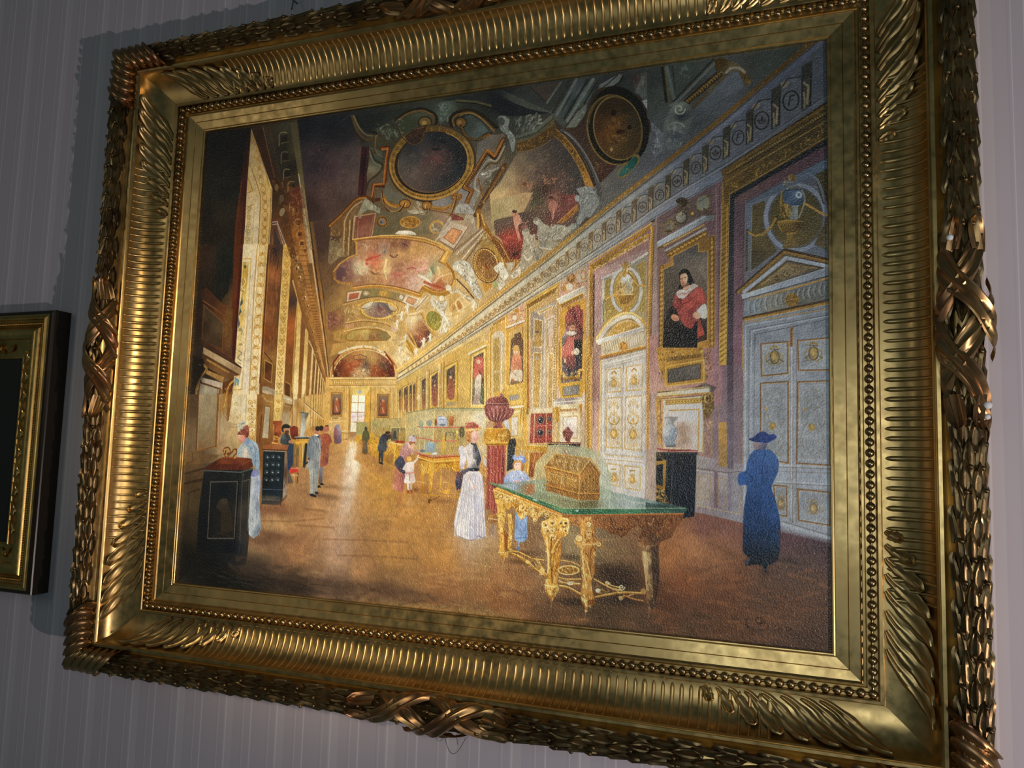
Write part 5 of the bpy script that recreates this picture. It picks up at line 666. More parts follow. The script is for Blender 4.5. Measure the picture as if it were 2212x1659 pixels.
    F("755,-30 830,-30 835,60 800,70 760,160 740,100",[(780,0,'d87860'),(790,60,'c8685c')]);F("830,-30 920,-30 915,250 850,340 835,200",[(870,60,'1c1a1e'),(880,250,'3c343a')]);F("745,150 835,150 845,230 820,290 760,280",[(780,180,'8c4c40'),(800,260,'6a3c3c')],sm=True);L("775,270 785,350",26,'3c3838');L("825,270 850,340",24,'3c3434');E(855,95,34,36,'e8dcb8');E(815,105,18,20,'e8b08c');E(735,190,12,26,'e0b08c');T("750,-20 830,-20 830,130 750,120",26,['f09880','94403a','e88070'],44,10,1.4,.4,.7);L("835,70 870,110 885,130",6,'9a8c74',.8)
    L("690,-20 690,330 720,325 725,375 880,360 885,290 925,285 930,-20",22,'dba53e');L("675,-20 675,340 710,345 712,395 895,375",7,'8a5c18',.9);L("700,-20 700,310",6,'f8e09c',.9);T("670,340 940,290 930,400 680,430",70,['f8d478','8a5a14','fff0b8','c08c2c'],36,9,.3,.9,.9,.4);teeth("730,375 880,355","730,400 880,380",14,9,'8a5c1c',.9)
    F("690,430 920,400 910,570 690,590",[(720,450,'d8a83c'),(880,560,'c8982c')]);F("712,470 885,445 880,545 715,565",[(750,500,'9c9484'),(850,500,'847c70')]);L("712,470 885,445 880,545 715,565",6,'7c5c1c',cl=True);T("740,490 860,475 860,530 740,540",22,['b8b0a0','6a6258'],26,5,1.5,.3,.7)
    F("600,630 650,590 940,570 948,600 945,650 610,660",[(660,600,'9c8c84'),(800,590,'8c7c74'),(640,640,'e8dcc0'),(900,630,'d8c8a8')]);L("605,635 945,605",8,'f4e8cc');F("610,660 940,640 935,690 610,700",[(700,680,'e8d8b0'),(900,660,'d8c090')]);F("600,690 690,680 690,830 640,850 610,800",'d8a850');L("650,690 660,760 655,820",34,'c08828',.9,14,sm=True);L("900,660 905,720 905,800",34,'c08828',.9,14,sm=True);teeth("690,705 870,690","690,725 870,712",13,10,'a87420',.95);L("690,700 870,688",6,'f8e4a8');T("630,680 690,680 680,840 640,840",14,['f8dc98','84540c'],34,8,1.3,.5)
    F("680,740 890,720 890,1060 680,1050",[(700,760,'ecdcb8'),(880,800,'e0cca0')]);F("715,785 865,775 860,1010 715,1000",[(760,820,'f0e4d0'),(820,900,'ecdcc8'),(760,980,'e0c8b0')]);L("715,785 865,775 862,1010 715,1002",8,'c89840',cl=True);L("690,750 885,735",7,'d8b464',.9);L("640,860 635,1050",16,'e8c878',.8)
    F("708,950 735,915 760,890 790,915 822,955 800,1000 785,1040 745,1040 730,1000",[(740,950,'7a3c34'),(790,950,'9c5a50'),(770,1010,'642c2a')],sm=True);E(768,905,14,16,'84463e');L("712,950 820,952",10,'54241f');F("755,1030 785,1030 795,1060 745,1060",'7a3c30');L("735,930 760,900",6,'c08878',.7)
    L("545,1050 900,1060",12,'7c3c38');F("550,1065 900,1070 890,1110 560,1090",'1a1616');L("560,1085 770,1090",7,'e0c070');beads("630,1080 770,1086",4,8,'f0d890');L("550,1075 548,1160",12,'c09038')
    # rope-carved gilt strip and rose wall beside the big door
    L("985,-60 965,500 985,1130",34,'c49034');L("1015,-60 1005,500 1000,1130",22,'d8a84c',.9);L("960,0 950,700 945,1120",9,'8a5c20',.7);teeth("1000,-40 990,1120","968,-10 962,1150",34,12,'8c5c18',.75);L("968,-40 955,1120",5,'fbe2a4',.7);L("1022,-60 1018,1120",6,'8a6424',.8)
    F("1030,-60 1105,-60 1100,180 1090,1180 1040,1150 1025,1000",[(1060,50,'b4867a'),(1050,300,'a8786a'),(1060,700,'c09484'),(1070,1000,'c8a08c'),(1035,500,'8c6050')]);L("1040,-40 1030,400 1038,900",14,'8a5c48',.7);L("1105,160 1085,1190",9,'e0b45c');L("1075,100 1062,1150",5,'e0bcac',.6)
    # ------------------------------------------------ door with the urn, sheet C2 above / C3 below
    V(1070,420)
    F("970,720 1640,260 1660,330 1640,2300 1090,2200 1030,1500 1000,900",[(1040,900,'a47c70'),(1300,650,'8c6c62'),(1600,450,'7c5c58'),(1650,900,'84605a'),(1660,1500,'8c6a60'),(1080,1500,'a88474'),(1080,1200,'a07870')])
    F("1050,830 1130,780 1600,570 1600,640 1140,860 1120,1380 1050,1400",[(1080,900,'b08c80'),(1300,730,'9c8076'),(1570,600,'8c746e')])
    for p,w,c in (("975,700 1640,265",26,'7a5a26'),("985,722 1650,300",12,'c89c48'),("1000,760 1640,340",30,'b0832f'),("1005,790 1610,430",34,'8a6420'),("1020,810 1610,470",8,'d8b060')):L(p,w,c)
    teeth("1010,745 1640,330","1015,775 1645,360",40,9,'5c3e10',.8);T("1020,780 1610,400 1610,470 1030,830",90,['d8ac54','4c3410','b08434','e8c878'],40,10,2.5,.8,.85,.5);E(1655,270,28,24,'33281c')
    L("1020,800 1040,1480 1010,1700",10,'3c2a22',.7);L("1010,780 1005,1700",36,'b0802c');L("990,800 985,1700",8,'e8c470',.9);teeth("1025,820 1020,1690","995,850 990,1720",40,9,'6a4410',.8);L("1040,850 1035,1500",18,'3a2a26',.8)
    L("1660,350 1610,1700",26,'9c7228');L("1645,350 1600,1700",8,'dcb45c',.9);L("1675,330 1635,1700",8,'5a3c1c',.9);teeth("1668,400 1625,1690","1644,410 1600,1700",50,7,'5c3e14',.7);L("1630,480 1590,1690",10,'b8903c',.7)
    F("1130,880 1600,620 1590,1700 1120,1700 1130,1300",[(1200,900,'8c8068'),(1500,720,'7c7666'),(1160,1100,'a08c60'),(1550,900,'94886c'),(1180,1250,'b09a60'),(1540,1180,'a08c60')])
    L("1130,880 1280,820 1600,620",24,'b0aca0');L("1140,900 1130,1340",22,'bcb4a0');F("1165,910 1260,870 1220,1000 1230,1100 1310,1240 1170,1330 1155,1100",[(1200,950,'8c7434'),(1190,1200,'a08440')]);F("1480,750 1590,690 1580,1240 1520,1230 1550,1000 1520,830",[(1540,800,'84703a'),(1560,1150,'94803f')]);T("1170,930 1250,880 1230,1080 1280,1220 1180,1310",60,['5c4a1c','c4a458','786024','d8bc70'],30,8,1.3,.9,.8,.5);T("1500,760 1580,710 1575,1220 1530,1200",46,['5c4a1c','b89c54','6e5820'],30,8,1.3,.9,.8,.5)
    O(1380,1010,155,235,34,'b4b0a4',1);O(1380,1010,138,215,6,'6a5c48',.9);E(1380,1010,132,208,[(1300,950,'a88844'),(1460,950,'94783c'),(1380,1180,'b08c40')]);T(ell(1380,1010,128,200),60,['7a6028','c4a45c'],14,8,.7,.8,.6)
    # the urn
    F("1340,860 1420,850 1440,940 1430,1010 1400,1060 1330,1050 1320,960",[(1370,880,'c8c8c0'),(1420,920,'8c8c84'),(1350,980,'a89464')],sm=True);F("1280,1060 1450,1055 1440,1110 1390,1160 1400,1210 1420,1240 1320,1245 1350,1210 1350,1160 1290,1110",[(1320,1080,'c8943c'),(1420,1090,'84602a'),(1370,1180,'a07430'),(1370,1230,'b08438')],sm=True);teeth("1290,1060 1440,1056","1330,1150 1410,1150",10,7,'6a4814',.8);L("1285,1058 1450,1054",9,'e8c474')
    T("1320,740 1420,720 1440,840 1320,860",60,['b88c40','54380f','e0bc70','7c5a20','d8d0b8'],40,11,1.0,1,.9,.5);E(1378,725,20,26,'8a6a34');L("1375,740 1360,860",26,'9c7430',.9);T("1290,930 1400,930 1360,1060 1290,1050",40,['d8a84c','6a4410','f0cc80'],50,12,1.3,.5,.9);O(1425,900,22,34,11,'d8ccac',.9);L("1430,950 1450,1000 1420,1040 1440,1050",12,'d0bc90',.9,sm=True);L("1410,830 1440,870 1470,930 1510,960 1580,965",14,'6a4c1c',.9,sm=True);beads("1450,900 1500,955 1580,965",12,9,'c09444');L("1300,1010 1260,1050 1200,1090 1150,1110",14,'6a4c1c',.9,sm=True);beads("1300,1015 1250,1060 1150,1110",14,9,'cfa04a');L("1150,1110 1135,1160 1140,1340",11,'4a4a38',.8);beads("1140,1130 1138,1330",12,6,'7c6c3c')
    # segmental pediment
    F("1050,1520 1110,1440 1200,1330 1320,1260 1440,1240 1530,1310 1590,1390 1570,1420 1070,1580",[(1100,1480,'b8a888'),(1300,1290,'c8b080'),(1500,1310,'8c7a5c'),(1300,1450,'b89048')])
    L("1060,1530 1130,1420 1230,1310 1340,1255 1450,1255 1530,1310 1580,1370",22,'c8943a',1,sm=True);beads("1065,1520 1135,1415 1235,1305 1345,1250 1450,1250 1530,1305",34,9,'f0d080');L("1100,1530 1170,1420 1270,1330 1370,1290 1460,1295 1550,1380",36,'ccc4ae',1,sm=True);L("1120,1530 1190,1430 1290,1350 1400,1315 1490,1350",8,'7c5c34',.8,sm=True)
    F("1180,1500 1250,1410 1350,1350 1440,1340 1530,1390 1400,1430 1200,1500",[(1250,1450,'c89840'),(1400,1380,'b48838'),(1500,1390,'9c7430')]);T("1200,1490 1280,1400 1400,1350 1510,1390 1400,1430",46,['f0d494','7c5414','d8ac58','e8e0c8'],34,9,.7,1,.9,.5);L("1180,1500 1250,1405 1350,1345 1440,1335 1530,1385",8,'e8c070',.9,sm=True)
    F("1060,1540 1565,1390 1570,1440 1090,1590",[(1100,1560,'d8d4c4'),(1500,1430,'b0a898')]);L("1060,1540 1565,1392",7,'f0e8d4');L("1085,1595 1570,1445",10,'6a4c24',.9);L("1110,1610 1570,1470",18,'b8863a');beads("1120,1605 1570,1468",26,7,'e8cc80');F("1130,1620 1590,1480 1590,1590 1145,1700",[(1200,1640,'ccb888'),(1500,1540,'b0a080')]);teeth("1160,1630 1580,1500","1180,1690 1580,1580",20,12,'9a7c44',.9);teeth("1170,1630 1580,1505","1190,1680 1580,1575",20,7,'e8dcb8',.9);T("1310,1560 1400,1545 1400,1630 1320,1640",44,['c8943c','6a4414','e8bc68'],30,9,1.1,.8,.9,.4)
    V(1070,740)
    F("1115,0 1590,-120 1590,40 1110,160",[(1200,50,'cfbc98'),(1500,-20,'b4a488')]);teeth("1150,10 1580,-90","1170,90 1580,0",18,13,'a8905c',.9);teeth("1160,8 1580,-92","1180,88 1580,-2",18,8,'ebe0c0',.9);E(1352,40,44,46,'b47c2c');T("1310,0 1395,-10 1400,80 1320,90",40,['e0b058','6a4010','c89040'],34,9,1.2,.7,.9,.4);L("1110,155 1590,40",30,'b47c30');L("1110,140 1590,28",8,'e8c070');L("1110,172 1590,58",6,'6a4418',.9)
    F("1105,190 1590,75 1580,1600 1560,1660 1160,1590 1110,1480",[(1150,300,'ccc4b4'),(1350,250,'d0c8b8'),(1550,300,'bcb4a8'),(1150,700,'d4ccbc'),(1350,700,'d4ccc0'),(1560,800,'b8b0a8'),(1150,1150,'d0c8b8'),(1350,1200,'d8d0c0'),(1560,1200,'b8b4ac'),(1200,1500,'c8c0b0'),(1500,1560,'c0bcb4')])
    for d,c,w in ((0,'a07c48',5),(18,'f0e8d8',7),(30,'a89878',4),(46,'8c7850',5)):L([[1118+d,1150],[1118+d,205+d*1.4],[1560,100+d*1.4]],w,c,.85)
    L("1350,220 1340,1150",9,'a49884',.9);L("1358,225 1350,1150",4,'f4ece0',.9);L("1352,230 1350,290",8,'b07c3c',.9);L("1110,190 1095,1500",9,'e8bc60',.9)
    g,gd,gl = 'c89a44','9a6c24','e8c478'
    for quad,kind in (("1180,290 1325,265 1325,515 1180,525",0),("1385,258 1545,232 1545,495 1385,508",0),("1178,588 1330,575 1325,1115 1175,1105",1),("1375,575 1545,560 1540,1140 1365,1120",1),("1175,1275 1315,1290 1310,1515 1215,1490",2),("1365,1300 1530,1315 1525,1560 1370,1530",2)):
        q = Q(quad);pq = rd(quad);F(pq,[(pq[0][0],pq[0][1],'d8d0bc'),(pq[2][0],pq[2][1],'c8bca4')]);L(pq,11,gd,cl=True);L(pq,6,gl,cl=True);L(q([[.06,.05],[.94,.05],[.94,.95],[.06,.95]]),4,'f4ece0',.8,cl=True)
        if kind == 0:x,y = q([[.5,.62]])[0];crest(x,y,46,g,gd,gl);x,y = q([[.5,.17]])[0];L([[x-26,y+14],[x,y-14],[x+26,y+10]],14,gd,.9,sm=True);L([[x-26,y+18],[x+26,y+14]],6,gl)
        elif kind == 2:x,y = q([[.5,.58]])[0];crest(x,y,42,g,gd,gl);x,y = q([[.5,.18]])[0];L([[x-24,y],[x+24,y-2]],14,gd,.8)
        else:
            for a,b,r in ((.5,.12,1),(.5,.32,1)):
                x,y = q([[a,b]])[0]
                for s in (-1,1):scroll(x+s*26,y,24,g,6,.9,s,1.);scroll(x+s*40,y+34,18,gd,5,.8,-s,2.);L([[x,y-34],[x+s*30,y-44],[x+s*44,y-24]],6,gl,.8,sm=True)
                L([[x,y-40],[x,y+50]],7,g,.9)
            x,y = q([[.5,.48]])[0];L([[x-60,y-40],[x-40,y+10],[x,y+26],[x+40,y+10],[x+60,y-40]],12,gd,.9,sm=True);L([[x-58,y-44],[x-38,y+4],[x,y+20],[x+38,y+4],[x+58,y-44]],5,gl,.9,sm=True);E(x,y-10,14,26,g)
            L([[x-44,y+20],[x+30,y+90]],5,gd,.7);L([[x+44,y+20],[x-30,y+90]],5,gd,.7)
            x,y = q([[.5,.72]])[0];E(x,y,34,46,g);E(x-6,y-6,18,30,gl,.9);O(x,y,36,48,6,gd);O(x,y,56,70,6,g,.7)
            x,y = q([[.5,.92]])[0]
            for s in (-1,1):scroll(x+s*30,y,24,g,6,.9,-s,0.)
    L("1150,1175 1560,1205",14,'b8b0a0');L("1150,1185 1560,1215",6,'c89c54');L("1150,1215 1555,1252",12,'e8e0d0');L("1150,1228 1555,1265",5,'b08a50');L("1340,1270 1345,1560",6,'a89c88',.8);L("1160,1575 1565,1650",8,'d0a860',.9)
    # rose strip right of the door and gilt colonnette
    F("1590,-60 1760,-100 1760,520 1600,540 1640,1130 1590,1130",[(1620,100,'9c746a'),(1640,400,'b08878'),(1620,700,'c0988a'),(1620,1000,'c4a090')]);L("1615,-60 1605,1120",22,'c08c38');L("1603,-60 1593,1100",7,'ecc878',.9);teeth("1625,-40 1615,1100","1603,-20 1594,1120",40,7,'7a5018',.75)
    # ------------------------------------------------ cardinal's niche and black cabinet, sheets D2/D3
    V(1420,420,4.6075)
    F("0,-60 700,-60 640,2100 0,2100",[(60,250,'5c4a48'),(300,20,'54484a'),(560,200,'5c4648'),(600,700,'66504f'),(20,800,'6c5450'),(600,1300,'6e5454'),(560,1600,'84646a'),(100,1650,'94706c')])
    F("20,300 540,-40 545,140 380,240 40,420",[(100,330,'5c5046'),(400,100,'4e443e')]);L("15,280 540,-60",6,'3a2c28',.7);L("590,-60 580,1600",9,'7c6866',.7);L("620,-60 610,1700",7,'3c2c2c',.7)
    E(450,90,74,88,'3a3224',1,.3);E(455,85,64,76,[(430,60,'66685c'),(480,120,'7a7a68')],1,.3);O(455,85,70,82,12,'6a5530',.9,.3);E(240,230,62,66,'3c3020');E(235,225,50,54,[(220,210,'a0a094'),(260,250,'5c5a50')]);E(130,310,46,56,'66645a',1,.4);O(130,310,48,58,10,'5c4a28',.9,.4);E(245,75,60,50,'2e2618');T("180,60 330,40 320,220 180,220",60,['5c4a24','1d160c','7c6432','3c3018'],50,14,.9,1,.85,.5);E(340,185,26,30,'5c4420');E(350,190,12,14,'a88c54');T("40,280 210,230 200,370 60,400",40,['6a5428','241a0e','8a6e38'],44,12,.8,1,.85,.5);T("430,170 550,120 540,210 440,230",24,['54401e','1d150c'],40,12,.8,1,.85)
    F("0,470 480,195 570,185 560,260 490,260 100,500 0,530",[(50,470,'8c9498'),(300,340,'848c90'),(530,230,'525654'),(480,260,'6c7274')]);L("0,480 480,215",8,'b0b6b4',.9);L("475,200 570,190",24,'4c3c34');L("20,530 470,300",26,'5c4624');beads("70,510 460,305",20,10,'a08250');L("80,560 480,340",22,'8c8c80');L("80,575 480,360",6,'3a2c1a',.8)
    # gilt eared frame
    F("60,700 30,700 30,1560 0,1600 0,1660 540,1640 545,1530 575,1510 575,400 480,420 480,360 110,570 130,670",[(60,800,'8c6830'),(40,1400,'b0823a'),(540,600,'6c5024'),(550,1400,'7c5c28'),(300,1620,'b88a3c'),(300,460,'6a5026'),(100,620,'8a6834')])
    for p,n in (("45,720 35,1540",34),("545,440 545,1500",40),("110,600 480,390",20),("50,1590 520,1560",24)):
        p = rd(p);gold_run(p,40,.9,1,n,'3a280e','8a6628','c49a4c')
    F("65,745 160,700 155,615 410,485 412,570 505,560 500,1450 400,1480 400,1570 150,1600 135,1530 55,1555",[(200,650,'4c4842'),(380,540,'3f3e3c'),(480,620,'5c544a'),(440,720,'6a6054'),(120,800,'4a4338'),(160,950,'463e33'),(420,800,'5a5044'),(480,900,'50473c'),(100,1100,'38322b'),(90,1400,'1b1917'),(250,1500,'121112'),(450,1450,'2c2420')])
    L("65,745 160,700 155,615 410,485 412,570 505,560 500,1450 400,1480 400,1570 150,1600 135,1530 55,1555",7,'a47f3c',cl=True);F("400,700 500,600 500,900 440,800",'6c6457',.5)
    F("215,800 230,760 270,740 310,755 345,820 370,890 330,900 300,870 250,940 215,940 225,870",'14120f',sm=True);F("235,800 285,785 305,830 290,890 262,925 240,905 228,850",[(245,830,'b48468'),(285,840,'d0a488'),(265,900,'9a6a52')],sm=True);L("232,842 250,838",7,'3a221a');L("268,832 286,828",7,'3a221a');L("255,840 250,868",6,'84503c');L("248,885 268,882",6,'7c3a30');E(262,914,14,10,'5c3a2c',.8);F("255,930 320,900 345,920 300,960 260,960",'b48a70')
    F("190,980 240,945 290,955 350,890 405,905 380,930 330,965 270,1030 215,1030",[(220,1000,'b8aca0'),(270,1000,'c8bcb0'),(370,905,'a89c90')],sm=True);T("195,970 300,955 390,905 280,1030 215,1025",24,['e0d8cc','7c7068'],44,10,.8,.9,.7)
    F("180,990 220,1040 280,1030 410,920 470,980 490,1080 420,1100 400,1160 430,1260 330,1340 250,1280 200,1180 150,1130 160,1060",[(190,1040,'743430'),(300,1100,'8a3c34'),(400,980,'94453c'),(460,1060,'7c3830'),(340,1200,'5c2824'),(280,1240,'8a3e36'),(190,1150,'5c2826')],sm=True);T("180,1000 400,940 480,1080 330,1320 180,1140",56,['a8504a','4a1c1c','7c342e','b45c50'],90,16,2.3,.5,.65,.4);L("215,1040 260,1090 400,1000",10,'4c1c1a',.8,sm=True)
    F("130,1120 190,1150 210,1250 170,1480 160,1600 60,1540 75,1300",[(120,1250,'1c1613'),(110,1450,'141212')],sm=True);F("170,1280 340,1340 400,1250 400,1560 160,1590",'100e10');F("400,1260 430,1240 470,1390 400,1440",[(420,1280,'6c322a'),(440,1400,'944034')]);F("400,1150 480,1090 495,1220 440,1230 400,1180",[(430,1150,'c0bcae'),(470,1200,'9c978a')],sm=True);E(395,1205,40,36,'b8846a',1,.4);L("370,1230 395,1255",9,'74483a');E(178,1228,42,32,'b07c60',1,.5);T("145,1210 210,1220 205,1260 150,1250",10,['d8a888','74402e'],30,7,.5,.4);L("430,1240 490,1370",12,'211816');E(445,1430,36,22,'3a221a');L("470,1280 490,1440",10,'221a16')
    # gilt colonnette and shadow, rose band
    F("655,-60 722,-60 690,1700 620,1700",[(670,200,'74581f'),(690,600,'7c5e26'),(660,1100,'94712c'),(650,1600,'b88c3e')]);L("648,-60 615,1700",8,'b08e4c',.8);L("720,-60 690,1700",7,'a88a4c',.8);teeth("710,-40 680,1680","655,0 625,1720",34,14,'3c2c0e',.6);L("700,-60 668,1690",8,'c49c50',.6)
    F("722,-60 770,-60 755,1700 690,1700",[(745,200,'202226'),(740,900,'2c2a2c'),(725,1500,'40363c')]);F("770,-60 880,-60 845,1280 840,1700 755,1700",[(820,200,'4e3e42'),(810,800,'5a454a'),(800,1500,'6c5058')]);L("870,-60 850,900",6,'3c3036',.8);L("790,300 775,1600",5,'6e575c',.6)
    # ------------------------------------------------ pedimented door, right
    F("875,40 1700,-120 1710,1740 840,1740 870,900",[(900,200,'565c66'),(1000,100,'5c6068'),(1650,100,'50565e'),(1600,300,'5c626a'),(920,700,'5c5c60'),(1680,700,'545a62'),(900,1300,'6c7278'),(1300,1350,'767c82'),(1690,1300,'6c7278')])
    F("945,110 1070,60 1090,400 1200,560 930,760",[(1000,150,'4a4026'),(1050,450,'4e4428'),(960,650,'403824')]);L("945,110 930,760",6,'8c8c84',.7);T("950,140 1060,100 1080,400 1150,540 950,700",50,['2c2614','6a5c34','5c5030'],44,10,1.2,.9,.6,.5)
    O(1380,230,300,330,46,'747c88',1,0,.2,6.2);E(1380,230,262,292,[(1150,200,'463e22'),(1500,200,'4a4124'),(1600,100,'3e3820'),(1400,480,'54482a')]);O(1380,230,270,300,7,'3c3a34',.8);O(1380,230,322,354,7,'454850',.8);F("1560,500 1690,220 1690,560 1620,520",[(1640,400,'4a4028'),(1660,520,'504832')]);T("1360,380 1530,250 1540,380 1420,480",70,['7c6a38','352c14'],14,9,.7,.8,.6)
    F("1280,0 1440,-20 1440,60 1400,130 1400,250 1330,250 1290,200 1290,60",[(1340,20,'4c5a6c'),(1400,60,'74808c'),(1390,150,'7c8890'),(1320,150,'5c5c44')]);L("1280,30 1440,40",26,'3c4a5c');L("1340,70 1420,90",12,'a0acb4',.6);O(1405,20,22,26,14,'b0b4b0');T("1220,70 1340,60 1340,230 1230,230",50,['a07c34','3f2e10','c49c4c','745820'],80,14,1.35,.4,.9);L("1450,-20 1470,60 1440,160 1410,230",13,'8c8870',.9,sm=True)
    F("1200,270 1290,255 1450,265 1440,330 1390,380 1350,390 1370,450 1400,520 1250,530 1290,450 1280,390 1220,350",[(1250,300,'84682e'),(1330,330,'6a5426'),(1430,300,'3c3018'),(1310,430,'74602c'),(1330,500,'5a4c2c')],sm=True);teeth("1215,290 1440,285","1270,380 1380,370",10,8,'3a2a10',.8);L("1205,275 1290,258 1445,268",10,'a8863e',.8);L("1290,390 1370,385",12,'8c7038');L("1265,500 1400,500",14,'6c5c38')
    L("1190,220 1150,300 1080,380 1000,410 910,370",20,'2e2412',.9,sm=True);beads("1180,240 1130,330 1050,400 970,412 910,375",24,12,'8c7034');beads("1470,90 1540,130 1620,180 1690,210",13,13,'96783c');L("895,350 890,560 890,760",20,'2c3028',.9);beads("893,370 890,720",14,9,'4c4c3a');T("1230,-60 1420,-80 1400,10 1290,20",40,['7c6436','231c10','9c8450','54421f'],44,13,1.0,1,.85,.5)
    # pediment
    F("800,980 1265,530 1720,640 1720,740 900,1000",[(900,920,'5c4c2c'),(1200,640,'5c5444'),(1500,680,'4c4a44'),(1650,700,'3c3c3a')]);L("800,970 1270,560 1720,660",46,'33281a');L("805,975 1268,575 1720,675",26,'8c6c34');teeth("820,950 1260,575","850,975 1280,600",44,6,'4a3414',.8);teeth("1290,575 1700,665","1290,600 1700,690",30,6,'4a3414',.8);L("865,970 1285,632 1700,715",36,'8c949c');L("850,985 1283,618 1700,700",5,'a8acac',.7);L("905,975 1300,660 1650,735",8,'3c2e1a',.9)
    F("1020,920 1300,690 1600,735 1240,850",[(1150,850,'66583a'),(1320,760,'74664a'),(1500,740,'5a4e38')]);L("1020,920 1300,690 1600,735",13,'5a4520');beads("1040,900 1300,695",22,7,'a08650',.9);beads("1310,692 1590,735",20,6,'8c7446',.8);scroll(1280,790,40,'3a2c16',8);scroll(1390,760,34,'3a2c16',8,.9,-1);scroll(1190,830,30,'3a2c16',7);T("1080,890 1310,710 1550,745 1260,830",60,['94845c','332818','84744c','a89a74'],34,9,.5,1,.85,.5)
    F("840,1000 1720,720 1720,800 850,1045",[(900,1010,'949ca0'),(1300,890,'848c94'),(1650,770,'747c84')]);L("840,1000 1720,722",6,'b0b4b4',.9);L("850,1045 1720,805",8,'33291c',.9);L("920,1050 1720,830",22,'84683a');beads("930,1045 1700,832",44,7,'b08f54',.8);F("870,1060 1720,860 1720,1060 880,1230",[(950,1120,'6c7478'),(1150,1100,'747264'),(1600,960,'5c5e58'),(1500,1060,'54544c')])
    for i,t in enumerate(np.linspace(0,1,15)):x = 925 + 760*t;y = 1065 - 190*t;L([[x,y],[x-18,y+60],[x-6,y+120-20*t]],15,'8c949a' if i % 2 else '7c8484',.7,sm=True);L([[x+14,y],[x-2,y+60],[x+8,y+118-20*t]],5,'3c3a34',.8,sm=True)
    E(1345,1050,66,66,'6e5424');T("1290,1000 1400,980 1410,1100 1290,1110",50,['a07c3a','35250c','84642a'],50,12,1.35,.5,.9,.4);L("1275,1060 1420,1030",10,'9c7834',.8)
    L("870,1235 1720,1060",40,'3c2c18');L("870,1245 1720,1075",22,'84622a');L("870,1258 1720,1090",6,'c09a50',.8)
    # leaves of the door
    for d,c,w in ((0,'a4782e',9),(26,'8c9498',14),(70,'3c3a38',6),(84,'9ca4a8',10),(120,'343230',6)):L([[850+d,1740],[855+d,1280+d*.95],[1700,1140+d*.85]],w,c,.8)
    L("1340,1330 1330,1740",24,'6c4824');L("1352,1340 1345,1740",6,'a87c48',.8)
    V(1420,760,4.6075)
    F("860,-40 1740,-60 1720,1890 1560,1850 870,1600 850,1560",[(900,100,'777d84'),(1000,250,'82888c'),(1330,300,'888e94'),(1690,200,'767c82'),(920,700,'82888f'),(1330,700,'8a9096'),(1690,700,'80868d'),(1300,1100,'8a9096'),(1690,1150,'868c92'),(1600,1500,'8c9196'),(1690,1750,'84898e'),(1250,1500,'888d90')])
    for x,c,w in ((862,'a87c30',8),(880,'9ca2a6',16),(915,'605a54',6),(935,'989ea2',12),(968,'5c564e',6)):L([[x,-40],[x-6,1000],[x-12,1500]],w,c,.75)
    for x in (1330,1352,1388):L([[x,-40],[x-4,1700]],7,'625244',.7)
    L("1340,-40 1335,1650",18,'a4a9ae',.7)
    for quad,k in (("1035,-80 1300,-100 1300,215 1040,240",0),("1400,-110 1720,-140 1720,180 1410,185",0),("1030,315 1305,295 1305,1110 1030,1060",1),("1400,300 1720,290 1720,1130 1390,1110",1),("1160,1330 1290,1340 1290,1640 1190,1620",2),("1400,1370 1720,1400 1720,1730 1410,1680",2)):
        q = Q(quad);pq = rd(quad);F(pq,[(pq[0][0],pq[0][1],'7e8285'),(pq[2][0],pq[2][1],'84888a')]);L(pq,16,'64482c',.95,cl=True);L(pq + 8,6,'a88c58',.8,cl=True);L(q([[.07,.05],[.93,.05],[.93,.95],[.07,.95]]),5,'9aa0a4',.7,cl=True)
        if k == 0:x,y = q([[.5,.45]])[0];crest(x,y,78,'84703c','3e301c','a88c50');T(q("0.15,0.15 0.85,0.15 0.85,0.9 0.15,0.9"),34,['4a4438','a4a49c','5c5440'],34,9,1.,1,.7,.5)
        elif k == 2:x,y = q([[.5,.55]])[0];crest(x,y,60,'8a744a','5a4830','a89060');T(q("0.15,0.15 0.85,0.15 0.85,0.9 0.15,0.9"),30,['6a6050','a8a89c','74643c'],40,10,1.,1,.7,.5)
        else:
            door_orn(q,'6e6652','5a5040');T(q("0.12,0.06 0.88,0.06 0.88,0.94 0.12,0.94"),110,['5c574a','a8aca8','6c6048','94989a','7c6840'],50,10,1.1,1,.65,.6)
            x,y = q([[.45,.56]])[0];E(x,y,34,38,'8a7038',.9);E(x+6,y-8,14,16,'b09450',.8);x,y = q([[.3,.34]])[0];E(x-20,y,16,20,'9a7c48',.8)
    for p in ("1190,1130 1720,1150","1190,1290 1720,1320"):L(p,12,'a0a6aa',.8);L(rd(p) + [[0,16]],6,'5c4a38',.7);L(rd(p) + [[0,60]],7,'6a5a48',.6)
    L("1250,1690 1720,1830",8,'5c5248',.8);L("1240,1710 1720,1860",26,'9ca0a4',.7)
    # below the cardinal: tablet, chimney shelf, panel with the vase, cabinet
    F("0,-40 560,-40 560,700 560,1100 0,1000",[(30,150,'a88478'),(500,200,'8c6a66'),(520,80,'84605c'),(20,600,'c0986c'),(540,500,'80625c'),(560,800,'7c6660')])
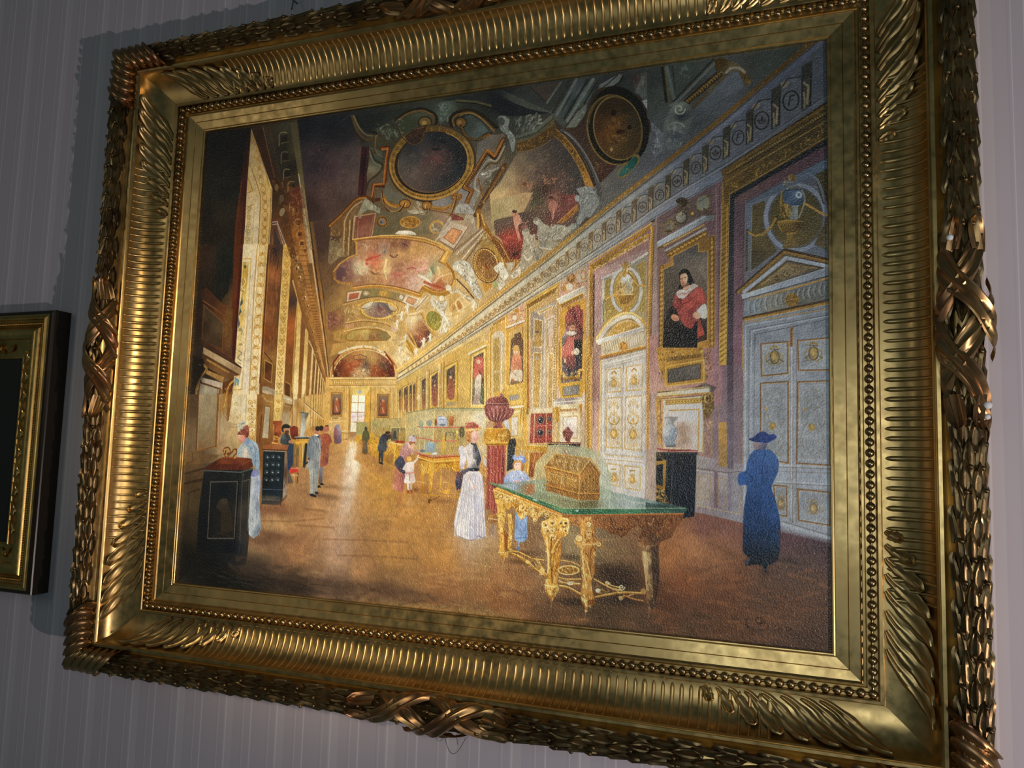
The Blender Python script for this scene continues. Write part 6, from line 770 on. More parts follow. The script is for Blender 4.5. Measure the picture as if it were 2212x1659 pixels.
    F("-10,-40 470,-40 460,40 480,300 80,350 0,60",[(100,0,'a87c30'),(300,40,'8c6828'),(450,100,'8a6830'),(200,320,'9a7430')]);T("0,0 460,-40 460,40 0,110",90,['d8ac50','3c280c','b8883a','f0cc78','7c5820'],40,11,.3,.9,.85,.4);teeth("100,60 440,20","100,95 440,50",24,9,'3a280e',.8);F("105,180 430,115 430,265 110,310",[(150,220,'4a463e'),(380,180,'544e48'),(250,280,'3f3b36')]);L("105,180 430,115 430,265 110,310",7,'3c2c10',cl=True);L("85,150 465,80 465,300 80,345",10,'c89c48',.9,cl=True);T("150,200 400,150 400,220 160,270",26,['6c665c','36322d','7c766a'],34,7,1.5,.3,.8);T("10,90 70,80 60,300 20,280",30,['c89a48','4a3010','94702c'],50,13,1.4,.6,.9,.4);T("470,0 530,-40 530,200 480,300",34,['a47c38','33240c','7c5c24'],44,13,1.3,.7,.9,.5)
    F("0,395 380,350 480,310 590,350 560,400 520,420 0,440",[(50,380,'4a3a30'),(400,340,'3f322c'),(560,370,'3f3430'),(300,410,'a89c88'),(500,400,'7c746c')]);F("0,410 520,360 520,400 0,445",[(50,430,'c8b088'),(400,385,'b8ac98')]);L("0,395 520,350",7,'c09c58');L("0,450 510,410",14,'9a7434');L("0,470 500,432",6,'3c2c18',.8)
    F("60,480 450,440 460,1000 60,980",[(120,560,'c4bcac'),(300,520,'bcb4a6'),(440,700,'b4aca4'),(100,900,'c0a888')]);F("80,475 440,460 440,510 80,530",'94703a');beads("95,505 430,485",11,15,'c8a050');beads("95,505 430,485",11,7,'5c3f16');L("80,475 440,455",6,'d8b060')
    F("120,590 415,575 410,970 110,950 118,700",[(200,640,'c4bab4'),(350,620,'ccc4bc'),(250,780,'9c8878'),(280,860,'a08a78'),(350,850,'b4a8a0')]);L("120,585 415,572 410,975",12,'a07a3c');L("130,600 400,588",5,'e0c074',.8);G(255,790,40,70,'7c6452',.6);G(280,880,40,50,'84705c',.5)
    F("440,430 560,400 570,560 520,650 470,680 450,560",[(500,450,'50402a'),(480,600,'5c4a2c')]);T("440,430 560,420 540,600 480,680",50,['a8853f','2a1f10','7c6230','c8a458'],60,14,1.3,.7,.9,.4);L("460,690 450,1010",10,'a8884c',.8);L("545,690 540,1020",8,'8c744c',.8);T("470,700 540,690 535,1000 465,1000",40,['a8884a','5a4a30','c0a468'],40,11,1.2,.9,.8,.5);L("0,470 20,900",34,'b0843c',.9);L("30,480 45,900",8,'5c3f18',.8);T("0,440 60,450 40,940 0,940",40,['d8ac58','5c3c14','a47a34'],44,12,1.3,.8,.85,.4)
    F("80,660 120,645 205,655 165,715 200,790 195,850 170,900 180,940 95,945 70,900 55,830 62,760 95,720",[(110,680,'a8acac'),(150,680,'74706c'),(80,780,'c0c4c0'),(150,800,'848c90'),(180,820,'6c747c'),(120,900,'8c9498'),(170,930,'545c64')],sm=True);T("65,720 195,740 180,930 90,930",44,['4c5a6c','e0e4e0','6c7c90','a8b0b4'],34,9,1.1,.8,.8,.5);L("78,658 205,652",10,'8c7c74');L("90,940 180,940",8,'3f464c')
    L("0,965 60,975 400,985",14,'8a3a3a');L("110,990 330,975",10,'5c2024',.8);F("-10,1000 400,1000 380,1380 370,1640 250,1660 -10,1590",[(60,1050,'1a1c20'),(250,1100,'16181c'),(350,1200,'141a24'),(60,1400,'14171a'),(300,1450,'121720'),(350,1600,'0f1620')]);L("0,1012 390,1010",7,'3c3838')
    F("-10,1090 90,1080 80,1380 -10,1360",[(40,1130,'9c7630'),(40,1350,'7c5a24')]);F("-10,1130 60,1115 55,1340 -10,1320",'171d20');T("-10,1030 80,1020 80,1080 -10,1090",20,['b08838','2c200e'],30,9,.8,1,.9);T("-10,1370 90,1390 120,1510 -10,1480",46,['b48a3c','2c1f0c','7c5c24','d8b060'],50,14,.6,.9,.9,.5);L("150,1040 140,1540",7,'3f4a54',.8);L("100,1050 96,1350",9,'2c3438',.8);L("20,1480 150,1520",7,'6c4f1f',.8)
    for i in range(9):L([[170,1060+i*38],[360,1062+i*38]],5,'23282f',.6)
    # dado between cabinet and door
    F("390,1030 860,1120 850,1620 700,1590 390,1540",[(450,1080,'86807c'),(420,1250,'948c84'),(600,1100,'7c7074'),(640,1300,'8c8480'),(800,1300,'7c787e'),(800,1500,'807c80'),(450,1450,'948c80'),(600,1500,'7c7074')]);L("390,1160 700,1205 830,1190",8,'4c4244',.8);L("390,1180 700,1225",10,'a49c98',.7);L("410,1240 530,1250 525,1470 405,1450",8,'8a7048',.8,cl=True);L("430,1280 490,1285 485,1420 425,1410",6,'9a8258',.7,cl=True);L("610,1260 700,1270 690,1540 610,1530",8,'8a7248',.8,cl=True);F("565,1190 605,1195 600,1560 565,1550",'6a5258',.8);F("705,1210 740,1212 735,1590 700,1585",'6a6470',.7);L("840,1350 830,1610",9,'8a6c40',.7);L("390,1530 840,1620",9,'a8906c',.8)
    F("610,700 690,700 700,1150 610,1140",[(650,750,'a07a3a'),(650,1100,'8c6e3c')],.9);L("615,-40 610,1140",7,'8c7058',.7);F("695,-40 760,-40 760,1180 700,1160",[(730,100,'3c3438'),(730,900,'5c545c')],.8)
def paint_doorhead():             # gilt cornice over the right-hand door, sheet D1
    V(1420,80,4.6075)
    F("640,1335 1740,600 1740,1000 800,1540 720,1600 640,1640 660,1440",[(700,1360,'54401e'),(1000,1150,'40341c'),(1600,760,'33280f'),(1700,800,'3a2d16'),(1000,1350,'4a3a1a'),(1650,950,'3c3018')])
    L("630,1330 1000,1090 1740,620",12,'2a1f10');L("650,1345 1000,1115 1740,650",30,'5a4520',.9);beads("700,1350 1000,1165 1740,715",44,10,'7c6838',.9);L("690,1375 1000,1190 1740,745",10,'241c0c',.9);T("700,1300 1740,640 1740,690 760,1320",60,['6c5628','241a0a','84703c'],40,9,2.6,.5,.6)
    L("680,1440 1000,1240 1740,800",12,'8c7038',.7);T("720,1470 1000,1280 1740,830 1740,930 1000,1370 740,1540",150,['8a6c30','1f170a','6c5424','a88844','3c2e12'],44,12,2.6,.9,.85,.5);L("720,1560 1000,1400 1740,960",9,'94783a',.8);L("650,1450 655,1659",14,'7c6030',.9);L("690,1480 690,1659",34,'6c5222',.9);teeth("675,1490 675,1659","710,1480 710,1659",10,9,'2c200c',.8);L("715,1550 720,1659",7,'a08240',.8)
    F("730,1570 1740,985 1740,1060 790,1620 760,1659 730,1659",'191a1c');F("770,1600 1740,1040 1740,1180 870,1640 865,1659 765,1659",[(900,1560,'54403f'),(1300,1330,'4c383c'),(1700,1100,'44323a')]);L("1060,1430 1740,1040",5,'2c1e22',.7)
    F("880,1640 1740,1170 1740,1400 1500,1400 1250,1540 900,1659",[(950,1630,'4c545e'),(1300,1440,'4e5966'),(1700,1230,'4a5663')]);L("880,1645 1740,1175",6,'241f24',.7);F("1560,1380 1740,1280 1740,1659 1650,1659",'383018');L("1500,1360 1600,1430 1680,1659",26,'5c6672',.9,sm=True);F("640,1480 330,1630 560,1480 640,1440",'5c4648',.7);L("410,1640 640,1520",6,'3a2c2c',.6);L("575,1490 580,1659",6,'74605c',.6)
    E(1340,1400,44,34,'6c5630');T("1270,1380 1400,1380 1400,1500 1270,1500",34,['94804c','2c2412','b09a64','5c4824'],34,10,1,1,.85,.5);F("1270,1530 1450,1520 1450,1659 1280,1659",[(1300,1560,'3c4c60'),(1400,1580,'5c6c7c'),(1420,1640,'2c3a4c')],sm=True);O(1410,1570,24,26,14,'a8b0b4');L("1240,1530 1230,1659",14,'94804c',.8);L("1440,1520 1470,1600 1460,1659",12,'8c8870',.8,sm=True);L("1280,1525 1440,1515",12,'24344c',.9)
    E(245,1630,60,34,'352c20')

def glass(q,c='c8d0b4',a=.28):F(q,c,a)
def person_far(x,y,h,coat,leg,head='c89070',hair='3c2c24',lean=0.):
    k = h/7.5
    F([[x-k*.75+lean*2*k,y-k*6],[x+k*.6+lean*2*k,y-k*6.1],[x+k*1.0+lean*k,y-k*4.5],[x+k*.9,y-k*2.6],[x-k*.9,y-k*2.5],[x-k*1.1+lean*k,y-k*4.6]],coat,sm=True)
    F([[x-k*.7,y-k*3],[x+k*.7,y-k*3],[x+k*.6,y],[x-k*.6,y]],leg);E(x+lean*3*k,y-k*6.7,k*.5,k*.6,head);E(x+lean*3*k-k*.1,y-k*7.0,k*.55,k*.45,hair)

def paint_floor():
    V(0,0,1)
    # worn parquet, reflections and shadows
    T("560,1080 760,960 850,970 1010,1020 1240,1090 1400,1150 1300,1250 1100,1330 800,1270 560,1230",260,['e0b070','9a6a38','c89050','a87444','d8a868','8a6038'],60,9,.06,.2,.28)
    T("1050,1200 1800,1200 1800,1400 1100,1330",200,['a86a3c','3a2618','8a5a34','5c3c24','7c4a2a'],70,10,.1,.25,.3);T("500,1200 800,1260 1050,1310 1000,1340 500,1270",120,['6c4c34','2c2018','8a6844','3c2a1e'],60,9,.1,.3,.4)
    F("752,952 780,950 776,1010 766,1060 752,1110 736,1110 742,1040 750,1000",[(766,955,'f8e4b0'),(764,985,'fceec8'),(758,1020,'f0dcb4'),(748,1060,'e0c29a'),(742,1105,'c8a078')],.85,10);G(764,985,13,34,'fff4d4',.8);G(752,1055,17,60,'ecd4b0',.6);G(735,1130,28,70,'c8a688',.5);G(725,1190,34,60,'b89478',.4)
    for x0,y0,x1,y1 in ((660,1100,700,1104),(640,1135,720,1140),(700,1165,880,1172),(730,1200,900,1208),(560,1162,640,1160),(820,1000,860,1003),(560,1125,700,1120)):L([[x0,y0],[(x0+x1)/2,y0+2],[x1,y1]],3.2,'7c5430',.5,s=3)
    for p in ("790,1170 812,1225","830,1165 862,1245","878,1170 930,1250","770,1210 780,1245","640,1155 600,1190","690,1150 660,1200","700,1210 690,1240"):L(p,3.5,'8a6038',.45,s=4)
    for x,y,r1,r2,c,a in ((590,1158,44,10,'6a4630',.8),(560,1170,30,10,'5c3e2c',.7),(610,1100,60,12,'8a5a38',.6),(700,1072,46,6,'7c5638',.7),(720,1052,34,5,'86603c',.6),(480,1250,110,26,'0f100e',.95),(590,1256,90,14,'2a2019',.85),(560,1222,50,22,'3a2e24',.6),(700,1262,110,10,'4a3626',.7),(870,1278,130,10,'553c2a',.6),(410,1225,50,40,'14120e',.7)):G(x,y,r1,r2,c,a,.08)
    F("840,1300 1000,1318 1130,1332 1125,1345 990,1340 830,1318",'9a7c48',.45,14);T("740,1285 1130,1325 1130,1345 740,1310",120,['a88a50','4c3824','8c6c3c','94743f'],12,6,.1,.5,.45)
    T("460,1225 720,1255 720,1290 390,1262",70,['3a3026','0c0d0c','4c4034'],40,3,.2,.25,.5)
    G(1180,1215,34,60,'b09470',.35);G(1020,1160,40,24,'dccab4',.5);G(1010,1190,24,36,'c8aa8c',.4)
    # wall foot on the right: far consoles and dado behind the cases
    V(720,800)
    F("650,520 820,450 1060,410 1640,420 1640,1130 1330,1040 900,900 600,760",[(700,560,'d8b468'),(900,500,'d8bc7c'),(1060,480,'dcc084'),(1300,480,'e4c890'),(1560,480,'ead2a0'),(1620,800,'e0bc84'),(1300,800,'d8b06c'),(800,700,'d0a454'),(1620,1060,'c89454'),(1300,1000,'c8944c'),(950,850,'cf9a4a')])
    for x in (690,720,760,1480,1585):L([[x,420],[x-3,700]],10,'f8e8c0',.6)
    F("1480,450 1585,440 1580,700 1480,700",'f0e4cc');L("1480,450 1585,440 1580,700",7,'c89840',.8);F("1000,450 1060,440 1060,600 1000,600",'ecdcb4',.7)
    # floor again under the cases
    F("150,735 300,700 420,760 620,900 900,1000 1330,1100 1640,1200 1640,1420 1000,1420 600,1180 150,900",[(200,760,'c8914c'),(300,800,'c08844'),(420,900,'bd8444'),(640,1000,'c08844'),(900,1100,'c0864a'),(1200,1150,'c08a4e'),(1600,1250,'b98850'),(1000,1350,'bf8644'),(600,1150,'c08a48')],.85,20)
    F("170,750 250,745 245,850 200,1000 150,1180 100,1180 120,1000 155,850",[(205,770,'f8e0a8'),(200,850,'fff0d0'),(180,950,'f0d8b0'),(140,1100,'dcb890')],.8,30)
    # far cases
    F("405,530 720,510 720,720 470,740 400,720",[(430,560,'a89c5c'),(600,560,'b8a468'),(550,680,'c09c54'),(430,700,'b08c48')],.85);T("410,540 700,520 700,720 420,720",60,['e8d498','7c6c34','c8a85c','f4e4b4'],44,9,1.5,.4,.6);L("405,530 460,515 715,508",6,'8a8454',.9);L("410,530 405,720",5,'c8c090',.8)
    F("245,560 370,555 365,680 240,690",'a8a060',.7);L("245,558 370,553",5,'9a9464')
    F("230,690 420,660 480,730 480,760 460,900 380,880 380,760 240,760",[(260,710,'d8a038'),(400,720,'e0aa3c'),(440,850,'c08830')],.95);T("240,700 470,740 460,880 250,800",60,['f4cc68','7c5014','d8a038','a8741c'],40,9,1.3,.7,.8,.4)
    F("370,720 470,740 640,770 760,800 730,840 700,1000 640,990 560,980 520,960 400,890",[(420,770,'dca438'),(600,820,'e8b448'),(680,900,'d09830'),(560,930,'b87c2c')]);T("380,740 740,800 680,1000 400,880",120,['fbd878','7c4e14','e8b040','a06c1c','c88c2c'],44,9,1.4,.6,.85,.4);F("560,900 640,870 620,980 560,970",'a8743c',.8);L("590,760 760,790",10,'f8dc80');L("650,810 640,980",9,'f0c458');L("700,880 680,1000",9,'c08828');L("520,960 640,1030",8,'d09c3c')
    F("610,600 700,600 760,610 760,770 650,750 605,740",[(640,640,'7c7450'),(700,700,'c8a050'),(650,700,'4c4840')],.9);L("605,605 705,603",7,'f0d880');L("610,600 600,740",7,'ecd07c');L("702,600 698,740",7,'ecd07c');F("650,740 750,745 745,770 650,765",'b03c28');T("650,680 750,680 740,740 660,740",20,['f4cc60','8a5c18'],24,8,1.2,.8);F("635,640 660,640 665,720 630,720",'3a3c40',.8)
    # main case
    F("780,450 1070,400 1620,405 1600,900 1300,890 1050,920 860,860 760,820",[(820,500,'c8b474'),(950,500,'d8c48c'),(1000,700,'c0ac70'),(1150,450,'c8b078'),(1350,480,'d8c084'),(1550,500,'ecdcb4'),(1150,680,'b0985c'),(1300,700,'94844c'),(1250,820,'c09c54'),(1450,760,'d8b878'),(880,800,'c8a868'),(980,820,'a8b49c')],.8)
    T("790,460 1060,420 1050,880 870,840",130,['f0e4b8','8a7c48','d8c488','6c8070','b89c5c','f8f0d0'],50,10,1.4,.7,.55,.3);T("1080,440 1560,440 1560,580 1080,580",60,['f0dca8','a08450','e0c88c','fff4d0'],44,10,1.0,.8,.5);T("1080,620 1380,620 1370,880 1080,880",90,['e8c468','6c5c2c','c8a048','8a6c34','f8e0a0'],44,10,1.2,.8,.65,.4)
    F("1060,400 1620,402 1590,430 1080,432",'b0a878',.7);L("780,450 1070,398 1620,403",8,'8c8a5c');L("1070,400 1040,920",9,'eedc90');L("1618,405 1600,900",9,'ecd488');L("915,430 905,860",7,'f0e0a0',.9);L("975,415 955,880",7,'f0e0a0',.9);L("845,440 840,840",5,'e0d090',.8);L("780,450 760,820",6,'d8c888',.8);L("1250,440 1240,520",12,'e8c868');L("1310,600 1295,800",16,'d8a844',.95);E(1305,650,14,20,'f8d878')
    for p in ("890,590 960,602 1060,604 1380,600","870,712 960,718 1060,745 1300,742","850,860 950,890 1050,905 1310,900"):L(p,10,'c85c48',.9);L(rd(p) - [[0,5]],4,'e8a088',.8)
    F("1095,515 1110,490 1160,485 1195,510 1200,590 1100,590",[(1120,510,'dce0e4'),(1150,570,'b8bcc0')]);L("1110,490 1150,484",9,'8c98a4');L("1100,522 1195,518",7,'9aa4b0');E(1148,575,34,10,'5c6468',.8);F("1220,510 1250,480 1275,500 1262,585 1225,585",[(1240,520,'c87840'),(1250,570,'a85830')]);O(1222,510,16,28,7,'b86c34');O(1275,505,16,28,7,'b86c34');E(1080,550,14,40,'a05c34');E(1010,555,30,30,'7c8c8c',.7);E(1240,465,12,16,'d8a850');F("975,790 1000,750 1060,760 1075,800 1060,870 975,860",[(1000,770,'a8c0c8'),(1040,840,'8ca0a8')],.9);T("980,810 1060,810 1050,870 985,865",20,['c8806c','e8d8c8','6c7c84'],26,6,1.4,.4)
    F("1150,690 1170,680 1180,760 1165,890 1140,890",'d8aa48');O(1090,690,26,44,10,'c89040');L("1190,660 1180,740",12,'6c5c30');T("1220,650 1290,650 1280,730 1230,730",18,['5c7078','c89c50','3c4038'],30,9,1.2,.8,.8);E(1355,650,30,60,'4a4430',.7);E(925,570,22,50,'8ca08c',.6);E(940,850,30,16,'6c7078',.8);E(1000,880,24,14,'e8b848');F("1040,870 1090,865 1095,885 1045,890",'e0e0d8')
    # gilt table under the case
    F("880,880 1050,920 1310,900 1330,905 1330,970 1050,985 1030,960 890,915",[(900,900,'c87c30'),(1050,950,'e8a83c'),(1250,940,'dc9c34')]);L("885,885 1045,925 1330,905",9,'a83c28');L("890,915 1040,965 1330,945",9,'fbd060');L("895,935 1040,985 1330,968",9,'9a6014')
    F("920,950 1060,980 1075,1040 1050,1100 1040,1250 1020,1400 1000,1400 1005,1200 1000,1100 960,1080 950,1320 930,1320 920,1100",[(940,980,'e0a438'),(1030,1020,'f0b848'),(1020,1200,'d89c30'),(1010,1380,'a06820'),(940,1250,'b87820')]);T("925,960 1060,985 1030,1250 1005,1380",90,['fce088','8a5410','f0bc4c','c4841c','fff0b0'],36,9,1.5,.5,.9,.4)
    F("960,1075 1000,1095 1005,1310 950,1310",[(975,1150,'b88448'),(980,1280,'a87038')])
    F("1060,985 1330,970 1330,1060 1270,1070 1240,1030 1110,1030 1080,1080 1060,1060",[(1100,1000,'e0a030'),(1300,1020,'d89628')]);T("1060,985 1330,975 1320,1060 1080,1060",70,['fcd870','8a5410','e8b040','b87818'],36,10,.6,.8,.9,.4);F("1110,1035 1240,1035 1235,1060 1110,1060",'c08848');L("1135,1040 1130,1240",13,'d8a440');L("1225,1040 1215,1300",13,'d09a38');L("860,1165 960,1185",6,'e8c070');L("940,1310 1320,1335",12,'d09434');L("1080,1190 1190,1250 1300,1220",9,'c08428',.9,sm=True);L("1060,1250 1170,1290 1330,1300",10,'d89c3c',.9,sm=True);F("1170,1260 1215,1260 1230,1300 1160,1300",'e0a83c');F("995,1360 1030,1360 1020,1405 1000,1400",'6c4010');L("1020,1380 1120,1330",10,'8a5818');G(1150,1380,120,22,'6c4424',.5);L("1160,1180 1215,1180",6,'e8c068')
    T("1560,980 1610,1000 1620,1140 1570,1140",16,['e0a838','8a5818','f4cc60'],34,11,1.4,.5,.9,.4)

def paint_figures():
    # ------------------------------------------------ far visitors, sheet B3
    V(720,800)
    F("5,640 20,585 45,570 70,600 85,700 75,765 10,765",[(25,640,'94544c'),(60,620,'a8a4b0'),(65,740,'6c6474'),(20,740,'7c4844')],sm=True);E(45,590,16,18,'8c8c94')
    F("310,660 330,630 350,625 375,660 380,720 355,770 360,870 305,870 310,780 300,740",[(340,680,'5c5c34'),(330,800,'8c603c'),(350,850,'5c4c34')],sm=True);E(343,615,16,20,'4c4030');L("345,690 350,860",20,'5c5c40',.7);G(340,880,50,12,'7c5430',.7)
    F("500,700 530,670 580,665 600,690 580,730 560,760 555,850 480,855 465,830 480,770",[(540,700,'3c4048'),(510,800,'4a4c4e'),(560,690,'2e3238')],sm=True);F("480,850 530,850 520,980 505,985 500,900 490,985 475,975",'3c3e42');E(585,665,26,22,'a87450');E(572,658,24,16,'3c2c20');E(592,700,20,26,'4c3428',.9);L("550,740 555,800 580,810",22,'44484e',1,12);E(580,808,12,10,'d8a070');F("480,965 520,975 525,1000 485,985",'28241f');L("490,700 470,830",10,'5c6068',.7);G(510,1040,10,50,'8a5c34',.5)
    # mother and child
    F("700,870 740,790 790,755 830,760 850,800 830,850 800,900 760,960 700,930",[(740,830,'c48c80'),(800,800,'e0b0a0'),(780,880,'b87c74')],sm=True);F("650,960 700,905 740,930 780,1060 760,1105 700,1080 650,1000",[(680,970,'4c4c58'),(740,1060,'3c3844')],sm=True);F("655,1010 700,1070 760,1100 750,1180 730,1290 690,1280 615,1240 640,1140",[(680,1120,'c8805c'),(720,1200,'a85c48'),(640,1230,'d89470'),(740,1150,'84484c')]);T("660,1040 750,1090 730,1280 630,1240",40,['e0a080','8a4038','c06c58'],90,9,1.65,.15,.7);T("710,790 840,770 760,940 700,920",30,['f0c8b8','8c5450','d8a098'],40,9,1.2,.6,.75,.4)
    E(828,790,30,34,'e8b890');F("800,770 815,740 850,740 860,775 830,770 815,790",'a86838',sm=True);F("795,740 800,700 830,690 865,710 870,745 840,755 810,745",[(810,720,'e8e0d8'),(850,725,'d8b8b8')],sm=True);T("800,690 865,700 865,745 800,745",24,['f8f4f0','9c8898','c8788c','b0a4b0'],24,8,1,1,.85,.5);E(845,690,12,10,'8c8490');L("790,770 800,810 780,840",9,'f4e4d8',.9,sm=True);L("830,880 880,850 910,830",18,'e8b898',1,10);L("780,820 850,870 890,840",22,'cc9488',1,14)
    E(800,935,34,36,'d89c48');E(798,930,26,28,'ecb860');O(800,935,32,34,6,'9a6428',.8);F("770,975 840,965 850,1000 850,1080 860,1180 750,1185 760,1090 745,1030",[(800,1000,'f4e4d0'),(780,1060,'f0dcc8'),(830,1100,'dcc0a8'),(790,1160,'fcf0e0')],sm=True);L("840,980 880,940 895,895",24,'ecd4bc',1,16);L("765,1000 740,1040",24,'f0dccc');L("765,1085 850,1080",13,'e0907c');L("800,1090 805,1160",12,'d8806c');L("785,1190 790,1265",24,'f0dcc8',1,20);L("820,1190 820,1265",20,'e0c4a8',1,18);F("775,1262 800,1262 800,1300 775,1300",'a8581c');F("808,1262 832,1262 835,1300 808,1300",'9c501c');T("755,1000 850,1000 850,1180 755,1180",26,['fff8f0','d0ac94'],60,8,1.5,.2,.7);G(870,1260,44,22,'7c4c28',.8);G(800,1400,26,60,'dca878',.4);G(700,1360,30,60,'9c5434',.4)
    # ------------------------------------------------ lady in white (B3, B4)
    F("1325,870 1320,830 1350,795 1385,815 1400,850 1370,900 1340,910",[(1340,830,'e8e0dc'),(1370,870,'f4ece8'),(1340,890,'c8bcb8')],sm=True);T("1320,800 1400,810 1380,910 1325,900",26,['fffaf8','b0a4a4','e0d8d4'],44,10,1.2,.7,.8,.4)
    F("1340,900 1385,890 1400,940 1375,1040 1340,1045 1330,980",[(1360,950,'f0e8e4'),(1345,1030,'c8bcbc')])
    F("1380,830 1430,775 1475,770 1540,840 1560,930 1540,1010 1530,1060 1420,1065 1410,960 1390,900",[(1420,830,'ecdccc'),(1440,920,'f0e4d8'),(1420,990,'d8ccc0'),(1530,900,'c8b8a8'),(1500,1020,'6c6460')],sm=True);T("1390,850 1460,800 1450,1030 1415,1030",36,['fff8ec','a89c90','e0d0c0'],70,8,1.65,.2,.7)
    L("1340,1060 1345,1095 1400,1040",10,'c8bcb8')
    F("1470,790 1495,770 1515,800 1545,880 1560,940 1535,1000 1515,1020 1500,940 1470,930",[(1490,820,'2c2e34'),(1480,900,'a8a4a0'),(1530,930,'34363e'),(1520,1000,'3c3c44')]);L("1480,800 1485,920",16,'8c8884',.9);L("1500,800 1525,920",12,'5c5c60',.9);F("1445,750 1500,760 1510,790 1450,780",'1c1e24');E(1485,778,16,14,'24262c')
    F("1350,1060 1420,1030 1535,1030 1540,1055 1500,1072 1430,1060 1360,1110",[(1380,1060,'5c5c68'),(1500,1050,'24262c')]);E(1500,1050,26,16,'14161a');E(1478,1050,10,10,'6c6c70')
    F("1300,1075 1350,1070 1375,1110 1340,1250 1300,1265 1285,1180",[(1320,1100,'7c5044'),(1340,1180,'44405c'),(1310,1230,'343446')]);T("1295,1080 1370,1090 1335,1250 1295,1240",26,['a08070','24243a','6c6484'],44,9,1.4,.5,.7)
    F("1590,920 1620,960 1640,975 1650,990 1625,1030 1580,990",'d8c8b8');T("1560,800 1620,860 1640,980 1580,990",30,['f4ece0','b0a498','e0d0c0'],40,10,1.1,.7,.8,.4);F("1615,990 1645,960 1652,1040 1625,1050",'2c2c30');L("1640,1000 1690,960 1740,900 1785,860",26,'ecc8ac',1,7,sm=True);E(1748,915,22,24,'f0cdb0');L("1748,935 1740,945",9,'c89078',.9);L("1660,1010 1640,1050",8,'34343a')
    L("1410,1090 1450,1180 1480,1250",28,'f0dccc',1,10,sm=True);L("1400,1090 1470,1180 1490,1230",5,'a88c80',.8,sm=True);E(1478,1235,14,22,'f0c8b0',1,.3)
    # skirt
    V(720,800)
    F("1370,1110 1430,1065 1530,1065 1570,1110 1590,1300 1600,1640 1605,1760 1575,1775 1495,1785 1420,1790 1310,1750 1270,1620 1310,1400 1350,1250",[(1400,1150,'e8dcd0'),(1500,1120,'e4d8d0'),(1560,1200,'cfc0bc'),(1340,1400,'ece0d4'),(1420,1500,'f4ece4'),(1500,1450,'d8d4d8'),(1580,1500,'cabcb8'),(1290,1640,'e8dcd4'),(1380,1700,'fcf4ec'),(1470,1700,'d0ccd4'),(1580,1700,'c4b4b4'),(1430,1200,'f0e4d8')])
    for i in range(34):
        t = i/33.;x0 = 1385 + 165*t;x1 = 1282 + 315*t;c = ['fffcf8','c8bcb8','a8a8b4','f8f0e8','b8a8a4'][i % 5];L([[x0,1085 + 20*abs(t-.5)],[(x0*.55+x1*.45),1400],[x1,1640],[x1 + 6*(t-.5),1745 + 30*(1-abs(2*t-1))]],5,c,.75,7,sm=True)
    L("1495,1100 1500,1500 1500,1770",26,'b4b4c4',.5,s=14);L("1310,1745 1420,1788 1495,1783 1530,1745 1570,1770 1605,1755",7,'7c6c68',.8,sm=True);L("1410,1090 1450,1180 1480,1250",24,'f0dccc',1,10,sm=True);L("1425,1110 1475,1200 1500,1260",5,'94807c',.8,sm=True);E(1482,1240,13,20,'ecc0a8',1,.3)
    # head and hat
    F("1395,680 1400,640 1440,640 1480,650 1470,720 1440,760 1400,740",[(1410,680,'c88040'),(1450,700,'e8ac68'),(1420,730,'b06c34')],sm=True);T("1395,640 1470,645 1460,740 1400,740",34,['f4c480','8c4c20','d89450'],34,9,.9,1,.85,.6)
    F("1460,660 1500,640 1525,650 1530,710 1520,745 1480,755 1455,730",[(1490,690,'f8d0b8'),(1520,700,'f0b8a0'),(1480,745,'d89c84')],sm=True);L("1516,690 1530,712 1520,722",6,'c87c68',.9);L("1500,675 1518,672",5,'8c5c44',.9);L("1508,735 1522,733",5,'c05c50',.9);F("1450,730 1495,745 1495,775 1450,765",'e8b89c')
    F("1385,640 1390,610 1450,600 1540,600 1560,610 1545,635 1500,640 1470,630 1420,650 1395,655",[(1410,640,'e0a850'),(1530,615,'d8a048'),(1460,620,'f4d088')],sm=True);F("1395,610 1410,570 1460,548 1500,560 1530,600 1470,610",[(1430,590,'c85848'),(1480,580,'b84c40')],sm=True);T("1400,555 1530,560 1540,620 1400,620",40,['e87868','8c2c28','f0a890','5c6c3c','d86050'],24,11,1,1,.9,.5);L("1400,640 1450,625 1550,622",7,'f8e0a8',.9,sm=True)
    # ------------------------------------------------ porphyry urn and column
    V(1070,740)
    F("-88,1080 110,1080 100,1760 -95,1760",[(-60,1100,'a84c3c'),(-20,1100,'c46858'),(60,1100,'9c4438'),(90,1300,'7c342c'),(-70,1500,'a8503c')]);
    for i in range(8):L([[-70+i*24,1085],[-74+i*24,1740]],8,['7c2c28','d8846c'][i % 2],.75)
    F("-95,830 70,830 90,880 100,910 -100,910",'9c5c48',.4);F("-85,900 110,900 160,960 165,990 150,1060 110,1085 -95,1080 -120,1000 -110,940",[(-60,920,'e0a030'),(60,920,'d89428'),(140,980,'94601c'),(-60,1050,'e8b040'),(60,1060,'c88820'),(-110,1000,'c08020')],sm=True);T("-100,920 150,940 140,1060 -100,1060",90,['fce080','7c4c0c','f0b83c','b8741c','fff4c0'],36,12,.9,1,.9,.5);L("-90,905 105,905",12,'f4cc60');L("-100,1045 130,1055",12,'f0c050');L("-95,1072 110,1080",9,'8a5410')
    F("-115,690 -100,660 -10,650 130,650 150,690 200,700 190,750 150,800 100,835 -40,830 -100,770",[(-80,700,'945048'),(0,700,'b87468'),(60,750,'84453c'),(170,720,'9c584c'),(40,810,'5c2c28')],sm=True)
    for i in range(11):L([[-95+i*24,700],[-85+i*22,750],[-50+i*13,815]],9,['6c342e','c08478'][i % 2],.8,sm=True)
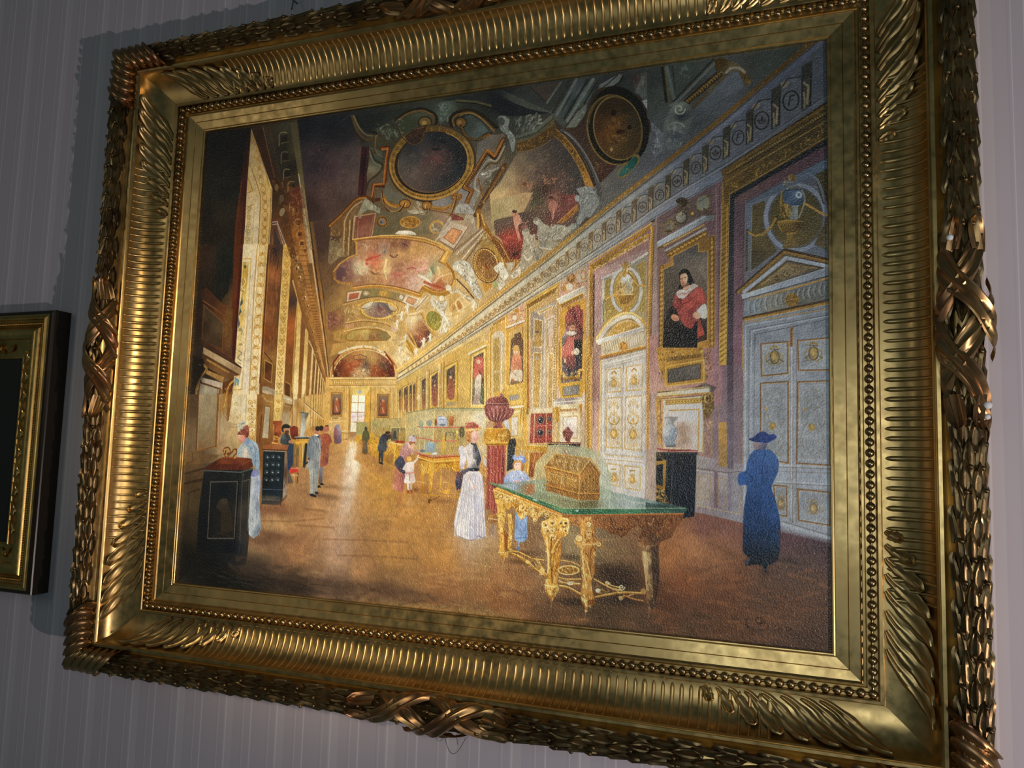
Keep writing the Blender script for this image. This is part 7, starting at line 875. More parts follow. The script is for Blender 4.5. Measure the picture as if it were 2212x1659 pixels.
    F("-90,650 -80,600 -20,575 60,570 120,590 140,640 130,655",[(-50,610,'b06c60'),(40,590,'9a5448'),(110,630,'7c4038')],sm=True);teeth("-60,590 110,580","-75,640 130,640",12,8,'6a302a',.7);L("-95,655 140,655",13,'6c3830');L("-90,645 135,645",5,'d0a098');E(66,565,22,20,'8c4a40');E(60,558,9,8,'d8b0a8');L("60,540 66,575",10,'84443c');F("-10,830 80,830 60,860 85,905 -30,905 5,865",[(0,850,'7c3c34'),(60,890,'a85c50')]);L("-20,700 -10,780",10,'d8a498',.7);F("85,830 130,810 150,870 145,920 110,900",'d8d8dc',.9);T("85,830 140,820 140,900",14,['f0f0f4','a0a4ac'],30,9,1.2,.5)
    F("150,1020 210,1010 220,1060 190,1330 120,1360 130,1100",[(170,1040,'24262a'),(150,1250,'2c2e34'),(190,1100,'3c3c3c')]);F("210,1090 250,1080 245,1200 205,1200",'d8a850',.8)
    V(1050,1030)
    F("60,-300 180,-300 120,420 60,420",[(80,0,'a84c3c'),(130,100,'8c3c30'),(90,380,'9c4838')]);
    for i in range(5):L([[80+i*22,-280],[72+i*14,410]],7,['d8846c','7c2c28'][i % 2],.7)
    F("20,430 60,395 125,400 135,480 60,490",[(50,420,'c88c48'),(100,460,'8a5424')],sm=True);L("25,440 130,455",10,'e8c08c',.9);L("35,480 130,485",12,'a87838',.9);G(60,560,40,60,'8c7468',.6);L("95,500 90,640",20,'a89488',.5)
    # ------------------------------------------------ little girl in blue behind the table
    V(1070,740)
    F("90,1470 100,1420 150,1365 200,1350 290,1350 340,1400 370,1460 350,1510 100,1520",[(130,1420,'a8b4cc'),(200,1400,'c8d0e0'),(280,1400,'dce0ec'),(340,1450,'94a4c0'),(200,1480,'94a0bc'),(120,1500,'8c98b0')],sm=True);T("100,1380 340,1370 350,1500 100,1500",70,['eef2fa','7484a4','b8c4dc','94a4c4'],44,10,1.2,.8,.75,.4);L("340,1460 400,1455 430,1410",24,'ecc8a4',1,10,sm=True)
    F("190,1340 185,1280 210,1240 260,1235 300,1260 305,1330 280,1360 270,1300 210,1300",[(195,1320,'c87c38'),(290,1300,'b06828'),(250,1250,'e0a050')],sm=True);E(236,1298,38,46,'f8d0b0');E(228,1300,24,30,'fcdcc4');L("216,1290 228,1288",5,'84604c');L("244,1288 254,1290",5,'84604c');L("228,1322 244,1322",5,'d07060');L("236,1296 234,1310",4,'d8987c');E(215,1310,8,7,'f0a890',.7);L("205,1262 280,1258",12,'d89848',.9)
    F("180,1220 200,1180 230,1215 255,1190 290,1195 325,1230 320,1260 290,1275 260,1240 210,1240",[(200,1210,'94a8dc'),(240,1220,'c8d4f0'),(300,1240,'7488c4')],sm=True);T("185,1190 320,1200 310,1260 200,1240",26,['f4f8ff','5c70b0','a8b8e8'],34,9,.6,.8,.85,.4);F("200,1465 240,1455 250,1500 205,1505",'f4a890',sm=True);T("120,1470 330,1480 300,1520 120,1520",24,['c8d0e0','6c7c9c','e8ecf4'],50,10,.2,.4,.7)
    # ------------------------------------------------ big gilt table, sheet C4
    V(1050,1030)
    F("310,330 430,400 440,640 400,690 340,690 300,660",[(340,500,'7c98b8'),(390,500,'94acc8'),(320,640,'8ca8c8'),(430,600,'6c84a4'),(360,680,'94b0cc')]);T("315,400 430,420 430,660 310,650",40,['b8cce0','54688c','94acc8'],80,9,1.5,.2,.7);L("305,650 430,640",10,'5c7498',.8);L("340,690 340,770",20,'8c98a8',1,14);F("320,740 360,745 355,780 320,775",'6c7c98')
    G(400,800,260,30,'3c2818',.5);G(900,850,120,26,'3a2818',.7);G(1350,1000,260,90,'2a1c12',.85);G(1420,1120,200,70,'241810',.8);G(1450,1300,240,60,'241a12',.8);G(900,1320,150,40,'241a12',.8);G(350,900,160,24,'4a3018',.6);G(1400,780,180,70,'6c5434',.5);G(900,700,60,110,'a89060',.4)
    # glass case and marble top
    F("40,60 130,80 640,20 1000,40 1300,130 1330,160 2130,330 2080,400 1800,350 830,340 800,370",[(100,80,'7c8c64'),(350,100,'94a090'),(600,130,'8c9470'),(800,200,'8a8458'),(700,250,'94986c'),(900,300,'84825c'),(1000,270,'6c683c'),(1150,280,'8c8a6c'),(1300,250,'94a090'),(1500,280,'9ca8a0'),(1700,300,'7c8c84'),(1900,330,'2c4440'),(2060,370,'2c4038')])
    F("130,80 510,70 520,130 430,200 380,180 160,110",[(200,90,'a8b0b8'),(300,110,'94a4b4'),(440,150,'a86c3c'),(380,160,'8c8c64')],.85);F("430,110 500,70 530,140 480,200 430,180",'a4683c',.7)
    for p in ("1330,200 1400,240 1390,320","1420,230 1560,260 1560,310","1310,60 1300,330","1600,260 1780,300","1480,330 1480,260 1680,290"):L(p,8,'c8ccb8',.6)
    T("540,130 1250,250 1300,330 840,320",70,['b8bc9c','5c6440','a8a478','d0d4bc'],80,10,.35,.2,.4);F("980,240 1180,240 1180,330 990,330",'5c5430',.7);F("1680,270 2110,340 2060,380 1690,360",'243834',.8)
    F("30,70 60,60 820,340 800,385",[(60,75,'5c7c4c'),(300,170,'3c6c44'),(600,270,'3f7048'),(790,360,'5c8c5c')]);F("800,340 960,340 1800,345 2100,335 2130,345 2080,375 1900,385 960,405 800,380",[(830,370,'4c8454'),(1000,375,'24583c'),(1300,370,'2c6444'),(1500,375,'3c7450'),(1800,365,'2c5040'),(2080,355,'24403a')]);L("40,62 815,332 2100,332",6,'a8b890',.7);L("40,82 800,380",6,'1c3c28',.8);L("800,345 805,385",6,'b8c8a8',.7);T("100,90 780,330 800,370 100,110",30,['8cac7c','1c4830','6c9c6c'],50,9,.36,.1,.6);T("830,360 2000,350 2000,380 830,390",40,['6c9c74','103c28','94b89c'],60,9,0,.1,.6);E(520,245,26,8,'d8e4d0',.8,.3);E(960,358,18,9,'d8e4d8',.8)
    # frieze, left flank
    F("75,130 120,110 800,390 810,420 770,440 640,420 590,380 560,430 510,460 470,420 440,380 410,430 370,460 330,400 300,330 270,300 240,350 200,330 160,300 100,280",[(100,160,'f0c05c'),(250,220,'dca040'),(400,280,'e0a848'),(560,360,'d8a048'),(720,400,'c89040')])
    L("80,125 800,405",12,'d88c34');L("85,140 790,415",6,'fbe098',.9);T("90,160 760,420 600,420 480,400 360,400 260,300 110,260",260,['fff0b0','8a5010','f4c860','b8741c','e8ac40','6c3c08'],40,13,.8,1,.9,.6)
    for x,y,r in ((310,230,44),(375,320,50),(410,400,30),(380,430,22),(500,400,36),(515,450,24),(160,210,46),(230,240,40),(470,330,30),(580,390,30),(640,400,26)):scroll(x,y,r,'fbe08c',9,.9,1,x);E(x+8,y+8,r*.25,r*.3,'7c480c',.7);E(x,y,r*.2,r*.2,'fff4c4',.9)
    # frieze, right flank: carved in shade
    F("810,405 2090,385 2060,470 1990,560 1960,640 1830,690 1720,640 1600,660 1650,570 1610,520 1540,540 1490,600 1430,650 1390,610 1300,600 1240,540 1170,530 1140,570 1160,620 1080,600 1040,560 960,520 900,500 860,560 820,500",[(850,430,'b07030'),(1000,450,'b07434'),(1200,470,'8c5628'),(1400,480,'7c4a24'),(1420,600,'5c3418'),(1600,480,'6c4222'),(1800,500,'5c381e'),(1950,450,'6c4224'),(1700,600,'4a2e1a')])
    L("815,415 2080,395",12,'8c4c1c');L("815,404 2080,388",7,'c88444',.9);T("830,430 2040,410 1900,580 1640,640 1440,620 1200,520 900,490",200,['a8703c','3c1f0c','c08c54','6c3c1a','2c160a','8c5a30'],44,12,.7,1,.8,.6)
    for x,y,r in ((900,450,40),(980,470,34),(1420,500,60),(1370,510,44),(1480,510,44),(1540,490,40),(1060,460,36),(1420,600,26),(1640,490,40),(1900,480,40)):scroll(x,y,r,'c89858' if x < 1100 else '8c5c30',8,.8,-1,x);O(x,y,r*.9,r,7,'32190a',.6,0,.5,4.)
    F("820,580 880,530 960,530 990,590 980,640 900,680 820,650",[(850,600,'b89c68'),(950,600,'a88c58')],sm=True)if 0 else None
    # legs
    def leg(pl,cols,li,sh,n):F(pl,cols);T(pl,n,li,60,13,1.5,.35,.9,.35);T(pl,n//2,sh,60,11,1.5,.4,.85,.35)
    leg("110,260 190,280 210,380 190,520 220,640 200,800 190,890 165,880 140,800 145,700 130,520",[(140,350,'f0bc50'),(180,600,'d09438'),(150,780,'e0a848')],['fff0b0','f8d070','e0a840'],['7c480c','5c3408'],50);leg("230,400 270,380 280,520 275,640 260,740 290,780 240,790 225,740 240,600",[(250,450,'e0a844'),(260,680,'e8b450')],['fbe090','f0c460'],['6c400c'],26);F("190,560 235,620 225,760 195,780",'8c4c18');L("135,800 190,800",12,'f4d078');F("150,830 190,830 185,890 170,890",'a87028');E(160,560,18,30,'f8d880',.8)
    leg("590,470 650,450 700,400 780,420 870,440 880,520 850,620 800,640 790,800 770,1000 750,1120 770,1200 720,1270 700,1310 670,1280 620,1200 620,1130 650,1000 640,800 610,650 580,580",[(640,500,'f0bc54'),(820,480,'f0b84c'),(680,650,'e0a444'),(740,700,'a86820'),(680,900,'d89c40'),(740,950,'9c6018'),(680,1150,'d8a048'),(720,1230,'8a5818')],['fff4bc','fbdc80','f0c058','e0a83c'],['6c3c08','4c2a06','94540c'],130)
    for x,y,r in ((620,500,44),(690,480,46),(830,480,50),(830,560,40),(700,630,34),(640,560,40),(690,560,30)):scroll(x,y,r,'fff0b4',10,.9,1,x*.7);E(x+10,y+12,r*.3,r*.3,'6c3c08',.8)
    L("690,640 680,900 700,1120",12,'5c3408',.8);L("640,640 660,900 640,1110",16,'fbe08c',.9,10);L("760,660 690,800 750,760",14,'f0c868',.9,sm=True);L("790,650 720,800 700,1000",12,'7c4c10',.8);L("620,1140 700,1160 770,1150",14,'f8dc88',.9);F("640,1190 690,1200 690,1260 660,1240",'e8c068');F("690,1280 710,1280 705,1310 690,1310",'c89040');L("810,440 870,470 860,600",12,'fce894',.9,sm=True);E(790,490,12,8,'4c2806');E(845,490,12,8,'4c2806');L("800,530 840,530",9,'5c3408')
    leg("990,510 1050,430 1110,440 1130,540 1150,640 1220,680 1230,730 1160,760 1140,900 1150,1000 1110,1100 1120,1200 1150,1290 1140,1350 1080,1370 1060,1410 1040,1380 1000,1290 1000,1220 1020,1100 1000,950 990,760 940,700 940,640 1000,610",[(1010,560,'d89c48'),(1090,560,'b07830'),(970,660,'e0ac54'),(1180,700,'9c6428'),(1030,780,'b88038'),(1110,800,'a06a2c'),(1020,1000,'c89444'),(1100,950,'94602a'),(1050,1200,'b8843c'),(1100,1300,'84541f')],['f4d48c','e0b460','c89444','fbe8b0'],['5c3408','3c2006','84500c'],130)
    for x,y,r in ((980,650,40),(1190,710,34),(1080,600,30),(1030,710,26),(1080,500,34)):scroll(x,y,r,'f8e0a0',9,.9,-1,x*.3);O(x,y,r,r,6,'4c2a08',.6)
    F("1060,560 1100,540 1115,590 1100,660 1070,640",[(1085,590,'c89c58')],sm=True);E(1078,590,6,5,'3c2006');E(1100,588,6,5,'3c2006');L("1080,630 1100,628",5,'4c2a0a');L("1010,780 1030,1000 1060,1180",14,'f0d088',.9,9);L("1110,760 1090,900 1110,1060",16,'6c4014',.8);L("1000,800 1060,900 1110,1080",13,'d8ac60',.9);L("1010,710 1160,700",16,'c8924a');L("1010,720 1160,712",6,'f0d090',.8);F("1040,1290 1060,1310 1060,1370 1000,1270",'e0bc74');F("1070,1300 1150,1290 1140,1345 1075,1360",'6c4018');E(1055,1415,16,14,'a88c54');F("1050,1370 1075,1365 1065,1410 1045,1400",'8c6028')
    leg("1590,660 1650,690 1800,690 1830,720 1800,800 1830,950 1820,1100 1780,1230 1790,1360 1740,1410 1700,1380 1680,1300 1700,1200 1680,1050 1650,900 1640,760",[(1660,720,'84603c'),(1690,850,'b09464'),(1690,1050,'94784c'),(1760,800,'4a3420'),(1780,1000,'33241a'),(1720,1250,'7c5c38'),(1760,1350,'3c2a1c')],['b89c6c','94744a','6c5030'],['241810','1a110a','3c2614'],80);F("1650,780 1700,800 1710,950 1690,1120 1720,1200 1690,1200 1670,1000",[(1680,850,'b89c6c'),(1690,1150,'a88c5c')],.9);scroll(1620,700,34,'94683c',8);F("1740,740 1820,720 1830,1100 1790,1320 1760,1300 1750,1000",'2a1d14',.7);E(1660,1210,30,34,'94703c');F("1600,680 1650,640 1800,600 1850,640 1830,720 1650,720",[(1640,690,'6c482a'),(1780,660,'4c321e')]);T("1600,680 1830,600 1830,720 1640,720",40,['94683c','241509','7c5430'],40,12,.6,.9,.8,.5)
    # stretchers
    for p,w,c,c2 in (("230,790 340,840 450,920 560,1000 640,1060",34,'b07828','f4cc70'),("200,800 330,790 480,860 610,880",20,'c08830','f8d880'),("330,830 420,880 500,950",26,'d09c40','fce498'),("560,900 610,1000 640,1040",30,'b88430','f0c860'),("770,1150 870,1170 1000,1240",34,'a0702c','f0d080'),("780,880 900,900 990,940",16,'b8883c','f0d48c'),("760,1060 850,1080 1000,1080",20,'b08038','ecd088'),("770,1100 880,1130 990,1130",24,'a87830','f4dc94'),("1140,1080 1230,1130 1330,1180 1430,1200",24,'a8783c','e8c47c'),("1150,1270 1300,1240 1450,1220 1650,1230",30,'94642c','d8b060'),("1260,1110 1330,1150 1420,1170",16,'b08848','f0d898'),("1400,1270 1480,1260 1560,1240",14,'94683a','d8b878'),("1450,1250 1560,1290 1660,1310",22,'7c5028','a88450')):
        L(p,w,'4c2a0a',.8,sm=True);L(p,w*.75,c,1,sm=True);L(rd(p) - [[0,w*.18]],w*.24,c2,.95,sm=True)
    F("190,800 240,800 230,850 190,850",'d8a44c');T("320,810 610,880 640,1040 480,960",60,['f8dc8c','6c3c0c','d09c40'],44,11,.6,.6,.85,.4);E(590,1000,30,40,'e0b868');E(440,900,24,18,'f0cc74')
    E(870,985,116,50,'c08c3c');E(870,988,98,38,'84581f');O(870,985,110,46,9,'f0d084',.9);T("790,960 950,960 950,1010 790,1010",40,['f8e4a4','5c380e','d8ac58'],30,9,.3,.8,.9,.5);scroll(1430,1165,34,'f0d898',9);scroll(1280,1120,26,'e8cc8c',8);scroll(1420,1280,22,'d0ac68',7);E(1180,1200,26,22,'f4e0a4');E(890,1125,30,18,'f8e8b0');T("1150,1090 1420,1180 1440,1230 1170,1240",50,['e8c888','5c380e','b88844'],40,10,.3,.6,.85,.4);T("770,1080 990,1090 990,1140 780,1130",30,['f8dc98','5c3408'],40,9,.2,.4,.8)
    L("690,1310 680,1400",12,'b89c74',.3);L("1050,1420 1040,1500",12,'b09c7c',.3);L("180,900 175,970",14,'d8b080',.35);L("1720,1390 1710,1480",14,'94846c',.3);L("95,1130 170,1205",4,'3c2414',.7)
    T("350,1050 540,1060 520,1200 380,1180",30,['d8945c','c07840'],16,6,1.5,.4,.5)
    # ------------------------------------------------ reliquary under glass, sheet C3
    V(1070,740)
    F("420,1290 545,1170 560,1090 700,1060 1060,1140 1110,1190 1220,1400 1215,1640 900,1690 400,1560",'b8bc94',.38);F("560,1090 690,1080 950,1100 1080,1150 1000,1240 680,1170",[(620,1130,'a8a47c'),(800,1110,'8c8c74'),(1000,1150,'a8ac84')],.7);T("560,1090 1060,1140 1000,1230 600,1180",50,['d8dcb8','6c7054','c8b890','b06c58'],40,9,.3,.8,.6)
    L("425,1270 420,1550",6,'c8d0b0',.8);L("430,1290 545,1170 565,1095",6,'b8c4a0',.8);L("1095,1160 1220,1390 1215,1640",6,'9cac94',.8);F("1110,1200 1220,1390 1215,1640 1100,1640",'a8b8a0',.35);L("1100,1400 1210,1420",5,'94a48c',.6);L("1085,1150 985,1260 890,1380",9,'a8b08c',.8)
    F("520,1300 640,1170 1000,1220 985,1260 890,1390 860,1385",[(600,1240,'b08040'),(750,1240,'a07438'),(900,1270,'94703c'),(860,1370,'b08848'),(560,1300,'8c5c28')]);L("520,1300 640,1172 1000,1222",8,'d0a050');T("560,1290 650,1190 960,1230 860,1360",120,['d8b068','5c3c14','b88844','f0d490','7c5424','c0bc9c'],34,10,.4,.9,.8,.5)
    for i in range(10):x = 610 + i*34;L([[x,1215+i*5],[x-20,1260+i*6],[x-12,1290+i*7]],8,['d8b060','6c4818'][i % 2],.8,sm=True)
    F("520,1300 860,1390 890,1385 885,1640 880,1660 530,1560 545,1490",[(560,1340,'b0742c'),(700,1430,'b88038'),(860,1500,'8c5c24'),(600,1530,'9c6428')]);F("890,1385 1000,1250 1060,1310 1110,1380 1095,1420 1100,1640 890,1660",[(920,1420,'b07c34'),(1000,1350,'94642a'),(1080,1500,'7c5020'),(950,1600,'8c5c24')])
    L("515,1300 865,1388 885,1385",13,'d8a040');L("515,1312 865,1402",6,'6c4010',.9);L("890,1385 1000,1225 1065,1300 1115,1385",13,'c8984c');L("900,1400 1000,1250 1100,1400",6,'5c380e',.8);L("520,1495 880,1590 1100,1590",14,'c08834');L("520,1508 880,1606 1100,1604",6,'5c380c',.9);L("885,1390 882,1655",12,'d8a44c')
    for i in range(9):
        x = 560 + i*36;y = 1345 + i*9.5;F([[x-13,y+110],[x-13,y+20],[x,y],[x+13,y+24],[x+13,y+116]],'6c4010' if i % 2 else '845014',.9);L([[x-13,y+110],[x-13,y+20],[x,y],[x+13,y+24],[x+13,y+116]],5,'e8bc60',.9);L([[x,y+34],[x-2,y+104]],9,'d8a850' if i != 4 else 'fff0b8',.9);E(x,y+30,6,8,'f0d080')
    for i in range(5):
        x = 920 + i*38;y = 1420 - (40-abs(i-2)*40);F([[x-12,1570],[x-12,y+20],[x,y],[x+12,y+20],[x+12,1570]],'5c380e',.8);L([[x-12,1570],[x-12,y+20],[x,y],[x+12,y+20],[x+12,1570]],5,'c89848',.85);L([[x,y+50],[x,1550]],8,'b88840',.8)
    T("520,1400 880,1480 880,1580 530,1490",60,['e8c070','5c380c','c08c3c'],24,8,1.4,.6,.7);F("880,1610 1100,1605 1090,1660 890,1665",[(950,1640,'8c5c24')]);L("560,1540 700,1590",14,'7c5c34',.6);F("740,1140 750,1180 735,1190",'c05848');L("720,1140 755,1190",6,'c86450',.8);T("570,1100 590,1170 560,1180",8,['c86c58','e8a890'],34,7,1.2,.4)
    L("120,1475 400,1475",5,'94a094',.6)
    # ------------------------------------------------ visitors on the left, sheet A3
    V(370,860)
    # bowed lady
    F("835,830 860,760 930,770 940,900 925,1100 945,1370 920,1440 860,1480 815,1440 810,1300 830,1000",[(860,900,'c8c8c0'),(910,900,'8c94a8'),(850,1150,'b8bcb4'),(905,1150,'848c94'),(830,1400,'c0c4bc'),(910,1400,'747c84'),(860,1300,'b0b4ac')]);T("830,850 935,850 925,1400 825,1400",60,['d8d8d0','6c7484','a8acac','e0e0d8'],140,12,1.58,.08,.55);T("820,1380 940,1370 920,1450 840,1470",22,['dcdcd4','5c646c','94989c'],34,9,1.2,.7,.8)
    F("690,600 700,540 740,480 800,440 880,460 915,520 930,700 900,760 850,680 840,640 700,620",[(720,580,'a8b0a8'),(760,520,'c0c0b0'),(800,480,'94a8b0'),(860,520,'9cacb4'),(890,620,'8498a4'),(880,720,'94a4b0'),(780,600,'d8c8b0'),(730,600,'b0b4a8')],sm=True);T("700,560 800,450 900,500 920,720 860,640 720,610",70,['d8dcd8','5c7080','b0bcc0','748c9c'],40,11,1.1,.8,.7,.4);F("770,530 790,525 800,620 760,620",'e0c8ac');L("860,480 885,560 880,740",7,'5c6c78',.7,sm=True);F("840,820 860,760 915,755 930,800 880,830",[(870,800,'7478a0'),(900,790,'8c90a8')],sm=True)
    F("700,420 710,400 760,390 800,410 800,450 760,480 730,460",[(730,430,'e0a080'),(780,430,'c8846c')],sm=True);F("790,430 815,420 830,450 780,480 760,475",'7c98b8');L("712,440 735,455",7,'b86c58',.8);F("695,380 740,320 790,285 815,310 815,390 790,420 770,390 735,390",[(740,370,'84402c'),(790,320,'a85c48'),(800,390,'74342a')],sm=True);T("730,330 810,300 810,410 740,390",26,['b86c50','5c2018','94503c'],34,10,1.2,.8,.8,.5);T("700,250 780,245 770,330 710,370",34,['c8ccb8','5c7c9c','e8e0c0','94a8a8'],40,9,1.0,.9,.8,.4);L("735,275 765,262",10,'5c84a8',.9)
    # bearded man at the case
    F("1160,400 1190,370 1240,390 1260,450 1250,490 1150,480",[(1180,430,'4c5250'),(1240,440,'2c3030')],sm=True);F("1240,480 1290,480 1280,700 1230,780 1215,560",[(1260,600,'34404c'),(1240,700,'2c3a4c')]);E(1215,335,26,32,'c08864');F("1195,350 1235,345 1228,400 1200,385",'5c3c2c',sm=True);F("1160,310 1180,280 1220,275 1255,300 1235,318 1200,312 1180,325 1185,360 1165,350",'2c2622',sm=True);L("1160,318 1250,304",8,'1c1816');L("1150,430 1190,380",8,'747a76',.8);E(1250,460,18,16,'b0785c');T("1160,390 1250,390 1245,480 1160,470",18,['6c7270','1c2020'],44,9,1.2,.6,.7)
    # man in grey and man in russet
    F("1545,400 1570,385 1620,370 1670,390 1690,460 1660,500 1655,640 1640,700 1590,725 1545,700 1540,560",[(1590,430,'b0603c'),(1650,440,'a05034'),(1600,600,'b86c40'),(1640,650,'7c4440'),(1570,680,'a85c38')],sm=True);T("1550,400 1680,400 1640,700 1560,700",50,['d88c5c','74342a','c07048','6c4048'],70,11,1.5,.35,.65);L("1650,400 1680,460 1600,420",24,'9c5034',.9,sm=True)
    F("1560,725 1600,725 1590,890 1610,915 1570,915 1550,900",[(1580,780,'7c7474'),(1580,880,'5c5450')]);F("1530,930 1560,915 1580,945 1530,945",'24201e');F("1565,905 1590,895 1610,915 1570,920",'1e1a18')
    E(1600,335,26,34,'b87454');E(1580,318,24,28,'2c2420');E(1640,320,24,30,'b86c4c');L("1625,295 1650,290",12,'342824');L("1630,350 1600,330",16,'a8684a',.9)
    F("1465,420 1490,395 1535,390 1570,420 1575,520 1565,640 1555,745 1430,745 1445,650 1430,590 1445,500",[(1480,450,'7c8488'),(1540,450,'8c8c84'),(1470,600,'747a7c'),(1540,620,'94948c'),(1450,720,'a8a89c'),(1540,720,'84847c')],sm=True);T("1450,420 1565,420 1555,740 1440,740",60,['a8aca8','5c6468','94989a','b8b8b0'],80,12,1.5,.3,.6);L("1550,430 1570,560 1560,740",9,'c8c4b8',.7);L("1462,430 1440,560 1460,620 1430,680",26,'6c7478',.9,18,sm=True);L("1425,690 1445,640",16,'24282c');E(1440,660,12,10,'d8a080');F("1535,395 1555,390 1560,420 1545,415",'2c3034')
    F("1445,745 1555,740 1545,880 1535,1000 1500,1010 1500,860 1495,1010 1455,1010 1460,860",[(1470,800,'b8b8a8'),(1530,800,'94948c'),(1475,950,'b0ac98'),(1520,950,'8c8878')]);L("1500,770 1500,1000",7,'6c6860',.7);F("1450,1015 1480,1005 1530,1030 1520,1048 1470,1035",'1c2026');F("1505,990 1535,985 1560,1005 1520,1015",'24262a')
    E(1530,340,28,36,'c08058');E(1540,322,26,26,'34281f');E(1495,330,20,32,'c8946c');F("1475,330 1480,300 1510,295 1505,330 1490,360",[(1490,320,'b8803c')],sm=True);L("1515,365 1550,378",16,'b8745a');F("1508,380 1545,385 1550,400 1505,395",'e8e4dc')
    G(1580,1025,60,12,'7c6048',.7);G(1650,940,50,10,'8a6440',.6)
    # ------------------------------------------------ lady in blue on the right, sheets D3/D4
    V(1420,760,4.6075)
    F("910,870 960,850 1010,805 1070,795 1110,825 1160,820 1190,850 1150,880 1120,900 1090,910 1040,905 990,900 950,890",[(940,870,'1c2c54'),(1050,850,'2c3c6c'),(1150,850,'24346c')],sm=True);F("955,910 1020,905 1090,910 1080,960 1060,990 990,980 960,950",[(990,930,'84706c'),(1040,940,'6c6470'),(1070,960,'3c4464')],sm=True)
    F("960,985 1060,975 1120,975 1180,1030 1210,1100 1200,1200 1160,1290 1140,1360 1170,1450 1200,1560 1225,1700 1225,1900 1205,2050 1150,2110 1100,2130 1080,2200 1050,2140 980,2120 880,2130 920,2060 860,2000 850,1900 860,1600 880,1450 890,1330 820,1330 800,1260 830,1200 880,1180 900,1080",[(950,1030,'34507c'),(1080,1050,'3c5c8c'),(1160,1080,'34507c'),(1000,1150,'2c4470'),(850,1270,'2c4c7c'),(1000,1300,'2c4874'),(1080,1450,'24406c'),(950,1550,'1c3458'),(1150,1600,'24406c'),(1000,1700,'1a3050'),(1180,1800,'1c3250'),(900,1900,'121f33'),(1100,1900,'14243a'),(1000,2050,'0e151d'),(1150,2050,'10181f'),(950,2110,'0c1014')],sm=True)
    T("880,1000 1190,1020 1150,1350 900,1330",90,['5078ac','1c3054','44689c','28446c'],50,12,1.3,.8,.5,.4);T("870,1400 1180,1450 1210,1900 870,1900",120,['34558a','101e36','284878','16284a'],90,13,1.55,.2,.5);T("870,1900 1200,1900 1180,2080 900,2080",50,['22303c','080c10','1c2834'],70,12,1.4,.4,.6);L("1080,1000 1050,1100 1040,1300",12,'1a2c4c',.7,sm=True);L("880,1200 950,1260 890,1320",14,'1c3052',.8,sm=True);F("860,2070 920,2060 900,2130 870,2110",'3c3438');G(1300,2080,160,26,'2c221c',.6);G(1080,2200,60,30,'241c18',.5)
    # floor tints round her
    V(1420,1060,4.6075)
    F("1200,390 1740,500 1740,900 1500,760 1230,640",[(1300,450,'4c3438'),(1600,550,'3c2c30'),(1500,700,'4a3830')],.6,40);F("390,240 850,330 850,640 380,460",[(450,300,'6c4840'),(700,350,'6c4a44'),(600,500,'8c6044')],.5,40)
    # signature
    c = '17100b'
    for p in ("890,1275 885,1300 900,1310","885,1330 880,1345 905,1350 925,1362","895,1290 880,1335 915,1320","880,1360 910,1365","945,1362 948,1366","1040,1270 1000,1265 980,1290 995,1320 1030,1320 1060,1290 1035,1280","1035,1285 1030,1350","1060,1290 1080,1300 1065,1320 1035,1325","1000,1390 1065,1390","1105,1345 1100,1375 1110,1380","1108,1330 1110,1332","1180,1350 1150,1365 1155,1390 1180,1390","1225,1365 1210,1380 1220,1395 1240,1390 1240,1370 1225,1365","1295,1370 1290,1395 1310,1400 1325,1375 1328,1400","1370,1425 1385,1440 1405,1440"):L(p,8,c,.9,6,sm=len(rd(p)) > 2)
    T("0,1390 1740,1560 1740,1680 0,1480",60,['1c120c','4c3420','241810'],80,10,.1,.2,.5)

def paint_finish():               # drag of the brush and the weave, worked into the pigment
    h,w = PT.H,PT.W
    n = (noise2(h,w,3,1)-.5)*.10 + (noise2(h,w,7,2)-.5)*.12 + (noise2(h,w,22,3)-.5)*.10
    PT.A *= (1 + n)[...,None]
    PT.A += ((noise2(h,w,2,5)-.5)*.014)[...,None]
    u,v = np.meshgrid(np.linspace(0,1,w),np.linspace(0,1,h));PT.A *= (1 - .2*np.clip((u - v*1.3 - .25)/.4,0,1))[...,None]   # darkened gradually towards the upper right corner
    np.clip(PT.A,.004,1,out=PT.A)

def lamp_light(x, z):                # light the room's lamps throw on the hung canvas, later divided out of the pigment's colour
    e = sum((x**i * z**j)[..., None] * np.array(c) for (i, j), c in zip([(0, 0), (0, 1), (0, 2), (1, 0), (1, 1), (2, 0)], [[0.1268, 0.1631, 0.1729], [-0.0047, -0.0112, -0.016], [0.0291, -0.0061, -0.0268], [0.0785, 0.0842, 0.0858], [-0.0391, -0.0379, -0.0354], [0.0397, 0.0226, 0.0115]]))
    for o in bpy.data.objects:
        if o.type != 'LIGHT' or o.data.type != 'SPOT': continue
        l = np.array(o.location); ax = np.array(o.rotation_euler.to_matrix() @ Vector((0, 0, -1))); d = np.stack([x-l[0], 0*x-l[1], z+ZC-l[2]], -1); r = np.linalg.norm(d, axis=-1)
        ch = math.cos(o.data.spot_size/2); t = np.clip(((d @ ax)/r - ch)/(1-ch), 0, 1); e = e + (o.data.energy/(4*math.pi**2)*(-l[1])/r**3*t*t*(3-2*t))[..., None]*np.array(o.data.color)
    return e

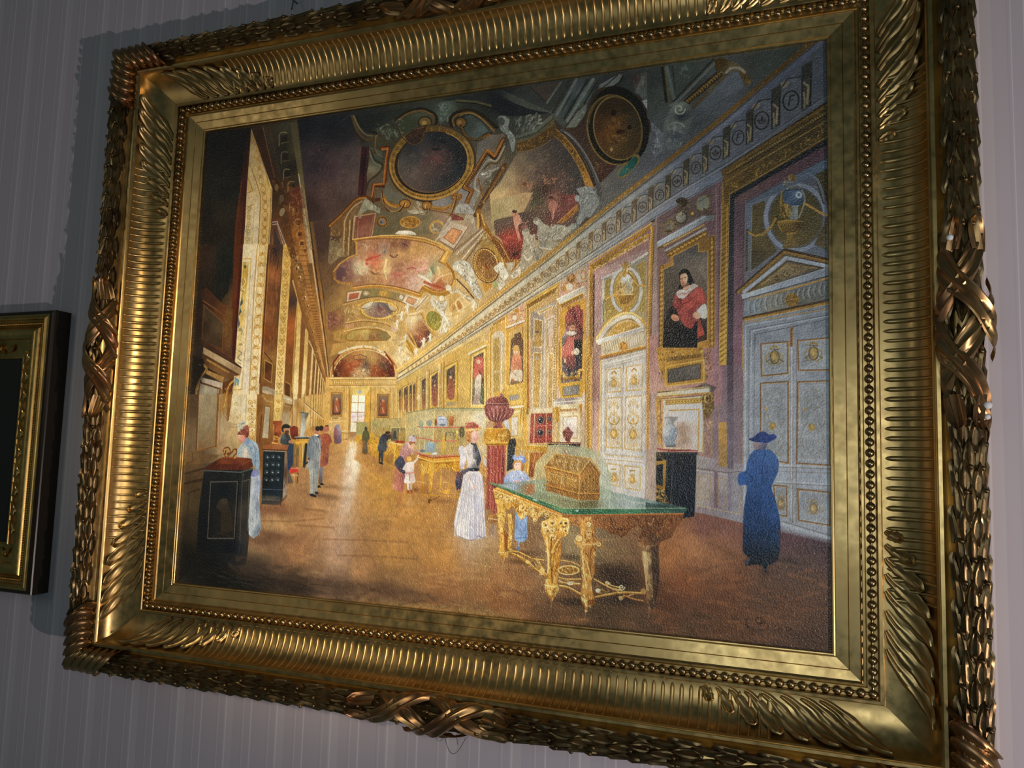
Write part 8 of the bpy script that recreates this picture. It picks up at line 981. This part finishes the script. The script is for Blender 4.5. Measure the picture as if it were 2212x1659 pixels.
# ---------------------------------------------------------------- materials
def mat(name, build):
    m = bpy.data.materials.new(name); m.use_nodes = True; t = m.node_tree
    build(t, t.nodes, t.links, t.nodes['Principled BSDF']); return m
def nd(t, kind, **k):
    n = t.nodes.new(kind)
    for a, v in k.items():
        if a.startswith('i'): n.inputs[int(a[1:])].default_value = v
        else: setattr(n, a, v)
    return n
def gold(name, base, dark, rough, metal=.9, bump=.25, scale=60):
    def b(t, N, K, p):
        tc = nd(t, 'ShaderNodeTexCoord')
        n1 = nd(t, 'ShaderNodeTexNoise', i2=9., i3=5.); K.new(tc.outputs['Object'], n1.inputs[0])
        n2 = nd(t, 'ShaderNodeTexNoise', i2=float(scale), i3=4.); K.new(tc.outputs['Object'], n2.inputs[0])
        r = nd(t, 'ShaderNodeValToRGB'); r.color_ramp.elements[0].position = .34; r.color_ramp.elements[1].position = .66
        r.color_ramp.elements[0].color = (*dark, 1); r.color_ramp.elements[1].color = (*base, 1)
        K.new(n1.outputs[0], r.inputs[0]); K.new(r.outputs[0], p.inputs['Base Color'])
        a = nd(t, 'ShaderNodeMapRange', i1=.3, i2=.7, i3=rough*.8, i4=rough*1.3); K.new(n2.outputs[0], a.inputs[0]); K.new(a.outputs[0], p.inputs['Roughness'])
        bp = nd(t, 'ShaderNodeBump', i0=bump); bp.inputs['Distance'].default_value = .001; K.new(n2.outputs[0], bp.inputs['Height']); K.new(bp.outputs[0], p.inputs['Normal'])
        p.inputs['Metallic'].default_value = metal
    return mat(name, b)
GOLD = gold('burnished_gilding', (.62, .43, .175), (.47, .31, .12), .34, 1., .07)
BED = gold('matt_gilding', (.50, .34, .14), (.35, .225, .09), .36, 1., .1)
BEADM = gold('dull_gilt_beads', (.38, .26, .12), (.24, .155, .07), .30, 1., .1)
BRONZE = gold('aged_gilding', (.24, .16, .07), (.11, .07, .032), .34, .9, .3, 90)
RIBBON = gold('red_rubbed_gilding', (.36, .235, .095), (.27, .125, .06), .32, .9, .25, 40)
SMALLG = gold('bright_gilding', (.72, .46, .14), (.46, .27, .08), .33, 1., .06)
def wall_b(t, N, K, p):
    tc = nd(t, 'ShaderNodeTexCoord'); sx = nd(t, 'ShaderNodeSeparateXYZ'); K.new(tc.outputs['Object'], sx.inputs[0])
    def line(pitch, phase, w, soft):
        a = nd(t, 'ShaderNodeMath', operation='MULTIPLY_ADD', i1=1/pitch, i2=phase); K.new(sx.outputs[0], a.inputs[0])
        f = nd(t, 'ShaderNodeMath', operation='PINGPONG', i1=.5); K.new(a.outputs[0], f.inputs[0])
        m = nd(t, 'ShaderNodeMapRange', i1=w/pitch, i2=(w+soft)/pitch, i3=1., i4=0.); K.new(f.outputs[0], m.inputs[0]); return m.outputs[0]
    n = nd(t, 'ShaderNodeTexNoise', i2=3., i3=3.); K.new(tc.outputs['Object'], n.inputs[0])
    def mix(c1, c2, f, k=1.):
        mx = nd(t, 'ShaderNodeMix', data_type='RGBA')
        for i, c in ((6, c1), (7, c2)):
            if isinstance(c, tuple): mx.inputs[i].default_value = (*c, 1)
            else: K.new(c, mx.inputs[i])
        q = nd(t, 'ShaderNodeMath', operation='MULTIPLY', i1=k); K.new(f, q.inputs[0]); K.new(q.outputs[0], mx.inputs[0]); return mx.outputs[2]
    c = mix((.48, .425, .465), (.535, .48, .515), n.outputs[0])
    c = mix(c, (.60, .55, .57), line(.1404, .06, .012, .001), .55)
    c = mix(c, (.80, .74, .75), line(.0702, .225, .0012, .0012), .5)
    c = mix(c, (.74, .70, .72), line(.0702, .52, .0005, .0008), .5)
    c = mix(c, (.42, .38, .40), line(.0702, .60, .0008, .0012), .35)
    K.new(c, p.inputs['Base Color']); p.inputs['Roughness'].default_value = .75
    n2 = nd(t, 'ShaderNodeTexNoise', i2=700., i3=2.); K.new(tc.outputs['Object'], n2.inputs[0])
    bp = nd(t, 'ShaderNodeBump', i0=.08); bp.inputs['Distance'].default_value = .0006; K.new(n2.outputs[0], bp.inputs['Height']); K.new(bp.outputs[0], p.inputs['Normal'])
WALLM = mat('striped_wallpaper', wall_b)
def oil_b(t, N, K, p):
    a = nd(t, 'ShaderNodeAttribute', attribute_name='pigment'); K.new(a.outputs['Color'], p.inputs['Base Color'])
    p.inputs['Roughness'].default_value = .30; p.inputs['Specular IOR Level'].default_value = .5
    tc = nd(t, 'ShaderNodeTexCoord')
    n1 = nd(t, 'ShaderNodeTexNoise', i2=260., i3=3.); K.new(tc.outputs['Object'], n1.inputs[0])
    n2 = nd(t, 'ShaderNodeTexVoronoi', i2=330.); K.new(tc.outputs['Object'], n2.inputs[0])
    ad = nd(t, 'ShaderNodeMath', operation='ADD'); K.new(n1.outputs[0], ad.inputs[0]); K.new(n2.outputs[0], ad.inputs[1])
    bp = nd(t, 'ShaderNodeBump', i0=.9); bp.inputs['Distance'].default_value = .0010; K.new(ad.outputs[0], bp.inputs['Height']); K.new(bp.outputs[0], p.inputs['Normal'])
OIL = mat('varnished_oil_paint', oil_b)
def plain(name, c, r, m=0.):
    def b(t, N, K, p):
        n = nd(t, 'ShaderNodeTexNoise', i2=40., i3=3.); tc = nd(t, 'ShaderNodeTexCoord'); K.new(tc.outputs['Object'], n.inputs[0])
        mx = nd(t, 'ShaderNodeMix', data_type='RGBA'); mx.inputs[6].default_value = (*[k*.8 for k in c], 1); mx.inputs[7].default_value = (*c, 1); K.new(n.outputs[0], mx.inputs[0]); K.new(mx.outputs[2], p.inputs['Base Color'])
        p.inputs['Roughness'].default_value = r; p.inputs['Metallic'].default_value = m
    return mat(name, b)
GESSO = plain('bare_gesso', (.85, .83, .82), .6); STEEL = plain('dull_steel', (.2, .24, .3), .4, .8); THREADM = plain('dark_thread', (.03, .03, .035), .8); DARKP = plain('darkened_paint', (.02, .017, .012), .35); EBON = plain('black_varnish', (.035, .024, .014), .3, .3)

# ---------------------------------------------------------------- mesh helpers (frame space: x, z, n = towards the viewer)
class MB:
    def __init__(s): s.v = []; s.f = []; s.n = 0
    def grid(s, P, cu=False, cv=False):        # P: [i][j] points
        P = np.asarray(P, float); a, b = P.shape[:2]; o = s.n; s.v.append(P.reshape(-1, 3)); s.n += a*b
        for i in range(a if cu else a-1):
            for j in range(b if cv else b-1): s.f.append((o+i*b+j, o+((i+1) % a)*b+j, o+((i+1) % a)*b+(j+1) % b, o+i*b+(j+1) % b))
    def fan(s, ring):
        ring = np.asarray(ring, float); s.v.append(ring); s.f.append(tuple(range(s.n, s.n+len(ring)))); s.n += len(ring)
    def ball(s, c, r, na=10, nb=6):
        t = np.linspace(0, np.pi, nb+1)[:, None]; u = np.arange(na)/na*2*np.pi; r = np.broadcast_to(r, 3)
        P = np.stack([np.sin(t)*np.cos(u)*r[0], np.sin(t)*np.sin(u)*r[1], np.cos(t)*r[2] + 0*u], -1) + np.asarray(c); s.grid(P, cv=True)
    def tube(s, pts, r, k=6):
        pts = np.asarray(pts, float); r = np.broadcast_to(r, len(pts)); T_ = np.gradient(pts, axis=0); T_ /= np.linalg.norm(T_, axis=1)[:, None] + 1e-12
        ref = np.array([0, 0, 1.]) if abs(T_[0, 2]) < .9 else np.array([1., 0, 0]); A_ = np.cross(T_, ref); A_ /= np.linalg.norm(A_, axis=1)[:, None] + 1e-12; B_ = np.cross(T_, A_)
        u = np.arange(k)/k*2*np.pi; s.grid(pts[:, None] + r[:, None, None]*(np.cos(u)[None, :, None]*A_[:, None] + np.sin(u)[None, :, None]*B_[:, None]), cv=True)
    def build(s, name, m, parent=None, ang=40, off=(0, 0, 0)):
        v = np.vstack(s.v) - np.asarray(off); me = bpy.data.meshes.new(name); me.from_pydata(np.stack([v[:, 0], -v[:, 2], v[:, 1]], 1).tolist(), [], s.f); me.validate()
        import bmesh
        bm = bmesh.new(); bm.from_mesh(me); bmesh.ops.remove_doubles(bm, verts=bm.verts, dist=2e-6); bmesh.ops.recalc_face_normals(bm, faces=bm.faces); bm.to_mesh(me); bm.free()
        me.shade_smooth(); me.set_sharp_from_angle(angle=math.radians(ang)); me.materials.append(m)
        o = bpy.data.objects.new(name, me); SC.collection.objects.link(o)
        if parent: o.parent = parent
        return o
def tag(o, label, cat=None): 
    o['label'] = label
    if cat: o['category'] = cat
    return o
def empty(name, loc):
    o = bpy.data.objects.new(name, None); o.empty_display_size = .05; SC.collection.objects.link(o); o.location = loc; return o

# ---------------------------------------------------------------- wall
wb = MB()
for n0, n1 in ((-DW, -DW-.1),):
    q = lambda x, z, n: (x, z, n)
    X0, X1, Z0, Z1 = -2.6, 2.0, -1.75, 1.5
    wb.grid([[q(X0, Z0, n0), q(X1, Z0, n0)], [q(X0, Z1, n0), q(X1, Z1, n0)]]); wb.grid([[q(X0, Z0, n1), q(X1, Z0, n1)], [q(X0, Z1, n1), q(X1, Z1, n1)]])
    wb.grid([[q(X0, Z0, n0), q(X1, Z0, n0), q(X1, Z1, n0), q(X0, Z1, n0)], [q(X0, Z0, n1), q(X1, Z0, n1), q(X1, Z1, n1), q(X0, Z1, n1)]], cv=True)
wall = wb.build('wall_back', WALLM); wall.location = (0, 0, ZC); wall['kind'] = 'structure'

# ---------------------------------------------------------------- the large framed painting
FP = tag(empty('framed_painting', (0, 0, ZC)), 'large oil painting of a gilded gallery in a wide carved gold frame', 'painting')
KW = .9                                         # the long rails are a little narrower than the upright ones
SIDES = {'top': ((0, 1), (1, 0), H/2, W/2, KW), 'right': ((1, 0), (0, -1), W/2, H/2, 1.), 'bottom': ((0, -1), (-1, 0), H/2, W/2, KW), 'left': ((-1, 0), (0, 1), W/2, H/2, 1.)}
def place(side, s, w, d):                      # along the rail, outward from the sight edge, towards the viewer
    o, a, hn, _, kw = SIDES[side]; w = np.asarray(w)*kw; s, w, d = np.broadcast_arrays(np.asarray(s, float), w, d)
    return np.stack([o[0]*(hn+w) + a[0]*s, o[1]*(hn+w) + a[1]*s, d], -1)
tt = np.linspace(0, np.pi/2, 15)
C0, C1, D0, D1 = .080, .152, .024, .072
def cove(t): return C0 + (C1-C0)*np.sin(t), D0 + (D1-D0)*(1-np.cos(t))
TW, TD, TR = .197, .080, .0215
cw, cd = cove(tt)
th = np.radians(np.linspace(180, 0, 19))
PROF = np.array([(.000, -.004), (0, .0048), (.0012, .0062), (.0034, .0066), (.0058, .0058), (.0066, .0070), (.0258, .0100), (.0266, .0092), (.0274, .0112), (.0440, .0140), (.0462, .0160), (.0478, .0150), (.0488, .0112), (.0525, .0110), (.0540, .0160), (.0700, .0172), (.0708, .0266), (.0725, .0284), (.0775, .0284), (.0792, .0270)]
    + list(zip(cw, cd)) + [(.1532, .0738), (.1545, .0752), (.1560, .0742), (.1575, .0756), (.1630, .0760), (.1652, .0740), (.1705, .0700)] + list(zip(TW + TR*np.cos(th), TD + TR*np.sin(th))) + [(.2190, .044), (.2225, .0375), (.2300, .0355), (.2330, .031), (.2335, -DW)])
def leaf(mb, side, s0, t0, dr, L_=.058, hw=.0125, R_=TR, lift=0., swell=0.):
    u = np.linspace(0, 1, 8)[:, None]; v = np.linspace(-1, 1, 7)[None]
    prof = np.sin(np.pi*np.clip(u, 0, 1)**.75)**.8*(1 - .25*u); wid = hw*prof/(R_ + .002)
    thv = t0 + v*wid; r = R_ + .0012 + lift + swell + .0055*u**1.5 - .0024*np.abs(v)**2 + .0022*np.exp(-(v/.16)**2) - .0045*(u > .97) + .0008*np.cos(v*9)
    mb.grid(place(side, s0 + dr*L_*(u + 0*v), TW + r*np.cos(thv), TD + r*np.sin(thv)))
rngf = np.random.default_rng(5)
LN = 14
for side, (o_, a_, hn, h, kw) in SIDES.items():
    ek = KW/kw
    mb = MB(); mb.grid(np.stack([place(side, -(h + ek*PROF[:, 0]), PROF[:, 0], PROF[:, 1]), place(side, h + ek*PROF[:, 0], PROF[:, 0], PROF[:, 1])]))
    rail = mb.build('frame_rail', GOLD, FP, 28)
    # string of beads
    mb = MB(); e = h + .0620*ek; n = int(round(2*e/.0182))
    for i in range(n if True else 0):
        s = -e + 2*e*i/n; mb.ball(place(side, s, .0620, .0212), (.0076, .0076, .0072), 12, 7)
        s2 = s + e/n; p = place(side, [s2-.004, s2, s2+.004], .0620, .0205); mb.tube(p, (.0028, .0020, .0028), 6)
    mb.build('bead_string', BEADM, rail, 60)
    # raised flutes across the cove
    mb = MB(); e = h - .10; n = int(2*e/.0166)
    ts = np.radians(np.array([4, 7, 12, 20, 32, 45, 58, 70, 79, 84, 86])); rr = 1.22*np.array([.0006, .0024, .0034, .0034, .0032, .0030, .0027, .0024, .0020, .0015, .0005])
    for i in range(n+1):
        s = -e + 2*e*i/n; ww, dd = cove(ts); nw, nn = -np.sin(ts), np.cos(ts); u = np.linspace(0, np.pi, 7)
        k = 1 + .12*rngf.normal()
        P = np.stack([place(side, s + rr*k*np.cos(q), ww + nw*(rr*np.sin(q) - .0004), dd + nn*(rr*np.sin(q) - .0004)) for q in u], 1); mb.grid(P)
    mb.build('fluting', GOLD, rail, 50)
    # laurel leaves and berries on the outer roll, tips to the middle
    mb = MB(); e = h + .12; st = .036; n = int(e/st)
    for sg in (1, -1):
        for i in range(n):
            s = sg*(e - i*st)
            for t0 in ((18, 66, 114, 162) if i % 2 else (42, 90, 138, -6)):
                leaf(mb, side, s + rngf.normal()*.002, math.radians(t0 + rngf.normal()*4), -sg, lift=.001*rngf.random())
            for t0 in ((90, 60) if i % 2 else (115, 35)):
                if rngf.random() < .75:
                    q = math.radians(t0 + rngf.normal()*7); mb.ball(place(side, s - sg*(.046 + rngf.normal()*.004), TW + (TR+.0065)*math.cos(q), TD + (TR+.0065)*math.sin(q)), .0042, 8, 5)
    mb.build('laurel_garland', BRONZE, rail, 50)
    # crossed ribbon binding in the middle of the roll
    mb = MB(); tq = np.radians(np.linspace(-8, 188, 23)); v = np.linspace(-1, 1, 13)
    bul = lambda s: .011*np.exp(-(s/.10)**4)
    for k_, c_, lf in ((1, -.085, 0.), (-1, -.045, .003), (1, .035, .0), (-1, .085, .003)):
        sc = c_ + k_*(tq - np.pi/2)/(np.pi/2)*.075; S = sc[:, None] + v[None]*(.031 + .005*np.cos(tq*3 + c_*40))[:, None]
        r = TR + .006 + lf + bul(S) + .003*np.cos(v*7.5 + k_)[None] - .004*np.abs(v[None])**6 + .0015*np.sin(tq*5)[:, None]
        mb.grid(place(side, S, TW + r*np.cos(tq)[:, None], TD + r*np.sin(tq)[:, None]))
    for sg in (1, -1):
        for c_ in (35, 145):
            u = np.linspace(0, 1, 8)[:, None]; tv = math.radians(c_) + v[None]*.62*np.sqrt(1.0001 - u**2.5) + .5*u*(1 if c_ < 90 else -1)
            r = TR + .008 + .004*u*u + .003*np.cos(v*8)[None]; mb.grid(place(side, sg*(.115 + .055*u) + 0*v[None], TW + r*np.cos(tv), TD + r*np.sin(tv)))
    rib = mb.build('ribbon_binding', RIBBON, FP, 50)
    if side == 'right':
        for s, t0, k in ((-.135, 128, 1), (-.070, 80, .8), (.132, 40, 1.2), (.150, 44, .9)):
            q = math.radians(t0); r = TR + .0125; mb = MB(); mb.ball(place(side, s, TW + r*math.cos(q), TD + r*math.sin(q)), (.0055*k, .0055*k, .0045), 8, 5); tag(mb.build('plaster_chip', GESSO, rib, 60), 'white bare plaster where the gilding has chipped off')
def corner(s1, c1, s2, c2):                    # rails s1 and s2 meet at their ends c1, c2 (+1 or -1)
    mb = MB()
    for sd, c in ((s1, c1), (s2, c2)):
        h = SIDES[sd][3]; ek = KW/SIDES[sd][4]; tq = np.radians(np.linspace(-14, 196, 25)); q = np.linspace(0, .098, 29)
        T2, Q2 = np.meshgrid(tq, q, indexing='ij'); ph = Q2/.0215*2*np.pi + (T2-1.2)*2.4
        r = TR + .0085 + .0036*np.sin(ph) + .0012*np.sin(2*ph + 1) + .004*(Q2/.098)**4
        w = TW + r*np.cos(T2); d = np.maximum(TD + r*np.sin(T2), .03); mb.grid(place(sd, c*(h + ek*w - Q2*(1 + .10*np.sin(T2))), w, d))
    mb.build('corner_ribbon', RIBBON, FP, 55)
    for sd, c in ((s1, c1), (s2, c2)):         # acanthus half-leaf lying in the hollow
        h = SIDES[sd][3]; mb = MB()
        for i, (q0, tip, adv, w0) in enumerate(((.292, .30, .012, .010), (.270, .48, .026, .012), (.248, .66, .044, .0135), (.222, .82, .060, .0150), (.194, .95, .074, .0165), (.162, 1.02, .088, .0175), (.130, 1.06, .098, .0175), (.100, 1.06, .104, .0165))):
            u = np.linspace(0, 1, 17)[:, None]; v = np.linspace(-1, 1, 9)[None]
            t = (.03 + (tip-.03)*(.55*u + .45*u*u))*np.pi/2; qq = q0 - adv*(u**.85)
            dt = np.gradient(t[:, 0]); dq = np.gradient(qq[:, 0]); sp = np.hypot(dt*.075, dq); tx, tq_ = (dt*.075/sp)[:, None], (dq/sp)[:, None]
            hw = w0*(.30 + .85*u**.8)*np.sqrt(np.clip(1 - np.clip((u-.62)/.38, 0, 1)**2.2, 0, 1))*(1 + .10*np.sin(u*np.pi*7))
            t2 = t - v*hw*tq_/.075; q2 = qq + v*hw*tx
            lift = .0016 + .0065*(1 - v**2)**.7*(.35 + .65*u) - .0030*np.exp(-(v/.14)**2)*(1-.5*u) + .0016*np.cos(v*13)*u + .011*np.clip(u-.55, 0, 1)**1.3 - .006*np.clip(u-.92, 0, 1)*12*.3
            t3 = np.clip(t2, 0, 1.75); w, d = cove(t3); mb.grid(place(sd, c*(h + C0 - q2), w - np.sin(t3)*lift, d + np.cos(t3)*lift))
        mb.build('acanthus_leaf', BED, FP, 55)
corner('top', -1, 'left', 1); corner('top', 1, 'right', -1); corner('bottom', 1, 'left', -1); corner('bottom', -1, 'right', 1)

# canvas: a fine grid, one pigment per vertex
NX, NZ = 1430, 1100
m_ = .006; CW, CH = W + 2*m_, H + 2*m_
Hp = homog([CORN[k] for k in ('TL', 'TR', 'BR', 'BL')], [(m_/CW*(NX-1), m_/CH*(NZ-1)), ((1-m_/CW)*(NX-1), m_/CH*(NZ-1)), ((1-m_/CW)*(NX-1), (1-m_/CH)*(NZ-1)), (m_/CW*(NX-1), (1-m_/CH)*(NZ-1))])
paint_start(NX, NZ, Hp); paint_picture()
xs = np.linspace(-CW/2, CW/2, NX); zs = np.linspace(CH/2, -CH/2, NZ); XX, ZZ = np.meshgrid(xs, zs)
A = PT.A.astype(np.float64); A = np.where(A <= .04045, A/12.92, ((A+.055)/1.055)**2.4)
A = np.clip(A / lamp_light(XX, ZZ), .002, .92)  # reversed lamp falloff put into the pigment: paler where the lamps are weak
me = bpy.data.meshes.new('canvas'); nv = NX*NZ; me.vertices.add(nv)
co = np.zeros((nv, 3), np.float32); co[:, 0] = XX.ravel(); co[:, 2] = ZZ.ravel(); co[:, 1] = 0; me.vertices.foreach_set('co', co.ravel())
idx = np.arange(nv, dtype=np.int32).reshape(NZ, NX); fq = np.stack([idx[:-1, :-1], idx[1:, :-1], idx[1:, 1:], idx[:-1, 1:]], -1).reshape(-1, 4); nf = len(fq)
me.loops.add(nf*4); me.loops.foreach_set('vertex_index', fq.ravel()); me.polygons.add(nf); me.polygons.foreach_set('loop_start', np.arange(0, nf*4, 4, dtype=np.int32)); me.update(calc_edges=True)
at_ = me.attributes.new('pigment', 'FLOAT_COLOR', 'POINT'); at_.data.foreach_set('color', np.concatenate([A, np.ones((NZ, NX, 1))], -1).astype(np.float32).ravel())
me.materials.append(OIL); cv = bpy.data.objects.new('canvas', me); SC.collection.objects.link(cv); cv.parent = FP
tag(cv, 'painted canvas showing visitors in a gilded gallery')

# ---------------------------------------------------------------- smaller framed picture at the left
x1, z1, x0, z0 = -1.166, .117, -2.05, -.618
SP = tag(empty('framed_picture', (0, 0, ZC)), 'smaller dark picture in a bright gold frame, cut by the left edge of the view', 'picture')
t9 = np.radians(np.linspace(180, 0, 11))
P2 = np.array([(0, -DW), (0, .010), (.002, .013), (.010, .0145), (.011, .019), (.014, .021), (.017, .019), (.019, .021), (.024, .022), (.026, .017), (.033, .012), (.034, .0155), (.0375, .0160), (.039, .012), (.042, .010)] + [(.060 + .016*np.cos(q), .008 + .014*np.sin(q)) for q in t9[::1]] + [(.080, .004), (.100, -.004), (.118, -.006), (.120, -.002), (.124, -.002), (.126, -.012)])
cx2, cz2 = (x0+x1)/2, (z0+z1)/2; hx2, hz2 = (x1-x0)/2, (z1-z0)/2
for ox, oz, ax, az, hn, h in ((0, 1, 1, 0, hz2, hx2), (1, 0, 0, -1, hx2, hz2), (0, -1, -1, 0, hz2, hx2), (-1, 0, 0, 1, hx2, hz2)):
    f2 = lambda s, w, d: np.stack(np.broadcast_arrays(cx2 + ox*(hn-w) + ax*s, cz2 + oz*(hn-w) + az*s, d), -1)
    k = 4; mb = MB(); mb.grid(np.stack([f2(-(h-P2[k:, 0]), P2[k:, 0], P2[k:, 1]), f2(h-P2[k:, 0], P2[k:, 0], P2[k:, 1])])); r2 = mb.build('frame_rail', SMALLG, SP, 30)
    mb = MB(); mb.grid(np.stack([f2(-(h-P2[:k+1, 0]), P2[:k+1, 0], P2[:k+1, 1]), f2(h-P2[:k+1, 0], P2[:k+1, 0], P2[:k+1, 1])])); tag(mb.build('outer_edge', EBON, r2, 30), 'dark brown outer edge of the small frame')
    mb = MB(); n = int(2*(h-.036)/.0062)
    for i in range(n): mb.ball(f2(-(h-.036) + 2*(h-.036)*(i+.5)/n, .0357, .0162), (.0026, .0026, .0022), 7, 4)
    mb.build('bead_string', SMALLG, r2, 60)
    mb = MB()
    for i in range(int(2*(h-.1)/.05)):
        s = -(h-.1) + .05*i
        for d_ in (-1, 1):
            u = np.linspace(0, 1, 7)[:, None]; v = np.linspace(-1, 1, 5)[None]; hw = .009*np.sin(np.pi*u**.7)*(1+.2*np.sin(u*12)); mb.grid(f2(s + d_*(.006 + .03*u) + 0*v, .108 - .026*u*(1-.4*u) + v*hw, -.003 + .007*(1-v**2) + .006*u))
    mb.build('leaf_ornament', SMALLG, r2, 55)
mb = MB(); mb.grid([[(x0+.12, z0+.12, -.009), (x1-.12, z0+.12, -.009)], [(x0+.12, z1-.12, -.009), (x1-.12, z1-.12, -.009)]]); tag(mb.build('canvas', DARKP, SP), 'almost black painted canvas')

# ---------------------------------------------------------------- small things
mb = MB(); mb.tube([(-.495, .868, -DW), (-.495, .868, -.02), (-.495, .874, -.012), (-.494, .895, -.008), (-.497, .905, -.012), (-.501, .900, -.014)], .0022, 8); mb.tube([(-.495, .868, -.02), (-.493, .852, -.016), (-.490, .838, -.010)], .0018, 8)
tag(mb.build('wall_hook', STEEL), 'small grey metal hook above the top edge of the big gold frame', 'hook').location = (0, 0, ZC)
mb = MB(); u = np.linspace(0, 1, 14); mb.tube(np.stack([-.012 + .052*u, -.795 - .035*np.sin(np.pi*u**.8) + .004*u, -.010 + .01*u], 1), .0005, 5); mb.tube(np.stack([.015 + .004*u, -.79 - .02*u, -.008 + 0*u], 1), .0005, 5)
tag(mb.build('loose_thread', THREADM), 'thin dark thread dangling below the bottom ribbon of the big frame', 'thread').location = (0, 0, ZC)
